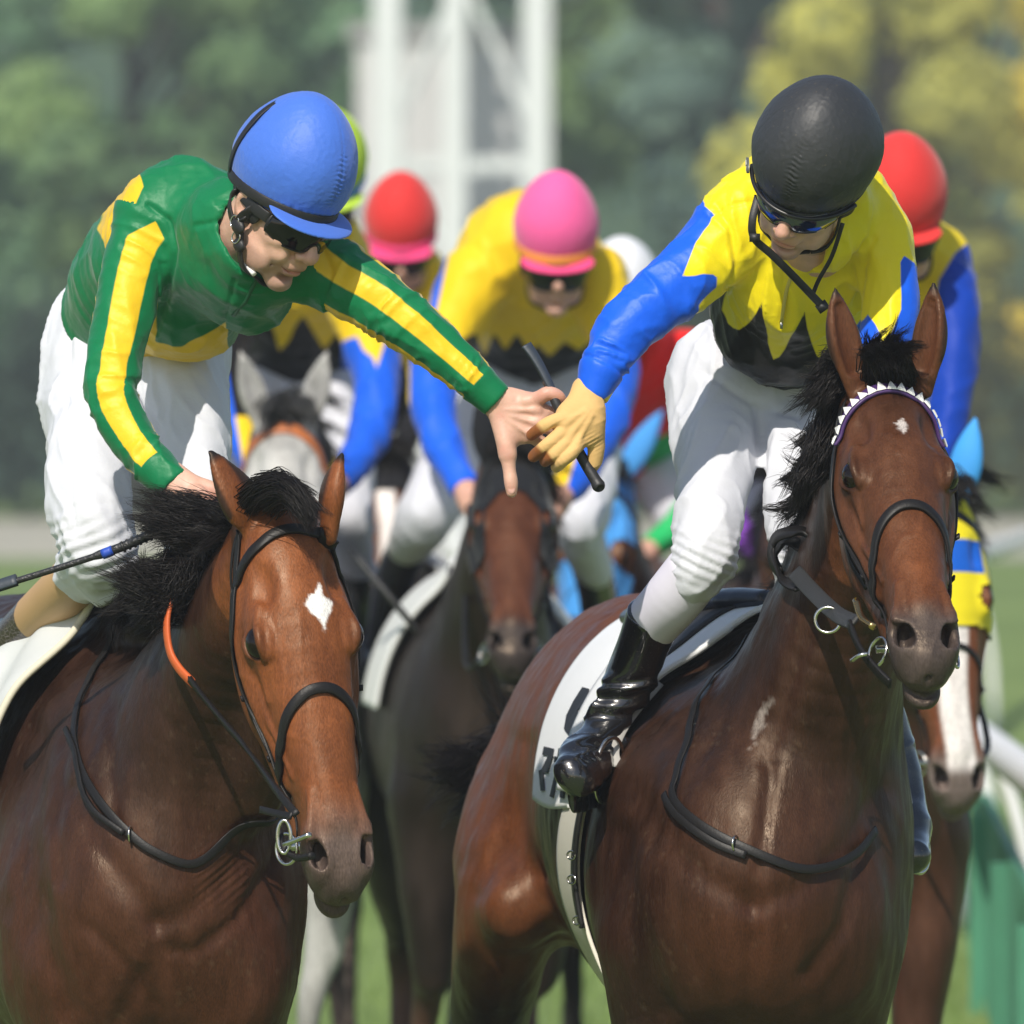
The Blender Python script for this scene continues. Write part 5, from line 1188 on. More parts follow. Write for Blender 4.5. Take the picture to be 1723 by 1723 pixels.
def person_B():
    root = thing('person', 'rider in yellow, blue and black silks and black helmet, reaching out a tan gloved hand', 'person', (P(1300, 620, 0.4)[0], 0.4, 1.3))
    F = person_frame(P(1362, 306, -0.12), -30, 38, 27, 1.0)
    b = SDF(); add_head(b, F)
    b.chain([F.pt((-25, 0, -45)), P(1370, 400, 0.02), P(1365, 440, 0.12)], [0.056, 0.056, 0.06], k=0.02)
    b.chain([P(1330, 600, 0.38), P(1350, 520, 0.25), P(1370, 430, 0.12)], [0.06, 0.09, 0.09], k=0.03)
    armL = [(1245, 385, 0.06, 64, 58), (1200, 425, 0.04, 66, 58), (1145, 475, 0.01, 60, 54), (1085, 525, -0.02, 54, 50), (1045, 565, -0.04, 49, 46), (1012, 622, -0.06, 38, 37)]
    armR = [(1478, 400, 0.06, 56, 56), (1492, 470, 0.03, 54, 52), (1494, 545, 0.0, 48, 48), (1465, 620, -0.03, 42, 42), (1420, 720, -0.08, 34, 34)]
    legL = [(1222, 640, 0.42, 86, 95), (1206, 720, 0.34, 76, 84), (1202, 800, 0.26, 62, 70), (1194, 870, 0.19, 58, 62), (1184, 930, 0.14, 56, 58), (1172, 972, 0.14, 46, 48)]
    legR = [(1355, 650, 0.42, 88, 95), (1362, 730, 0.34, 78, 84), (1350, 800, 0.26, 66, 70), (1350, 880, 0.19, 58, 62), (1352, 950, 0.14, 52, 54), (1352, 1000, 0.18, 44, 46)]
    under(b, armL + [(992, 668, -0.07, 26)]); under(b, armR); under(b, legL + [(1100, 1045, 0.23, 44), (1034, 1190, 0.30, 38), (1000, 1262, 0.26, 36)]); under(b, legR + [(1440, 1120, 0.36, 45), (1522, 1350, 0.38, 34)])
    V, Fc = mesh_join_regions(b, 0.008, [(*pxbox(1265, 290, 1450, 460, -0.3, 0.06), 0.0022)])
    L = F.inv(V)
    red = 0.5 * np.exp(-(((L - [110, 0, -26]) / [16, 18, 16]) ** 2).sum(1)) + 0.8 * np.exp(-((L[:, 2] + 63) / 9) ** 2 - (L[:, 1] / 24) ** 2) * (L[:, 0] > 84)
    stub = 0.4 * sstep(-70, -85, L[:, 2]) * (L[:, 0] > 0) * (np.linalg.norm(L, axis=1) < 150)
    obj('body', V, Fc, M_SKIN, root, {'m1': np.clip(red, 0, 0.8), 'm2': stub})
    # tan glove: back of the hand towards the camera, four fingers round the grip, thumb behind the whip
    g = SDF(); hy = -0.085
    g.chain([P(990, 655, -0.07), P(984, 678, hy), P(976, 702, hy - .008), P(962, 728, hy - .008)], np.array([[.028, .022], [.031, .021], [.040, .020], [.038, .018]]), k=0.008)
    g.chain([P(1000, 690, hy), P(1000, 730, hy + .004)], np.array([[.014, .018], [.016, .016]]), k=0.02)
    fing = [([(948, 704), (932, 708), (914, 717), (894, 732)], 0, (.0120, .0112, .0108, .0092)), ([(950, 722), (934, 738), (914, 754), (898, 768)], .004, (.0125, .0118, .0112, .0100)),
            ([(958, 738), (946, 752), (930, 766), (917, 776)], .006, (.0122, .0116, .0108, .0096)), ([(972, 746), (962, 762), (946, 776), (936, 786)], .008, (.0120, .0112, .0104, .0095))]
    for pts, dy, rr in fing:
        g.chain([P(*pts[0], hy - .012), P(*pts[1], hy - .022 - dy), P(*pts[2], hy - .022 - dy), P(*pts[3], hy - .004 - dy * .3)], list(rr), k=0.0028)
        g.ell(P(*pts[0], hy - .018), .0095, None, 0.012)
    g.chain([P(1000, 728, hy + .006), P(1003, 752, hy + .008), P(1000, 776, hy + .012), P(994, 790, hy + .016)], [.0165, .0150, .0130, .0100], k=0.008)
    for (x0, y0, x1, y1) in ((985, 690, 950, 714), (990, 695, 958, 735), (996, 700, 972, 744)): g.chain([P(x0, y0, hy - .026), P(x1, y1, hy - .027)], [.0016, .0026], k=0.008)
    V, Fc = mesh_sdf(g, 0.0017); N = vnormals(V, Fc); px = to_px(V)
    V = V + N * (0.0007 * np.sin(px[:, 1] * 0.9 + px[:, 0] * 0.5) * np.exp(-(((px - [996, 745]) / 14) ** 2).sum(1)) + 0.0009 * fold_noise(V, [1, 0, 0.4], 60, 20, 5))[:, None]
    dark = np.zeros(len(V)) - 0.01
    for pts, dy, rr in fing[:3]:
        a = np.array(pts[2]); e = np.array(pts[3]) - a; t_ = ((px - a) @ e) / (e @ e); q = np.abs((px - a) @ np.array([-e[1], e[0]])) / np.linalg.norm(e)
        dark = np.maximum(dark, np.where(q < 13, (t_ - 0.25) * 0.012, -0.01))
    obj('glove', V, Fc, silk('tan leather glove', (0.66, 0.42, 0.17), (0.24, 0.085, 0.025), rough=0.65, sat=0.25, w=0.002), root, {'m1': dark})
    # silks
    s = SDF()
    add_pxchain(s, [(1322, 610, 0.42, 105, 84), (1328, 560, 0.34, 128, 105), (1345, 480, 0.22, 152, 120), (1362, 400, 0.12, 150, 108), (1372, 350, 0.08, 112, 84)], 0.03)
    add_pxchain(s, [(1300, 345, 0.08, 88, 70), (1240, 372, 0.06, 66, 62)], 0.03)
    add_pxchain(s, [(1430, 350, 0.08, 80, 70), (1478, 400, 0.06, 56, 60)], 0.03)
    add_pxell(s, 1320, 560, 0.20, (110, 80, 90), 0.05)
    add_pxell(s, 1330, 480, 0.10, (100, 70, 90), 0.05)
    add_pxchain(s, armL, 0.03)
    add_pxchain(s, [(1014, 616, -0.06, 38, 37), (995, 668, -0.07, 29, 28)], 0.008, flat1=True, n=2)
    s.chain([P(994, 672, -0.07), P(988, 695, -0.08)], np.array([[.024, .022], [.022, .020]]), k=0.003, sub=True)
    add_pxchain(s, armR, 0.02)
    s.chain([P(1400, 345, 0.0), P(1372, 400, -0.02)], np.array([[.075, .07], [.066, .06]]), k=0.02)
    s.chain([F.pt((-10, 0, -20)), F.pt((10, 0, -90)), F.pt((30, 0, -150))], [.060, .058, .058], k=0.006, sub=True)
    s.ell(P(1322, 700, 0.40), (.098, .085, .06), None, 0.01, True)
    V, Fc = mesh_sdf(s, 0.0042); N = vnormals(V, Fc); px = to_px(V)
    AL = np.array([P(*r[:3]) for r in armL] + [P(995, 668, -0.07)]); tL, aL, dL, LL = along(V, AL)
    onL = (px[:, 0] < 1225) & (dL < 0.085)
    def rings(t, a, d, t0, w, amp, f, seed):
        q = np.stack([t * f / 4.2 + 0.5 * np.sin(a + seed), np.cos(a) * 0.9, np.sin(a) * 0.9 + seed], 1)
        return 2.6 * amp * np.exp(-((t - t0) / w) ** 2) * ((1 - np.abs(vnoise(q, seed))) ** 2.5 - 0.4) * (d < 0.09)
    dsp = np.zeros(len(V))
    for t0, w, am, f, q in ((0.19, 0.045, .0026, 190, 1), (0.06, 0.05, .0024, 230, 2), (0.27, 0.03, .0016, 200, 3), (LL - 0.075, 0.018, .0036, 260, 4)): dsp += onL * rings(tL, aL, dL, t0, w, am, f, q)
    body = ~onL
    dsp += 0.0070 * fold_noise(V, [0.05, -0.1, -1], 22, 3, 61) * body * (0.4 + 0.6 * sstep(620, 520, px[:, 1])) + 0.004 * fold_noise(V, [0.8, 0, 0.6], 22, 5, 62) * body * (px[:, 0] < 1290)
    dsp += 0.0036 * fold_noise(V, [0.7, 0.2, 0.7], 26, 6, 63) * onL + 0.0006 * fbm(V * 45, 64, 3) + 0.002 * fold_noise(V, [-0.05, -0.1, -1], 50, 8, 65) * body
    cf = onL & (tL > LL - 0.052); dsp[cf] *= 0.2
    dsp += -0.003 * np.exp(-((tL - (LL - 0.054)) / 0.003) ** 2) * onL
    V2 = V + N * dsp[:, None]
    for pl, dp, wd in (([(1206, 345), (1232, 390), (1240, 440), (1222, 490)], .005, 5), ([(1282, 335), (1235, 345), (1200, 360)], .003, 4), ([(1468, 400), (1450, 450), (1440, 520)], .005, 6), ([(1319, 455), (1316, 540)], .002, 2.5)):
        V2 = groove(V2, N, px, pl, dp, wd)
    mm = 0.001
    blk = poly_sd(px, [(1160, 520), (1206, 482), (1218, 487), (1214, 522), (1222, 545), (1232, 553), (1244, 555), (1258, 546), (1272, 528), (1282, 508), (1287, 544), (1294, 582), (1301, 606), (1311, 601), (1322, 584), (1334, 562), (1346, 540), (1354, 525), (1359, 555), (1366, 578), (1374, 598), (1382, 604), (1392, 595), (1404, 574), (1416, 552), (1426, 532), (1440, 560), (1460, 560), (1470, 720), (1120, 720), (1120, 560)]) * mm
    blk = np.where(onL, -0.02, blk)
    blu = poly_sd(px, [(1180, 330), (1187, 348), (1201, 360), (1192, 378), (1172, 405), (1148, 465), (1170, 464), (1182, 461), (1200, 462), (1207, 467), (1206, 484), (1175, 512), (1165, 560), (900, 760), (900, 500), (1100, 330)]) * mm
    blr = poly_sd(px, [(1440, 548), (1458, 528), (1472, 545), (1480, 560), (1486, 600), (1500, 560), (1517, 520), (1516, 440), (1522, 430), (1560, 460), (1560, 760), (1380, 800), (1430, 560)]) * mm
    blu = np.maximum(blu, blr)
    m_s = silk('yellow blue and black satin', (0.80, 0.66, 0.012), (0.010, 0.010, 0.012), (0.008, 0.105, 0.72), rough=0.44, sat=0.5)
    j = obj('jersey', V2, Fc, m_s, root, {'m1': blk, 'm2': blu})
    Q, Nn = s.snap(resample([P(1330, 450, -0.0), P(1320, 500, 0.0), P(1315, 542, 0.05)], 6), 0.0015); V, Fc = ribbon(Q, Nn, 0.006, 0.002); z = obj('zip', V, Fc, plain('yellow zip tape', (0.55, 0.46, 0.08), 0.45), j)
    V, Fc = box(s.snap(np.array([P(1315, 545, 0.05)]), 0.004)[0][0], (0.005, 0.003, 0.014)); obj('zip_pull', V, Fc, M_STEEL, z)
    # breeches
    t = SDF()
    add_pxell(t, 1285, 655, 0.40, (135, 95, 80), 0.05); add_pxell(t, 1215, 640, 0.42, (82, 100, 100), 0.05)
    add_pxchain(t, legL, 0.04)
    add_pxchain(t, legR, 0.035)
    V, Fc = mesh_sdf(t, 0.005); N = vnormals(V, Fc); px = to_px(V)
    dsp = 0.009 * fold_noise(V, [0.1, -0.2, -1], 15, 2.5, 71) + 0.0045 * fold_noise(V, [-0.5, -0.2, -1], 30, 5, 75) + 0.0035 * fold_noise(V, [0.5, -0.1, -0.8], 26, 4, 74) * sstep(800, 700, px[:, 1]) + 0.006 * fold_noise(V, [0.9, 0, -0.35], 24, 6, 72) * np.exp(-((px[:, 1] - 935) / 48) ** 2)
    dsp += 0.0024 * np.sin(px[:, 1] * 0.34 - px[:, 0] * 0.16 + 4 * vnoise(V * 9, 3)) * np.exp(-((px[:, 1] - 940) / 35) ** 2)
    V = V + N * dsp[:, None]
    for pl, dp, wd in (([(1278, 690), (1282, 750), (1282, 800)], .012, 9), ([(1285, 690), (1240, 660), (1190, 630)], .004, 6), ([(1290, 690), (1340, 700), (1400, 670)], .004, 6)): V = groove(V, N, px, pl, dp, wd, 0.7)
    m_w = silk('white nylon breeches', (0.62, 0.635, 0.69), rough=0.55, sat=0.3); obj('breeches', V, Fc, m_w, root)
    # socks, patent boots
    m_sock = plain('pale lavender sock', (0.66, 0.64, 0.74), 0.7, bump=0.25, scale=600, amt=0.04); m_bt = boot_mat()
    for rows, br_, sg in (([(1166, 965, 0.15, 50), (1135, 1005, 0.18, 50), (1100, 1045, 0.23, 47)], [(1100, 1035, 0.22, 47, 47), (1082, 1085, 0.26, 44, 44), (1060, 1140, 0.29, 42, 42), (1034, 1190, 0.30, 39, 40), (1016, 1230, 0.29, 38, 40), (1002, 1262, 0.26, 40, 44)], -1),
                          ([(1352, 985, 0.18, 46), (1400, 1060, 0.30, 46), (1440, 1120, 0.36, 45)], [(1440, 1120, 0.36, 46, 46), (1480, 1200, 0.40, 42, 42), (1508, 1280, 0.40, 38, 38), (1522, 1350, 0.38, 36, 38), (1528, 1390, 0.34, 38, 42)], 1)):
        g = SDF(); add_pxchain(g, rows, 0.01); V, Fc = mesh_sdf(g, 0.005); obj('sock', V, Fc, m_sock, root)
        g = SDF(); add_pxchain(g, br_, 0.02, flat0=True)
        if sg < 0:
            add_pxchain(g, [(1008, 1262, 0.28, 42, 44), (985, 1286, 0.18, 45, 38), (966, 1306, 0.08, 40, 30)], 0.02); add_pxchain(g, [(1016, 1290, 0.32, 28, 26), (1012, 1318, 0.34, 24, 20)], 0.012)
            add_pxchain(g, [(1014, 1322, 0.32, 26, 10), (985, 1335, 0.20, 30, 8), (962, 1342, 0.10, 28, 8)], 0.008)
        else: add_pxchain(g, [(1528, 1400, 0.34, 34, 34), (1536, 1440, 0.26, 30, 30)], 0.02)
        V, Fc = mesh_sdf(g, 0.0035); N = vnormals(V, Fc); px = to_px(V)
        mask = sstep(1120, 1165, px[:, 1]) * sstep(1290, 1250, px[:, 1]) if sg < 0 else sstep(1180, 1240, px[:, 1])
        dsp = (0.011 if sg < 0 else 0.002) * fold_noise(V, [1, 0.1, 0.25], 26, 7, 81) * mask + (0.0035 if sg < 0 else 0.0) * np.sin(px[:, 1] * 0.20 + px[:, 0] * 0.05 + 3 * vnoise(V * 14, 6)) * mask + 0.002 * fold_noise(V, [0, 0, 1], 20, 5, 82) * (1 - mask)
        obj('boot', V + N * dsp[:, None], Fc, m_bt, root)
    # helmet
    m_h = dusty('dusty black helmet cover', (0.030, 0.032, 0.036))
    h = helmet_parts(root, F, m_h, None, band=None, r=(124, 106, 112), c=(-8, 0, 75), cut=18)
    a = np.radians(np.linspace(-70, 70, 40)); Q = F.pts(np.stack([-8 + 118 * np.cos(a), 100 * np.sin(a), 21 - 3 * np.cos(a)], 1)); V, Fc = tube(Q, 0.004, 8, up=F.R[:, 2]); obj('helmet_rim', V, Fc, plain('black rubber rim', (0.012, 0.012, 0.014), 0.35), h)
    # small oval badge with three letters on the rim
    bc = F.pt((42, -97, 26)); bn = unit(F.R @ np.array([0.42, -0.9, -0.05])); bu = unit(F.R[:, 2] - np.dot(F.R[:, 2], bn) * bn); bx = np.cross(bu, bn)
    a = np.linspace(0, 2 * math.pi, 24, endpoint=False); Vb = np.vstack([bc + 0.017 * np.cos(a)[:, None] * bx + 0.009 * np.sin(a)[:, None] * bu + bn * k for k in (0.0, 0.004)]); Ff = [[24 + i for i in range(24)]] + [[i, (i + 1) % 24, 24 + (i + 1) % 24, 24 + i] for i in range(24)]
    bd = obj('badge', Vb, Ff, plain('grey badge plastic', (0.09, 0.10, 0.10), 0.4), h)
    strokes = {'G': [((.9, .8), (.2, .9)), ((.2, .9), (0, .5)), ((0, .5), (.2, .1)), ((.2, .1), (.9, .1)), ((.9, .1), (.9, .5)), ((.9, .5), (.5, .5))], 'P': [((0, 0), (0, 1)), ((0, 1), (.8, .95)), ((.8, .95), (.8, .5)), ((.8, .5), (0, .45))], 'A': [((0, 0), (.45, 1)), ((.45, 1), (.9, 0)), ((.2, .4), (.7, .4))]}
    parts = []
    for i, ch_ in enumerate('GPA'):
        for (x0, y0), (x1, y1) in strokes[ch_]:
            o = lambda x, y: bc + bn * 0.0048 + bx * ((i - 1.5) * 0.0075 + 0.001 + x * 0.0055) + bu * ((y - 0.5) * 0.0085)
            parts.append(beam(o(x0, y0), o(x1, y1), 0.0011))
    obj('lettering', *join(*parts), plain('pale badge print', (0.5, 0.5, 0.48), 0.5), bd, smooth=False)
    m_l = plain('blue mirrored lens', (0.005, 0.012, 0.05), 0.05, spec=1.0, bump=0, coat=1.0)
    goggles_parts(root, F, c=(18, 0, 4), up=22, dn=22, lens=m_l)
    # a second pair pushed up on the brow and the dangling strap
    hs = []
    Q = resample([P(1276, 330, -0.14), P(1266, 372, -0.15), P(1270, 402, -0.14), P(1300, 430, -0.12), P(1340, 470, -0.09), P(1386, 518, -0.06)], 8); hs.append(ribbon(Q, np.tile(unit([-0.1, -1, 0.2]), (len(Q), 1)), 0.013, 0.005))
    Q = resample([P(1418, 375, -0.12), P(1400, 430, -0.10), P(1378, 470, -0.08), P(1366, 498, -0.05)], 8); hs.append(ribbon(Q, np.tile(unit([0.1, -1, 0.1]), (len(Q), 1)), 0.007, 0.004))
    hs.append(box(P(1384, 516, -0.065), (0.02, 0.008, 0.016), rot('Y', -35))); hs.append(box(P(1270, 400, -0.15), (0.018, 0.008, 0.014)))
    hn = obj('chin_strap', *join(*hs), M_BLACK, root)
    hs = []
    for L_, w in (([(26, 78, 16), (8, 80, -22), (24, 68, -66), (48, 36, -100)], 0.014), ([(26, -78, 16), (8, -80, -22), (24, -68, -66), (48, -36, -100), (52, 0, -112), (48, 36, -100)], 0.013)):
        Q, Nn = b.snap(resample(F.pts(L_), 6), 0.005, 4, 0.012); hs.append(ribbon(Q, Nn, w, 0.004))
    obj('harness', *join(*hs), M_BLACK, hn)
    return root

def boot_mat():
    m, nt, b = mat('black patent boot leather'); b.inputs['Coat Weight'].default_value = 1.0; b.inputs['Coat Roughness'].default_value = 0.07; b.inputs['Roughness'].default_value = 0.25
    n, bp, src = noise_bump(nt, b, 30, 0.25, 0.006, 3)
    s = nd(nt, 'ShaderNodeTexNoise'); s.inputs['Scale'].default_value = 420; s.inputs['Detail'].default_value = 2; nt.links.new(src, s.inputs['Vector'])
    r = nd(nt, 'ShaderNodeMapRange'); r.inputs['From Min'].default_value = 0.66; r.inputs['From Max'].default_value = 0.74; nt.links.new(s.outputs[0], r.inputs['Value'])
    x = nd(nt, 'ShaderNodeMix', data_type='RGBA'); x.inputs['A'].default_value = (0.007, 0.007, 0.009, 1); x.inputs['B'].default_value = (0.12, 0.10, 0.07, 1); nt.links.new(r.outputs[0], x.inputs['Factor']); nt.links.new(x.outputs['Result'], b.inputs['Base Color'])
    return m
def dusty(name, c):
    m, nt, b = mat(name); b.inputs['Roughness'].default_value = 0.52; b.inputs['Specular IOR Level'].default_value = 0.45
    n, bp, src = noise_bump(nt, b, 200, 0.3, 0.001, 3)
    s = nd(nt, 'ShaderNodeTexNoise'); s.inputs['Scale'].default_value = 130; s.inputs['Detail'].default_value = 3; nt.links.new(src, s.inputs['Vector'])
    r = nd(nt, 'ShaderNodeMapRange'); r.inputs['From Min'].default_value = 0.66; r.inputs['From Max'].default_value = 0.76; r.inputs['To Max'].default_value = 0.5; nt.links.new(s.outputs[0], r.inputs['Value'])
    x = nd(nt, 'ShaderNodeMix', data_type='RGBA'); x.inputs['A'].default_value = rgb(c); x.inputs['B'].default_value = (0.16, 0.13, 0.09, 1); nt.links.new(r.outputs[0], x.inputs['Factor']); nt.links.new(x.outputs['Result'], b.inputs['Base Color'])
    return m

def whips():
    # the whip held between the two hands
    w = SDF(); w.chain([P(926, 656, -0.075), P(942, 692, -0.08), P(975, 762, -0.075), P(1008, 818, -0.085)], [.0075, .0085, .0092, .0098], k=0.002, flat1=True)
    w.ell(P(1007, 817, -0.085), .0112, None, 0.003)
    w.ell(P(1011, 823, -0.092), .0062, None, 0.002, True)
    V, Fc = mesh_sdf(w, 0.0018)
    o = obj('whip', V, Fc, plain('black rubber whip grip', (0.018, 0.018, 0.020), 0.5, bump=0.2), None, label='short black whip gripped between the two shaking hands', category='whip')
    Q = resample([P(930, 664, -0.075), P(914, 630, -0.07), P(898, 602, -0.065), P(884, 582, -0.06)], 6)
    V, Fc = ribbon(Q, np.tile(unit([0.5, -1, 0.3]), (len(Q), 1)), np.linspace(0.013, 0.019, len(Q)), 0.008); obj('flap', V, Fc, plain('dark padded flap', (0.03, 0.04, 0.055), 0.5, bump=0.3), o)
    V, Fc = tube(resample([P(932, 668, -0.075), P(926, 655, -0.073), P(918, 640, -0.072)], 3), 0.0075, 10); obj('collar', V, Fc, plain('brown whip collar', (0.05, 0.035, 0.03), 0.6), o)
    # the whip under the left rider's hand
    Q = resample([P(268, 893, -0.14), P(200, 922, -0.12), P(110, 952, -0.10), P(20, 980, -0.08), P(-60, 1006, -0.06)], 8)
    r = np.linspace(0.0085, 0.006, len(Q)); r[len(Q) // 2 - 4:] = 0.0056
    o = obj('whip', *tube(Q, r, 12), plain('black braided whip shaft', (0.02, 0.02, 0.022), 0.4, bump=0.9, scale=170, dist=0.003), None, label='long black whip slanting across the white breeches of the green and yellow rider', category='whip')
    Q = resample([P(172, 933, -0.115), P(190, 926, -0.118)], 3); obj('blue_band', *tube(Q, 0.0088, 12), plain('blue tape', (0.02, 0.07, 0.42), 0.5), o)
    rg = [tube(resample([P(205 + i * 9, 921 - i * 4, -0.122), P(209 + i * 9, 919.2 - i * 4, -0.122)], 2), 0.0098, 12) for i in range(7)]
    obj('grip_winding', *join(*rg), plain('black rubber winding', (0.02, 0.02, 0.02), 0.35, bump=0.2), o)
    Q = resample([P(30, 977, -0.08), P(-10, 990, -0.07), P(-60, 1006, -0.06)], 5); V, Fc = ribbon(Q, np.tile(unit([0.2, -1, 0.6]), (len(Q), 1)), 0.02, 0.009); obj('flap', V, Fc, plain('dark padded flap', (0.03, 0.04, 0.055), 0.5, bump=0.3), o)
# ------------------------------------------------------------------ the setting: turf, far track, wood, tower, rails
def grid_plane(x0, x1, y0, y1, z, nx, ny, fn=None):
    X, Y = np.meshgrid(np.linspace(x0, x1, nx), np.linspace(y0, y1, ny), indexing='ij'); Z = np.full_like(X, z) if fn is None else fn(X, Y)
    V = np.stack([X, Y, Z], 2).reshape(-1, 3); i, j = np.meshgrid(np.arange(nx - 1), np.arange(ny - 1), indexing='ij'); q = (i * ny + j).ravel()
    return V, np.stack([q, q + ny, q + ny + 1, q + 1], 1)
def ground_mat(name, ca, cb, scale, fine=30):
    m, nt, b = mat(name); b.inputs['Roughness'].default_value = 0.9; b.inputs['Specular IOR Level'].default_value = 0.1
    n, bp, src = noise_bump(nt, b, fine, 0.5, 0.02, 6)
    n2 = nd(nt, 'ShaderNodeTexNoise'); n2.inputs['Scale'].default_value = scale; n2.inputs['Detail'].default_value = 6; nt.links.new(src, n2.inputs['Vector'])
    ad = nd(nt, 'ShaderNodeMath', operation='MULTIPLY'); nt.links.new(n.outputs[0], ad.inputs[0]); nt.links.new(n2.outputs[0], ad.inputs[1])
    mr = nd(nt, 'ShaderNodeMapRange'); mr.inputs['From Min'].default_value = 0.12; mr.inputs['From Max'].default_value = 0.42; nt.links.new(ad.outputs[0], mr.inputs['Value'])
    x = nd(nt, 'ShaderNodeMix', data_type='RGBA'); x.inputs['A'].default_value = rgb(ca); x.inputs['B'].default_value = rgb(cb); nt.links.new(mr.outputs[0], x.inputs['Factor']); nt.links.new(x.outputs['Result'], b.inputs['Base Color'])
    return m
def leaf_mat(name):
    m, nt, b = mat(name); b.inputs['Roughness'].default_value = 0.6; b.inputs['Specular IOR Level'].default_value = 0.25
    at = nd(nt, 'ShaderNodeAttribute', attribute_name='col'); nt.links.new(at.outputs['Vector'], b.inputs['Base Color'])
    tr = nd(nt, 'ShaderNodeBsdfTranslucent'); nt.links.new(at.outputs['Vector'], tr.inputs['Color']); mx = nd(nt, 'ShaderNodeMixShader'); mx.inputs[0].default_value = 0.6
    out = nt.nodes['Material Output']; nt.links.new(b.outputs[0], mx.inputs[1]); nt.links.new(tr.outputs[0], mx.inputs[2]); nt.links.new(mx.outputs[0], out.inputs[0]); return m
def leaf_quads(C, size, g, cols, out=None):
    n = len(C); a = g.normal(size=(n, 3));
    if out is not None: a = np.cross(a, out + 0.35 * g.normal(size=(n, 3)))
    a /= np.linalg.norm(a, axis=1, keepdims=True); b = np.cross(a, g.normal(size=(n, 3)) if out is None else out + 0.35 * g.normal(size=(n, 3))); b /= np.linalg.norm(b, axis=1, keepdims=True)
    s = size * g.uniform(0.6, 1.4, (n, 1)); w = np.cross(a, b)
    V = np.stack([C - a * s, C + b * s * 0.55 + w * s * .15, C + a * s, C - b * s * 0.55 - w * s * .1], 1).reshape(-1, 3)
    return V, np.arange(4 * n).reshape(-1, 4), np.repeat(cols, 4, 0)
def tree(x, y, h, w, c1, c2, label, seed, n=5200, name='tree', low=0.22, size=0.16):
    g = np.random.default_rng(seed); root = thing(name, label, 'tree', (x, y, 0), 'trees of the wood behind the track')
    bark = plain('grey brown bark', (0.09, 0.07, 0.055), 0.9, bump=0.6, scale=12)
    parts = [tube(resample([(x, y, -0.1), (x + 0.1, y, h * 0.3), (x - 0.1, y + 0.1, h * 0.6), (x, y, h * 0.86)], 4), np.linspace(0.22, 0.05, 13), 8)]
    cl = []
    for i in range(26):
        t = low + (0.97 - low) * (i + g.uniform(0, 1)) / 26; a = g.uniform(0, 6.28); r = w * 0.5 * (math.sin(math.pi * min(1, (t - low * 0.6) / (1.04 - low * 0.6))) ** 0.6) * g.uniform(0.45, 1.0)
        p = np.array([x + r * math.cos(a), y + r * math.sin(a), h * t]); cl.append((p, g.uniform(0.55, 1.15) * w * 0.19, g.uniform(0, 1)))
        parts.append(tube(np.array([(x, y, h * max(0.12, t - 0.16)), (p + [x, y, h * (t - 0.1)]) / 2 + [0, 0, 0.0], p]), [0.07, 0.05, 0.02], 5))
    obj('trunk', *join(*parts), bark, root)
    k = g.integers(0, len(cl), n); cen = np.array([c[0] for c in cl])[k]; rad = np.array([c[1] for c in cl])[k]; tone = np.array([c[2] for c in cl])[k]
    d = g.normal(size=(n, 3)); d /= np.linalg.norm(d, axis=1, keepdims=True); C = cen + d * (rad * g.uniform(0.35, 1.05, n) ** 0.6)[:, None] * [1, 1, 0.8]
    m = np.clip(tone + g.normal(size=n) * 0.15, 0, 1)[:, None]; cols = (np.array(c1) * (1 - m) + np.array(c2) * m) * g.uniform(1.45, 1.8, (n, 1))
    V, Fc, A = leaf_quads(C, size * 1.15, g, cols, d + [0, -0.3, 0.3]); obj('crown', V, Fc, M_LEAF, root, {'col': A}, smooth=False)
    return root
M_LEAF = leaf_mat('leaf')

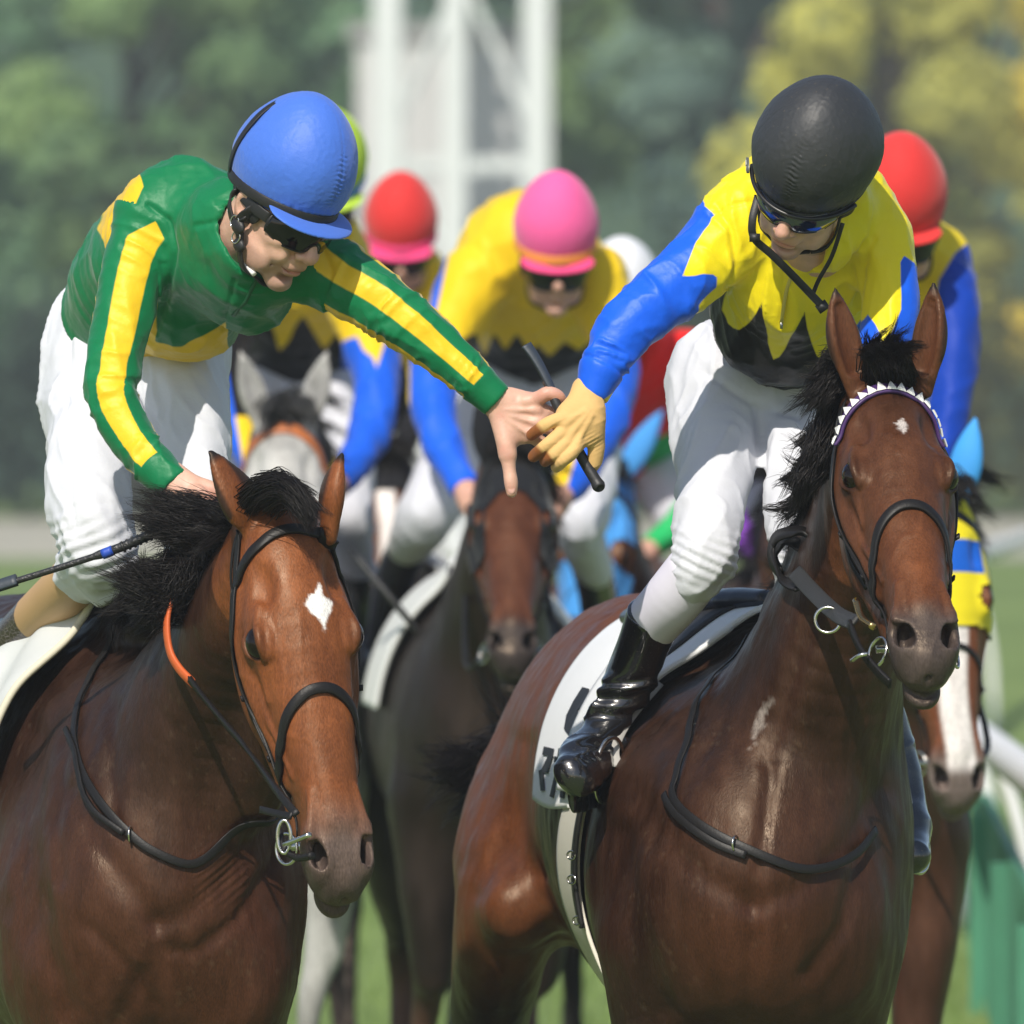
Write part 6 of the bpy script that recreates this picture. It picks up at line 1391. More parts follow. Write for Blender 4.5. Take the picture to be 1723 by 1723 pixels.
def setting():
    V, F = grid_plane(-700, 700, -30, 440, 0, 40, 60); obj('ground', V, F, ground_mat('turf', (0.12, 0.18, 0.055), (0.24, 0.32, 0.11), 0.35), None, kind='structure', smooth=False)
    V, F = grid_plane(-400, 400, 106, 141, 0.004, 10, 4); obj('dirt_track', V, F, ground_mat('pale dirt', (0.34, 0.33, 0.27), (0.50, 0.48, 0.40), 0.5, 8), None, kind='structure', smooth=False)
    def hz(X, Y): return 34 * sstep(170, 330, Y) + 3 * np.sin(X * 0.03 + 1) * sstep(170, 240, Y) - 0.6
    V, F = grid_plane(-420, 420, 168, 460, 0, 60, 40, hz); obj('hill', V, F, ground_mat('distant wooded hill', (0.035, 0.07, 0.045), (0.08, 0.13, 0.06), 0.06, 1.5), None, kind='structure')
    # wood: dark green on the left, olive and yellow on the right
    DG1, DG2 = (0.10, 0.19, 0.11), (0.20, 0.32, 0.16); MG1, MG2 = (0.11, 0.19, 0.085), (0.24, 0.34, 0.13); OL1, OL2 = (0.26, 0.27, 0.08), (0.52, 0.50, 0.12); YL1, YL2 = (0.42, 0.38, 0.08), (0.72, 0.62, 0.13); TE1, TE2 = (0.09, 0.15, 0.13), (0.17, 0.25, 0.19)
    K = [(-17, 152, 11, 6, DG1, DG2, 'dark green tree at the far left edge of the wood, beyond the pale track'), (-12.5, 148, 12, 6, DG1, DG2, 'tall dark green tree left of the one behind the white breeches'), (-8.2, 150, 12.5, 6.2, DG1, DG2, 'dark green tree filling the view left of the green and yellow rider'),
         (-5.2, 146, 9.5, 5, MG1, MG2, 'mid green tree behind the back of the green and yellow rider'), (-2.4, 150, 12, 5.6, DG1, DG2, 'dark green tree standing between the blue helmet and the white tower'), (0.4, 154, 11, 5, MG1, MG2, 'green tree showing through the bars of the white tower'),
         (3.0, 149, 12, 5.4, TE1, TE2, 'blue green tree just right of the white tower'), (5.0, 143, 8.2, 4.2, OL1, OL2, 'olive tree between the pink cap and the black helmet'), (6.6, 152, 13, 5.2, MG1, OL2, 'tall green and olive tree above the black helmet'),
         (8.0, 142, 8.0, 3.8, YL1, YL2, 'yellow leaved tree behind the red cap at the right'), (9.8, 150, 12.5, 5.4, TE1, OL2, 'tall olive tree at the right edge of the view'), (11.4, 142, 9.0, 4.6, OL1, YL2, 'yellow olive tree outside the blue sleeve at the far right'), (15.5, 148, 12, 6, MG1, OL2, 'green tree furthest to the right of the wood'), (20, 150, 12, 6, OL1, OL2, 'olive tree at the right end of the tree line')]
    for i, (x, y, h, w, a, b_, l) in enumerate(K): tree(x, y - 20 + 18, h, w, a, b_, l, 100 + i)
    # low hedge in front of the wood
    g = np.random.default_rng(5); n = 44000; C = np.stack([g.uniform(-42, 42, n), 138 + g.uniform(0, 3, n), g.uniform(0, 1, n) ** 0.7 * (2.6 + 0.8 * np.sin(g.uniform(0, 1, n)))], 1); C[:, 2] *= 1 + 0.25 * vnoise(C * [0.4, 0, 0], 2)
    k = sstep(0, 8, C[:, 0])[:, None]; cols = (np.array((0.05, 0.09, 0.055)) * (1 - k) + np.array((0.17, 0.18, 0.06)) * k) * g.uniform(0.6, 1.5, (n, 1))
    V, Fc, A = leaf_quads(C, 0.14, g, cols); obj('hedge', V, Fc, M_LEAF, None, {'col': A}, smooth=False, label='long clipped green hedge at the foot of the wood behind the track', category='hedge')
    # short turf
    n = 60000; C = np.stack([g.uniform(-4, 4, n), g.uniform(-2, 34, n), np.zeros(n)], 1); hh = g.uniform(0.03, 0.085, n); lean = g.normal(size=(n, 2)) * 0.02; a = g.uniform(0, 6.28, n); w = 0.0035
    dx = np.stack([np.cos(a), np.sin(a), 0 * a], 1) * w; tip = C + np.stack([lean[:, 0], lean[:, 1], hh], 1); V = np.stack([C - dx, C + dx, tip + dx * 0.2, tip - dx * 0.2], 1).reshape(-1, 3)
    obj('grass', V, np.arange(4 * n).reshape(-1, 4), plain('green turf blades', (0.16, 0.24, 0.06), 0.6, amt=0.4, bump=0, vs=2), None, kind='stuff', smooth=False)
    # white steel lattice tower
    ty = 108; tw = 1.74; cx = (778 - 861.5) * S(ty); root = thing('tower', 'white steel lattice tower rising behind the riders left of centre', 'tower', (cx, ty, 0)); pt = plain('white painted steel', (0.62, 0.65, 0.66), 0.45)
    xs = (-tw / 2, tw / 2); H = 15
    for sx in (-1, 1):
        for sy in (-1, 1): obj('leg', *beam((cx + sx * tw / 2 * 0.92, ty + sy * tw / 2, 0), (cx + sx * tw / 2 * 0.92, ty + sy * tw / 2, H), 0.30), pt, root, smooth=False)
    for q in (beam((cx - 0.08, ty - tw / 2 - .05, 0), (cx - 0.08, ty - tw / 2 - .05, H), 0.24), beam((cx - 0.02, ty + tw / 2, 0), (cx - 0.02, ty + tw / 2, H), 0.12)): obj('pole', *q, pt, root, smooth=False)
    for k in range(7):
        z0 = k * 2.1; zz = [beam((cx - tw / 2, ty + sy * tw / 2, z0 + 2.1), (cx + tw / 2, ty + sy * tw / 2, z0 + 2.1), 0.14) for sy in (-1, 1)] + [beam((cx + s_ * tw / 2, ty - tw / 2, z0 + 2.1), (cx + s_ * tw / 2, ty + tw / 2, z0 + 2.1), 0.14) for s_ in (-1, 1)]
        obj('girder', *join(*zz), pt, root, smooth=False)
        zz = [beam((cx - tw / 2 * s_, ty + sy * (tw / 2 + .02 * s_), z0 + 0.1), (cx + tw / 2 * s_ * (1 if k % 2 else 0.0), ty + sy * (tw / 2 + .02 * s_), z0 + 2.05), 0.07) for s_ in (-1, 1) for sy in (-1, 1)]
        for q in zz: obj('brace', *q, pt, root, smooth=False)
    cab = thing('cabin', 'pale square cabin standing behind the foot of the lattice tower', 'cabin', (cx - 0.1, 113, 0))
    obj('wall', *box((cx - 0.25, 113.2, 2.9), (1.9, 1.6, 5.6)), plain('pale grey render', (0.50, 0.50, 0.50), 0.8, amt=0.15, vs=1.2), cab, smooth=False)
    obj('roof', *box((cx - 0.25, 113.2, 5.78), (2.1, 1.8, 0.16)), plain('grey roof felt', (0.3, 0.3, 0.3), 0.8), cab, smooth=False)
    f = obj('window', *box((cx + 0.2, 112.38, 3.4), (0.5, 0.05, 0.6)), plain('dark window glass', (0.05, 0.06, 0.07), 0.1), cab, smooth=False)
    # running rail at the right and the green fence behind it
    root = thing('running_rail', 'white running rail curving away at the lower right', 'rail', (1.42, 14, 0)); wp = plain('white plastic rail', (0.8, 0.8, 0.8), 0.4)
    Q = resample([(1.35, 7, 0.94), (1.35, 8, 0.94), (1.35, 12, 0.94), (1.36, 18, 0.94), (1.5, 28, 0.94), (2.2, 42, 0.94), (4.5, 70, 0.94)], 8)
    obj('rail', *tube(Q, 0.05, 14), wp, root)
    for k in range(0, 14):
        q = Q[min(int(k * 3.4) + 1, len(Q) - 1)]; obj('post', *tube(resample([(q[0] + 0.22, q[1], 0.0), (q[0] + 0.20, q[1], 0.45), (q[0] + 0.12, q[1], 0.78), (q[0], q[1], 0.92)], 4), 0.022, 10), wp, root)
    root = thing('fence', 'green fence panels standing behind the white running rail', 'fence', (1.8, 22, 0)); gp = plain('green painted board', (0.055, 0.22, 0.13), 0.55, amt=0.2)
    for k in range(3):
        a = np.array([1.32 + 0.085 * k, 9.6 + k * 3.7, 0]); b_ = np.array([1.32 + 0.085 * (k + 1), 9.6 + (k + 1) * 3.7 - 0.06, 0]); d = b_ - a; L = np.linalg.norm(d); ang = math.degrees(math.atan2(d[1], d[0])); Rz = rot('Z', ang)
        parts = [box((a + d * ((i + .5) / 18)) + [0, 0, 0.33], (L / 18 * 0.94, 0.02 + 0.012 * (i % 2), 0.64), Rz) for i in range(18)]
        obj('panel', *join(*parts), gp, root, smooth=False); obj('post', *box(a + [-0.03, -0.02, 0.31], (0.07, 0.07, 0.62), Rz), gp, root, smooth=False)
# ------------------------------------------------------------------ horses and riders behind
def off(c, y, rows):
    """rows in millimetres (dx, dy, dz, a, b) from the point c seen at depth y -> picture rows"""
    out = []
    for r in rows:
        yy = y + r[2] / 1000.0; u = 1 / (S(yy) * 1000); u0 = 1 / (S(y) * 1000)
        # keep real offsets: rebuild from the world point
        w = P(c[0], c[1], y) + np.array([r[0], r[2], -r[1]]) / 1000.0; q = to_px(w[None])[0]
        out.append((q[0], q[1], yy) + tuple(x * u for x in r[3:]))
    return out

def bg_horse(label, poll, y, pitch, yaw, roll, sc, coat, face=None, blaze=None, hood=None, ears=True, body_dx=0, swing=0, cloth=True, browband=None, mane_col=None, leg_col=None, muz=None, h=(0.0065, 0.014), ear_dirs=((-1, 0), (1, 0)), earlen=150, wide=1.0, noseband=True, stride=0.5):
    c = np.array(coat); w0 = P(poll[0], poll[1], y); root = thing('racehorse', label, 'horse', (w0[0], w0[1] + 1.2, 0))
    s = SDF(); F = head_frame(w0, pitch, yaw, roll, sc); X = body_dx; W = wide
    R_ = lambda rows: off(poll, y, rows)
    add_pxchain(s, R_([(X * .1, 40, 90, 72, 90), (X * .4, 200, 220, 90, 140), (X * .8, 380, 380, 125, 190), (X, 540, 480, 180, 220), (X, 640, 520, 210, 240)]), k=0.07)
    k = w0[2] - 1.16       # centre of the trunk 1.16 m above the turf
    T = k * 1000
    add_pxchain(s, R_([(X, T + 20, 400, 180 * W, 240), (X, T, 600, 245 * W, 330), (X + swing * .3, T - 20, 1000, 270 * W, 340), (X + swing * .6, T - 20, 1500, 280 * W, 320), (X + swing * .9, T - 40, 2000, 275 * W, 300), (X + swing, T - 30, 2350, 230, 230)]), uref=(1, 0, 0), k=0.05)
    add_pxchain(s, R_([(X * .2, 60, 170, 34, 50), (X * .8, 200, 480, 44, 70), (X, T - 300, 760, 80, 90)]), k=0.06)
    for q, sg in ((0, -1), (1, 1)):
        add_pxchain(s, R_([(X + sg * 125, T + 160, 480, 105, 120), (X + sg * 125, T + 400, 450, 74, 90), (X + sg * 120, T + 560, 430, 48, 56)]), k=0.05)
        xx = (w0[0] * 1000 + X + sg * 120) / 1000; kx = -0.05 * stride; s.chain([(xx, w0[1] + .43, 0.66), (xx + kx * (1 + sg * .5), w0[1] + .45 - .1 * stride * sg, 0.46), (xx + kx * (1 + sg * .8), w0[1] + .47 - .05 * sg, 0.34), (xx + kx * sg, w0[1] + .46, 0.13), (xx + kx * sg, w0[1] + .38, 0.05)], [.05, .038, .03, .036, .055], k=0.02)
        add_pxchain(s, R_([(X + swing + sg * 150, T + 60, 2150, 140, 190), (X + swing + sg * 160, T + 330, 2100, 95, 130), (X + swing + sg * 150, T + 520, 2250, 56, 70)]), k=0.06)
        xx = (w0[0] * 1000 + X + swing + sg * 150) / 1000; s.chain([(xx, w0[1] + 2.28, 0.66), (xx, w0[1] + 2.36, 0.5), (xx, w0[1] + 2.3, 0.3), (xx, w0[1] + 2.26, 0.13), (xx, w0[1] + 2.2, 0.05)], [.055, .042, .034, .038, .055], k=0.02)
    body_only = s.copy()
    add_horse_head(s, F, 1.1); head_only = SDF(); add_horse_head(head_only, F, 1.1)
    es = SDF()
    for sg, (ex, ez) in zip((-1, 1), ear_dirs):
        b0 = F.pt((0, 44 * sg, -34)); tp = b0 + np.array([ex * 0.035, -0.01, 0.0]) + np.array([0, 0, earlen / 1000.0])
        add_ear(s, b0, tp, 0.030 * sc, face=(-0.3 * sg, -0.9, 0)); add_ear(es, b0, tp, 0.034 * sc, face=(-0.3 * sg, -0.9, 0), hollow=False)
    lo = F.pts([(0, 0, 0), (620, 0, -60)]).min(0) - [.2, .14, .05]; hi = F.pts([(0, 0, 0), (620, 0, -60)]).max(0) + [.2, .1, .2]
    V, Fc = horse_mesh(s, (lo, hi), h[0], h[1]); L = F.inv(V); N = vnormals(V, Fc)
    V = V + N * (0.005 * fbm(V * [10, 10, 6], 3, 2) * (V[:, 1] > w0[1] + 0.1))[:, None]
    C = np.tile(c, (len(V), 1)) * (1 + 0.3 * fbm(V * 7, 21, 3))[:, None]
    hd = (L[:, 0] > -60) & (L[:, 0] < 680) & (np.abs(L[:, 1]) < 140) & (L[:, 2] > -240) & (V[:, 1] < w0[1] + 0.15)
    if face is not None: C = lerp_col(C, face, hd * 0.9)
    C = lerp_col(C, MUZ if muz is None else muz, hd * sstep(485, 535, L[:, 0]) * 0.95)
    if blaze: C = lerp_col(C, (0.75, 0.7, 0.68), hd * sstep(blaze, blaze * 0.7, np.abs(L[:, 1] + 5 * np.sin(L[:, 0] * 0.02))) * sstep(60, 110, L[:, 0]) * sstep(560, 525, L[:, 0]) * (L[:, 2] > -60))
    C = lerp_col(C, leg_col if leg_col is not None else BLK, sstep(0.62, 0.45, V[:, 2]))
    obj('body', V, Fc, M_COAT, root, {'col': C}); horse_extras(root, F, s)
    if hood:
        m_, keep, patch = hood
        l_, D_ = head_only.grid(lo - 0.02, hi + 0.02, 0.007)
        Vh, Fh = nets(l_, D_ - 0.006, 0.007, clip=lambda Cc: keep(F.inv(Cc)))
        pv = patch(F.inv(Vh)) if patch else np.full(len(Vh), -1.0)
        ho = obj('hood', Vh, Fh, m_, root, {'m1': pv})
        if ears: Ve, Fe = mesh_sdf(es, 0.006); obj('ear_cover', Ve, Fe, ears if ears is not True else m_, ho)
    br = bridle(root, s, F, browband=browband, thick_nose=False, bit=True, noseband_s=300 if noseband else -300)
    mc = M_HAIR if mane_col is None else mane_col
    locks = []
    for i in range(14):
        t = i / 13; p = np.array(P(*R_([(X * t * .9, 40 + 300 * t, 160 + 480 * t, 1)])[0][:3])) + [0, 0, 0.05]
        sd_ = -1 if swing >= 0 else 1
        locks.append(([p, p + [0.05 * sd_, -0.02, 0.03], p + [0.11 * sd_, -0.03, -0.03 + 0.04 * math.sin(i * 2.1)]], 0.02, 0.03, 160))
    for i in range(6):
        p = F.pt((-8, -30 + 12 * i, 6)); locks.append(([p, p + [0.0, -0.03, 0.03], p + [0.01 * (i - 3), -0.05, -0.03]], 0.014, 0.02, 120))
    V, Fc = hair(locks, 0.0016, 6, 30, wav=0.01); obj('mane', V, Fc, mc, root)
    if cloth:
        m_cl = plain('white cotton saddle cloth', (0.58, 0.60, 0.59), 0.85, bump=0.35, scale=700, amt=0.05, sheen=0.2, vs=5)
        rows = []
        for dz in (620, 760, 950):
            rows.append([tuple(r[:3]) for r in R_([(X - 300, T - 60, dz, 1), (X - 230, T - 200, dz, 1), (X - 120, T - 330, dz, 1), (X, T - 380, dz, 1), (X + 120, T - 330, dz, 1), (X + 230, T - 200, dz, 1), (X + 300, T - 60, dz, 1)])])
        G, Nn = drape(body_only, rows, 0.02, 0.008, 14, 54); V, Fc = slab(G, Nn, 0.012); obj('saddle_cloth', V, Fc, m_cl, root)
    # reins from the bit back to the rider's hands
    for sg in (-1, 1):
        Q = resample([F.pt((515, 60 * sg, -118)), F.pt((420, 105 * sg, -230)) + [0, .06, 0], P(*R_([(X * .5 + 70 * sg, 120, 560, 1)])[0][:3])], 6); V, Fc = tube(Q, 0.007, 6); obj('rein', V, Fc, M_LEATHER, root)
    return root, s, F

def bg_person(label, c, y, yaw, pitch, roll, cap, peak, band, silks, pat, arms, legs, torso, boots, gloves=None, sock=None, helm=1.0):
    w0 = P(c[0], c[1], y); root = thing('person', label, 'person', (w0[0], w0[1] + .4, 1.3)); F = person_frame(w0, yaw, pitch, roll, helm)
    R_ = lambda rows: off(c, y, rows)
    b = SDF(); add_head(b, F); b.chain([F.pt((-20, 0, -40)), P(*torso[-1][:3])], [0.056, 0.06], k=0.02)
    for a in arms: under(b, a, 0.7)
    for l in legs: under(b, l, 0.7)
    under(b, torso, 0.7)
    for a in arms:      # closed fists on the reins
        e = P(*a[-1][:3]); d = unit(e - P(*a[-2][:3])); b.chain([e - d * .01, e + d * 0.035, e + d * 0.07], [.024, .032, .030], k=0.01)
        for i in range(4): q = e + d * (0.045 + 0.012 * i) + np.array([0, -0.026, 0.014 - 0.012 * i]); b.chain([q, q + [0.012, -0.014, -0.01], q + [0.016, 0.0, -0.02]], [.0105, .010, .009], k=0.004)
    V, Fc = mesh_join_regions(b, 0.010, [(w0 - [.14, .16, .16], w0 + [.14, .14, .06], 0.004)] + [(P(*a[-1][:3]) - .11, P(*a[-1][:3]) + .11, 0.0045) for a in arms])
    m = np.zeros(len(V)); obj('body', V, Fc, M_SKIN, root, {'m1': m + 0.15, 'm2': m + 0.1})
    s = SDF(); add_pxchain(s, torso, 0.03)
    for a in arms: add_pxchain(s, a, 0.03, flat1=True)
    s.chain([F.pt((-10, 0, -20)), F.pt((10, 0, -90)), F.pt((30, 0, -150))], [.060, .058, .058], k=0.006, sub=True)
    V, Fc = mesh_sdf(s, 0.0075); N = vnormals(V, Fc)
    V = V + N * (0.008 * fold_noise(V, [0.1, -0.1, -1], 18, 3, 91) + 0.004 * fold_noise(V, [0.8, 0, 0.4], 20, 5, 92))[:, None]
    px = to_px(V); obj('jersey', V, Fc, silks, root, pat(px, V))
    t = SDF()
    for l in legs: add_pxchain(t, l[:-1], 0.04)
    V, Fc = mesh_sdf(t, 0.008); N = vnormals(V, Fc); V = V + N * (0.007 * fold_noise(V, [0.1, -0.2, -1], 16, 3, 93))[:, None]
    obj('breeches', V, Fc, silk('white nylon breeches', (0.60, 0.61, 0.67), rough=0.55, sat=0.3), root)
    for bt in boots:
        g = SDF(); add_pxchain(g, bt, 0.02); V, Fc = mesh_sdf(g, 0.007); obj('boot', V, Fc, boots_mat, root)
    helmet_parts(root, F, cap, peak, band=band, h=0.0045, seam=False, r=(116, 98, 116), c=(-4, 0, 84), peak=(80, 0, 24), prad=(50, 88, 8), cut=28)
    goggles_parts(root, F, c=(23, 0, 4), up=24, dn=42)
    Q = F.pts([(30, 80, 20), (14, 80, -30), (36, 55, -88), (48, 0, -116), (36, -55, -88), (14, -80, -30), (30, -80, 20)]); V, Fc = ribbon(*b.snap(resample(Q, 5), 0.004, 4, 0.012), 0.015, 0.004); obj('chin_strap', V, Fc, M_BLACK, root)
    return root
boots_mat = None

def background():
    global boots_mat
    boots_mat = boot_mat()
    YEL, BLK_, BLU = (0.76, 0.52, 0.015), (0.010, 0.010, 0.012), (0.012, 0.11, 0.70)
    m_own = silk('yellow black and blue satin', YEL, BLK_, BLU, rough=0.5, sat=0.3)
    mm = 0.001
    red = plain('red helmet cover', (0.62, 0.022, 0.02), 0.8, sheen=0.2); pink = plain('pink helmet cover', (0.80, 0.10, 0.32), 0.8, sheen=0.2); pinkp = plain('bright pink peak', (0.80, 0.06, 0.22), 0.8)
    org = plain('orange elastic band', (0.80, 0.30, 0.06), 0.6); lime = plain('lime green helmet cover', (0.42, 0.62, 0.05), 0.8); white = plain('white helmet cover', (0.75, 0.76, 0.8), 0.5); bluem = plain('blue elastic band', (0.02, 0.16, 0.8), 0.6)
    # --- middle: dark horse in a black hood under the pink cap
    hoodm = plain('black cloth hood', (0.014, 0.015, 0.018), 0.8, bump=0.4, scale=300)
    bg_horse('dark horse with bare brown face in a black hood, below the pink capped rider', (862, 766), 6.9, 46, 0, 0, 1.0, (0.012, 0.008, 0.0065), muz=(0.03, 0.026, 0.026), noseband=False, leg_col=(0.085, 0.042, 0.03), stride=1, face=(0.085, 0.028, 0.013), hood=(silk('black hood cloth', (0.014, 0.015, 0.018), (0.014, 0.015, 0.018), rough=0.8, sat=0.2), lambda L: (L[:, 0] > -40) & ((L[:, 0] < 135 + (L[:, 1] / 9) ** 2) | ((np.abs(L[:, 1]) > 62) & (L[:, 0] < 300))) & (np.hypot(L[:, 0] - 204, np.abs(np.abs(L[:, 1]) - 92)) > 26), None), body_dx=-60, swing=-60, wide=0.92)
    def petals(poly, sleeves):
        def f(px, V):
            b = poly_sd(px, poly) * mm; s_ = np.max([poly_sd(px, q) for q in sleeves], 0) * mm; return {'m1': b, 'm2': s_}
        return f
    bg_person('rider in a pink cap with an orange band, yellow silks and blue sleeves', (934, 436), 7.9, 4, 22, 0, pink, pinkp, (org, 42, 0.022), m_own,
        petals([(740, 700), (742, 600), (770, 575), (800, 560), (815, 600), (832, 560), (850, 590), (870, 560), (890, 592), (905, 580), (925, 600), (950, 575), (975, 590), (1010, 560), (1040, 600), (1040, 700)], [[(690, 900), (690, 600), (722, 560), (745, 575), (770, 590), (800, 700), (830, 900)], [(1030, 560), (1060, 540), (1080, 620), (1060, 900), (930, 900), (990, 700), (1000, 600)], [(715, 560), (735, 450), (760, 400), (735, 520)]]),
        [[(800, 470, 8.05, 62, 60), (755, 560, 8.0, 50, 48), (728, 650, 7.9, 40, 40), (745, 750, 7.8, 35, 35), (782, 822, 7.7, 26, 26)], [(1000, 470, 8.05, 58, 60), (1030, 570, 8.0, 44, 46), (1028, 680, 7.9, 39, 40), (990, 770, 7.8, 34, 35), (948, 830, 7.7, 26, 26)]],
        [[(840, 640, 8.5, 85, 85), (790, 740, 8.3, 66, 66), (738, 830, 8.1, 52, 54), (715, 870, 8.08, 48, 50), (680, 930, 8.3, 34, 34), (655, 1040, 8.6, 28, 28)], [(960, 640, 8.5, 80, 85), (985, 760, 8.3, 60, 60), (985, 860, 8.1, 44, 46), (975, 890, 8.1, 40, 42), (1000, 960, 8.3, 32, 34), (1010, 1060, 8.6, 28, 28)]],
        [(900, 640, 8.6, 100, 80), (900, 560, 8.45, 120, 100), (890, 470, 8.25, 138, 110), (880, 410, 8.1, 105, 90)], [[(690, 915, 8.25, 36, 36), (662, 980, 8.4, 33, 33), (640, 1090, 8.6, 28, 30), (630, 1140, 8.5, 30, 34)], [(985, 915, 8.2, 36, 36), (1005, 1000, 8.4, 32, 33), (1010, 1110, 8.6, 28, 30), (1015, 1160, 8.5, 30, 34)]])
    w_ = obj('whip', *tube(resample([P(590, 925, 7.5), P(660, 1010, 7.45), P(740, 1110, 7.5), P(800, 1205, 7.6)], 4), np.linspace(0.007, 0.011, 13), 10), plain('black braided whip shaft', (0.02, 0.02, 0.022), 0.4, bump=0.9, scale=170, dist=0.003), None, label='dark whip slanting down across the chest of the black hooded horse', category='whip')
    # --- left: grey horse and the rider hidden by the blue helmet
    hair_g = plain('dark grey mane hair', (0.03, 0.03, 0.032), 0.5, bump=0); orb = plain('orange tan browband', (0.42, 0.13, 0.04), 0.5)
    bg_horse('grey horse with an orange browband, behind the ears of the front bay', (478, 702), 8.1, 30, -3, 0, 1.16, (0.40, 0.40, 0.39), muz=(0.10, 0.10, 0.10), browband=(orb, 0.026), mane_col=hair_g, leg_col=(0.28, 0.28, 0.27), body_dx=-30, swing=-200, cloth=False, earlen=178, ear_dirs=((-1.6, 0), (1.4, 0)), wide=0.95)
    bg_person('rider in a lime cap just past the blue helmet, over the grey horse', (547, 314), 8.8, 5, 36, 0, lime, lime, (bluem, 46, 0.02), m_own,
        petals([(370, 700), (380, 560), (430, 545), (450, 535), (462, 560), (470, 592), (485, 575), (497, 548), (510, 530), (528, 560), (545, 588), (556, 575), (566, 562), (580, 585), (590, 640), (590, 700)], [[(575, 575), (600, 566), (612, 590), (628, 602), (633, 620), (650, 570), (690, 560), (690, 900), (540, 900), (575, 740)], [(330, 900), (330, 520), (370, 560), (385, 640), (430, 900)]]),
        [[(430, 470, 8.95, 54, 56), (385, 560, 8.9, 44, 46), (372, 650, 8.8, 38, 40), (410, 740, 8.7, 32, 34), (440, 790, 8.6, 25, 25)], [(590, 480, 8.95, 58, 56), (618, 560, 8.9, 48, 48), (634, 650, 8.8, 40, 42), (618, 740, 8.7, 36, 38), (570, 810, 8.55, 27, 27)]],
        [[(450, 660, 9.3, 80, 85), (405, 760, 9.1, 60, 62), (370, 850, 8.95, 50, 52), (365, 880, 8.95, 46, 46), (350, 960, 9.2, 32, 32), (340, 1080, 9.5, 28, 28)], [(545, 660, 9.3, 78, 85), (580, 740, 9.1, 50, 56), (585, 850, 8.95, 44, 48), (588, 880, 8.95, 42, 44), (600, 960, 9.2, 32, 32), (600, 1080, 9.5, 28, 28)]],
        [(500, 640, 9.4, 110, 84), (505, 560, 9.25, 118, 95), (510, 470, 9.1, 122, 100), (515, 400, 8.95, 92, 84)], [[(355, 950, 9.15, 33, 33), (345, 1060, 9.4, 28, 30), (340, 1130, 9.3, 30, 32)], [(595, 950, 9.15, 33, 33), (600, 1060, 9.4, 28, 30), (600, 1130, 9.3, 30, 32)]])
    # --- further back: red cap with a pink peak, on a horse with a white blaze
    bg_horse('dark horse with a white blaze, below the red cap with pink peak', (650, 768), 11.4, 16, 4, 0, 1.0, (0.05, 0.025, 0.015), face=(0.13, 0.045, 0.02), blaze=30, hood=(silk('black hood cloth', (0.016, 0.016, 0.019), (0.016, 0.016, 0.019), rough=0.8, sat=0.2), lambda L: (L[:, 0] > -40) & (L[:, 0] < 95), None), body_dx=-20, swing=40, h=(0.008, 0.016))
    Rf = lambda c, y, rows: off(c, y, rows)
    def std(c, y, wide=1.0, lean=0):
        arms = [Rf(c, y, [(sg * 165 * wide + lean, 120, 180, 70, 70), (sg * 225 * wide, 280, 120, 56, 58), (sg * 235 * wide, 430, 60, 46, 48), (sg * 150 * wide, 560, -20, 40, 42), (sg * 80, 620, -70, 32, 32)]) for sg in (-1, 1)]
        legs = [Rf(c, y, [(sg * 90 + lean, 400, 600, 105, 110), (sg * 170, 540, 400, 82, 84), (sg * 225, 660, 230, 64, 66), (sg * 230, 700, 220, 58, 60), (sg * 255, 800, 420, 42, 42), (sg * 270, 960, 700, 36, 36)]) for sg in (-1, 1)]
        torso = Rf(c, y, [(lean, 400, 660, 130, 110), (lean, 300, 480, 160, 130), (lean * .6, 180, 300, 180, 140), (0, 90, 150, 130, 110)])
        boots = [Rf(c, y, [(sg * 248, 770, 370, 44, 44), (sg * 265, 900, 600, 38, 38), (sg * 272, 1000, 680, 36, 40), (sg * 275, 1050, 600, 36, 38)]) for sg in (-1, 1)]
        return arms, legs, torso, boots
    a, l, t, bo = std((675, 415), 12.0)
    bg_person('rider in a red cap with a pink peak, left of the pink cap', (675, 418), 12.0, 0, 22, 0, red, pinkp, (pinkp, 42, 0.02), m_own, lambda px, V: {'m1': poly_sd(px, [(500, 900), (500, 620), (600, 610), (640, 580), (680, 620), (720, 580), (760, 620), (860, 620), (860, 900)]) * mm, 'm2': np.maximum(poly_sd(px, [(480, 900), (480, 560), (585, 560), (600, 900)]), poly_sd(px, [(755, 900), (765, 560), (900, 560), (900, 900)])) * mm}, a, l, t, bo)
    # --- right: red cap, horse in a yellow and blue hood
    hy = silk('yellow and blue hood cloth', (0.72, 0.60, 0.02), (0.01, 0.10, 0.50), rough=0.7, sat=0.2)
    bm = plain('sky blue ear cover', (0.04, 0.30, 0.72), 0.7)
    bg_horse('brown horse with a white blaze in a yellow and blue hood, at the right edge', (1582, 838), 4.5, 13, 10, 2, 1.04, (0.050, 0.020, 0.011), face=(0.16, 0.05, 0.02), blaze=34, muz=(0.13, 0.105, 0.095), hood=(hy, lambda L: (L[:, 0] > -50) & (L[:, 0] < 262 + 0.0 * L[:, 1]) & (np.hypot(L[:, 0] - 204, np.abs(np.abs(L[:, 1]) - 92)) > 30), lambda L: np.minimum(38 - np.abs(L[:, 1] - 40), 34 - np.abs(L[:, 0] - 122)) * 0.001), ears=bm, body_dx=-150, swing=-100, earlen=175, h=(0.0055, 0.013), wide=0.95, cloth=False)
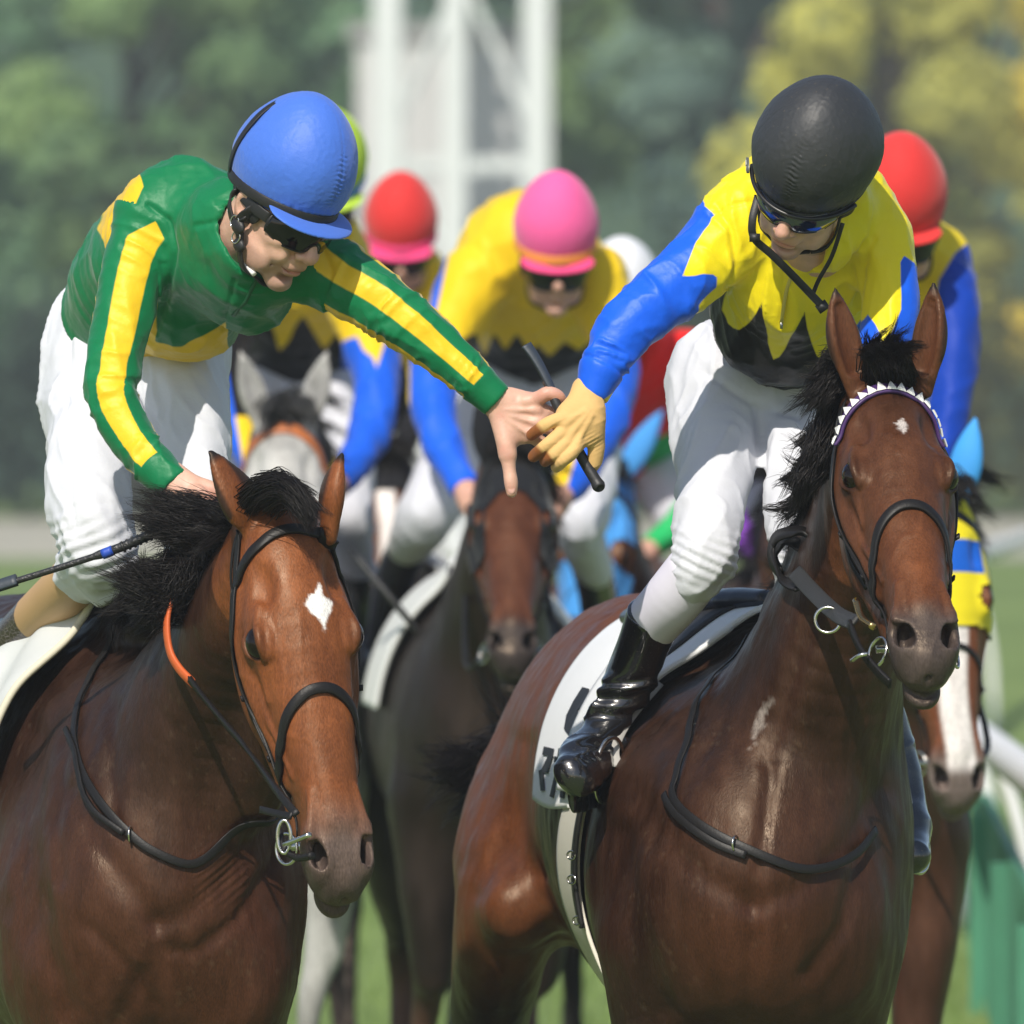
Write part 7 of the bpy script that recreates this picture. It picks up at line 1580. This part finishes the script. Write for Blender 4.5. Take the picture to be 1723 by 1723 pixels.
    bg_person('rider in a plain red cap behind the black helmet, yellow silks with dark blue sleeves', (1515, 384), 5.4, 0, 24, 0, red, red, None, silk('yellow and blue satin', (0.74, 0.56, 0.02), (0.010, 0.010, 0.012), (0.006, 0.045, 0.36), rough=0.5, sat=0.3),
        lambda px, V: {'m1': px[:, 0] * 0 - 1, 'm2': np.maximum(poly_sd(px, [(1608, 425), (1580, 470), (1562, 560), (1520, 640), (1500, 900), (1720, 900), (1720, 420), (1640, 400)]), poly_sd(px, [(1300, 420), (1400, 430), (1440, 620), (1400, 900), (1300, 900)])) * mm},
        [[(1420, 470, 5.6, 60, 60), (1390, 580, 5.5, 48, 50), (1400, 690, 5.4, 42, 42), (1450, 790, 5.3, 34, 34)], [(1575, 440, 5.6, 60, 60), (1602, 520, 5.5, 44, 50), (1603, 630, 5.45, 40, 42), (1588, 740, 5.4, 32, 34), (1555, 800, 5.35, 27, 27)]],
        [[(1460, 660, 5.9, 90, 90), (1410, 800, 5.6, 60, 60), (1390, 900, 5.5, 50, 50), (1380, 940, 5.5, 46, 46), (1360, 1040, 5.8, 36, 36), (1340, 1150, 6.0, 30, 30)], [(1550, 660, 5.9, 66, 80), (1570, 790, 5.7, 50, 56), (1560, 880, 5.7, 46, 50), (1560, 930, 5.7, 44, 46), (1560, 1040, 5.9, 36, 36), (1560, 1150, 6.1, 30, 30)]],
        [(1505, 660, 6.0, 100, 90), (1505, 570, 5.85, 108, 100), (1505, 480, 5.7, 112, 105), (1510, 430, 5.6, 95, 90)], [[(1365, 1020, 5.75, 38, 38), (1345, 1150, 6.0, 32, 34), (1335, 1220, 5.9, 32, 36)], [(1560, 1020, 5.85, 34, 34), (1560, 1150, 6.1, 30, 32), (1560, 1220, 6.0, 30, 32)]])
    # --- between: white cap, red silks, horse in a sky blue hood
    bg_horse('horse in a sky blue hood with blue ears, behind the handshake', (1010, 800), 10.4, 18, -14, -3, 1.0, (0.075, 0.03, 0.018), face=(0.12, 0.045, 0.02), hood=(silk('sky blue hood cloth', (0.07, 0.30, 0.70), (0.07, 0.30, 0.70), rough=0.7, sat=0.2), lambda L: (L[:, 0] > -60) & (L[:, 0] < 380) & (np.hypot(L[:, 0] - 204, np.abs(np.abs(L[:, 1]) - 92)) > 40), None), body_dx=60, swing=30, h=(0.008, 0.016), earlen=185, ear_dirs=((-1, 0), (3.2, 0)), cloth=False)
    c, y = (1046, 522), 11.2
    a, l, t, bo = std(c, y, 1.0, 20)
    bg_person('rider in a white cap and red silks with green sleeves, behind the blue sleeved arm', c, y, 0, 36, 0, white, white, None, silk('red white and green satin', (0.78, 0.02, 0.018), (0.02, 0.42, 0.12), (0.7, 0.7, 0.74), rough=0.5, sat=0.3),
        lambda px, V: {'m1': np.maximum(poly_sd(px, [(1095, 740), (1240, 690), (1240, 1000), (1040, 1000)]), poly_sd(px, [(850, 760), (950, 760), (990, 1000), (850, 1000)])) * mm, 'm2': poly_sd(px, [(900, 500), (960, 560), (955, 700), (900, 760)]) * mm}, a, l, t, bo)
    # --- hidden behind the right front rider: purple silks
    bg_horse('brown horse mostly hidden behind the dark bay in front', (1345, 800), 9.4, 20, 6, 0, 1.0, (0.07, 0.03, 0.018), body_dx=-10, swing=10, h=(0.009, 0.017), cloth=False)
    c, y = (1335, 520), 10.0
    a, l, t, bo = std(c, y, 0.9, -20)
    bg_person('rider in purple silks glimpsed between the legs of the front rider in yellow', c, y, 0, 30, 0, white, white, None, silk('purple satin', (0.20, 0.05, 0.42), rough=0.5, sat=0.3), lambda px, V: {}, a, l, t, bo)

def haze():
    m = bpy.data.materials.new('haze'); m.use_nodes = True; nt = m.node_tree; nt.nodes.clear()
    v = nd(nt, 'ShaderNodeVolumePrincipled'); v.inputs['Color'].default_value = (0.86, 0.92, 0.94, 1); v.inputs['Density'].default_value = 0.0013; v.inputs['Anisotropy'].default_value = 0.2
    o = nd(nt, 'ShaderNodeOutputMaterial'); nt.links.new(v.outputs[0], o.inputs['Volume'])
    V, F = box((0, 205, 22.5), (1500, 530, 49)); obj('haze', V, F, m, None, kind='stuff', smooth=False)

# ------------------------------------------------------------------ build
setting()
horse_A(); horse_B()
person_A(); person_B(); whips()
background()
haze()
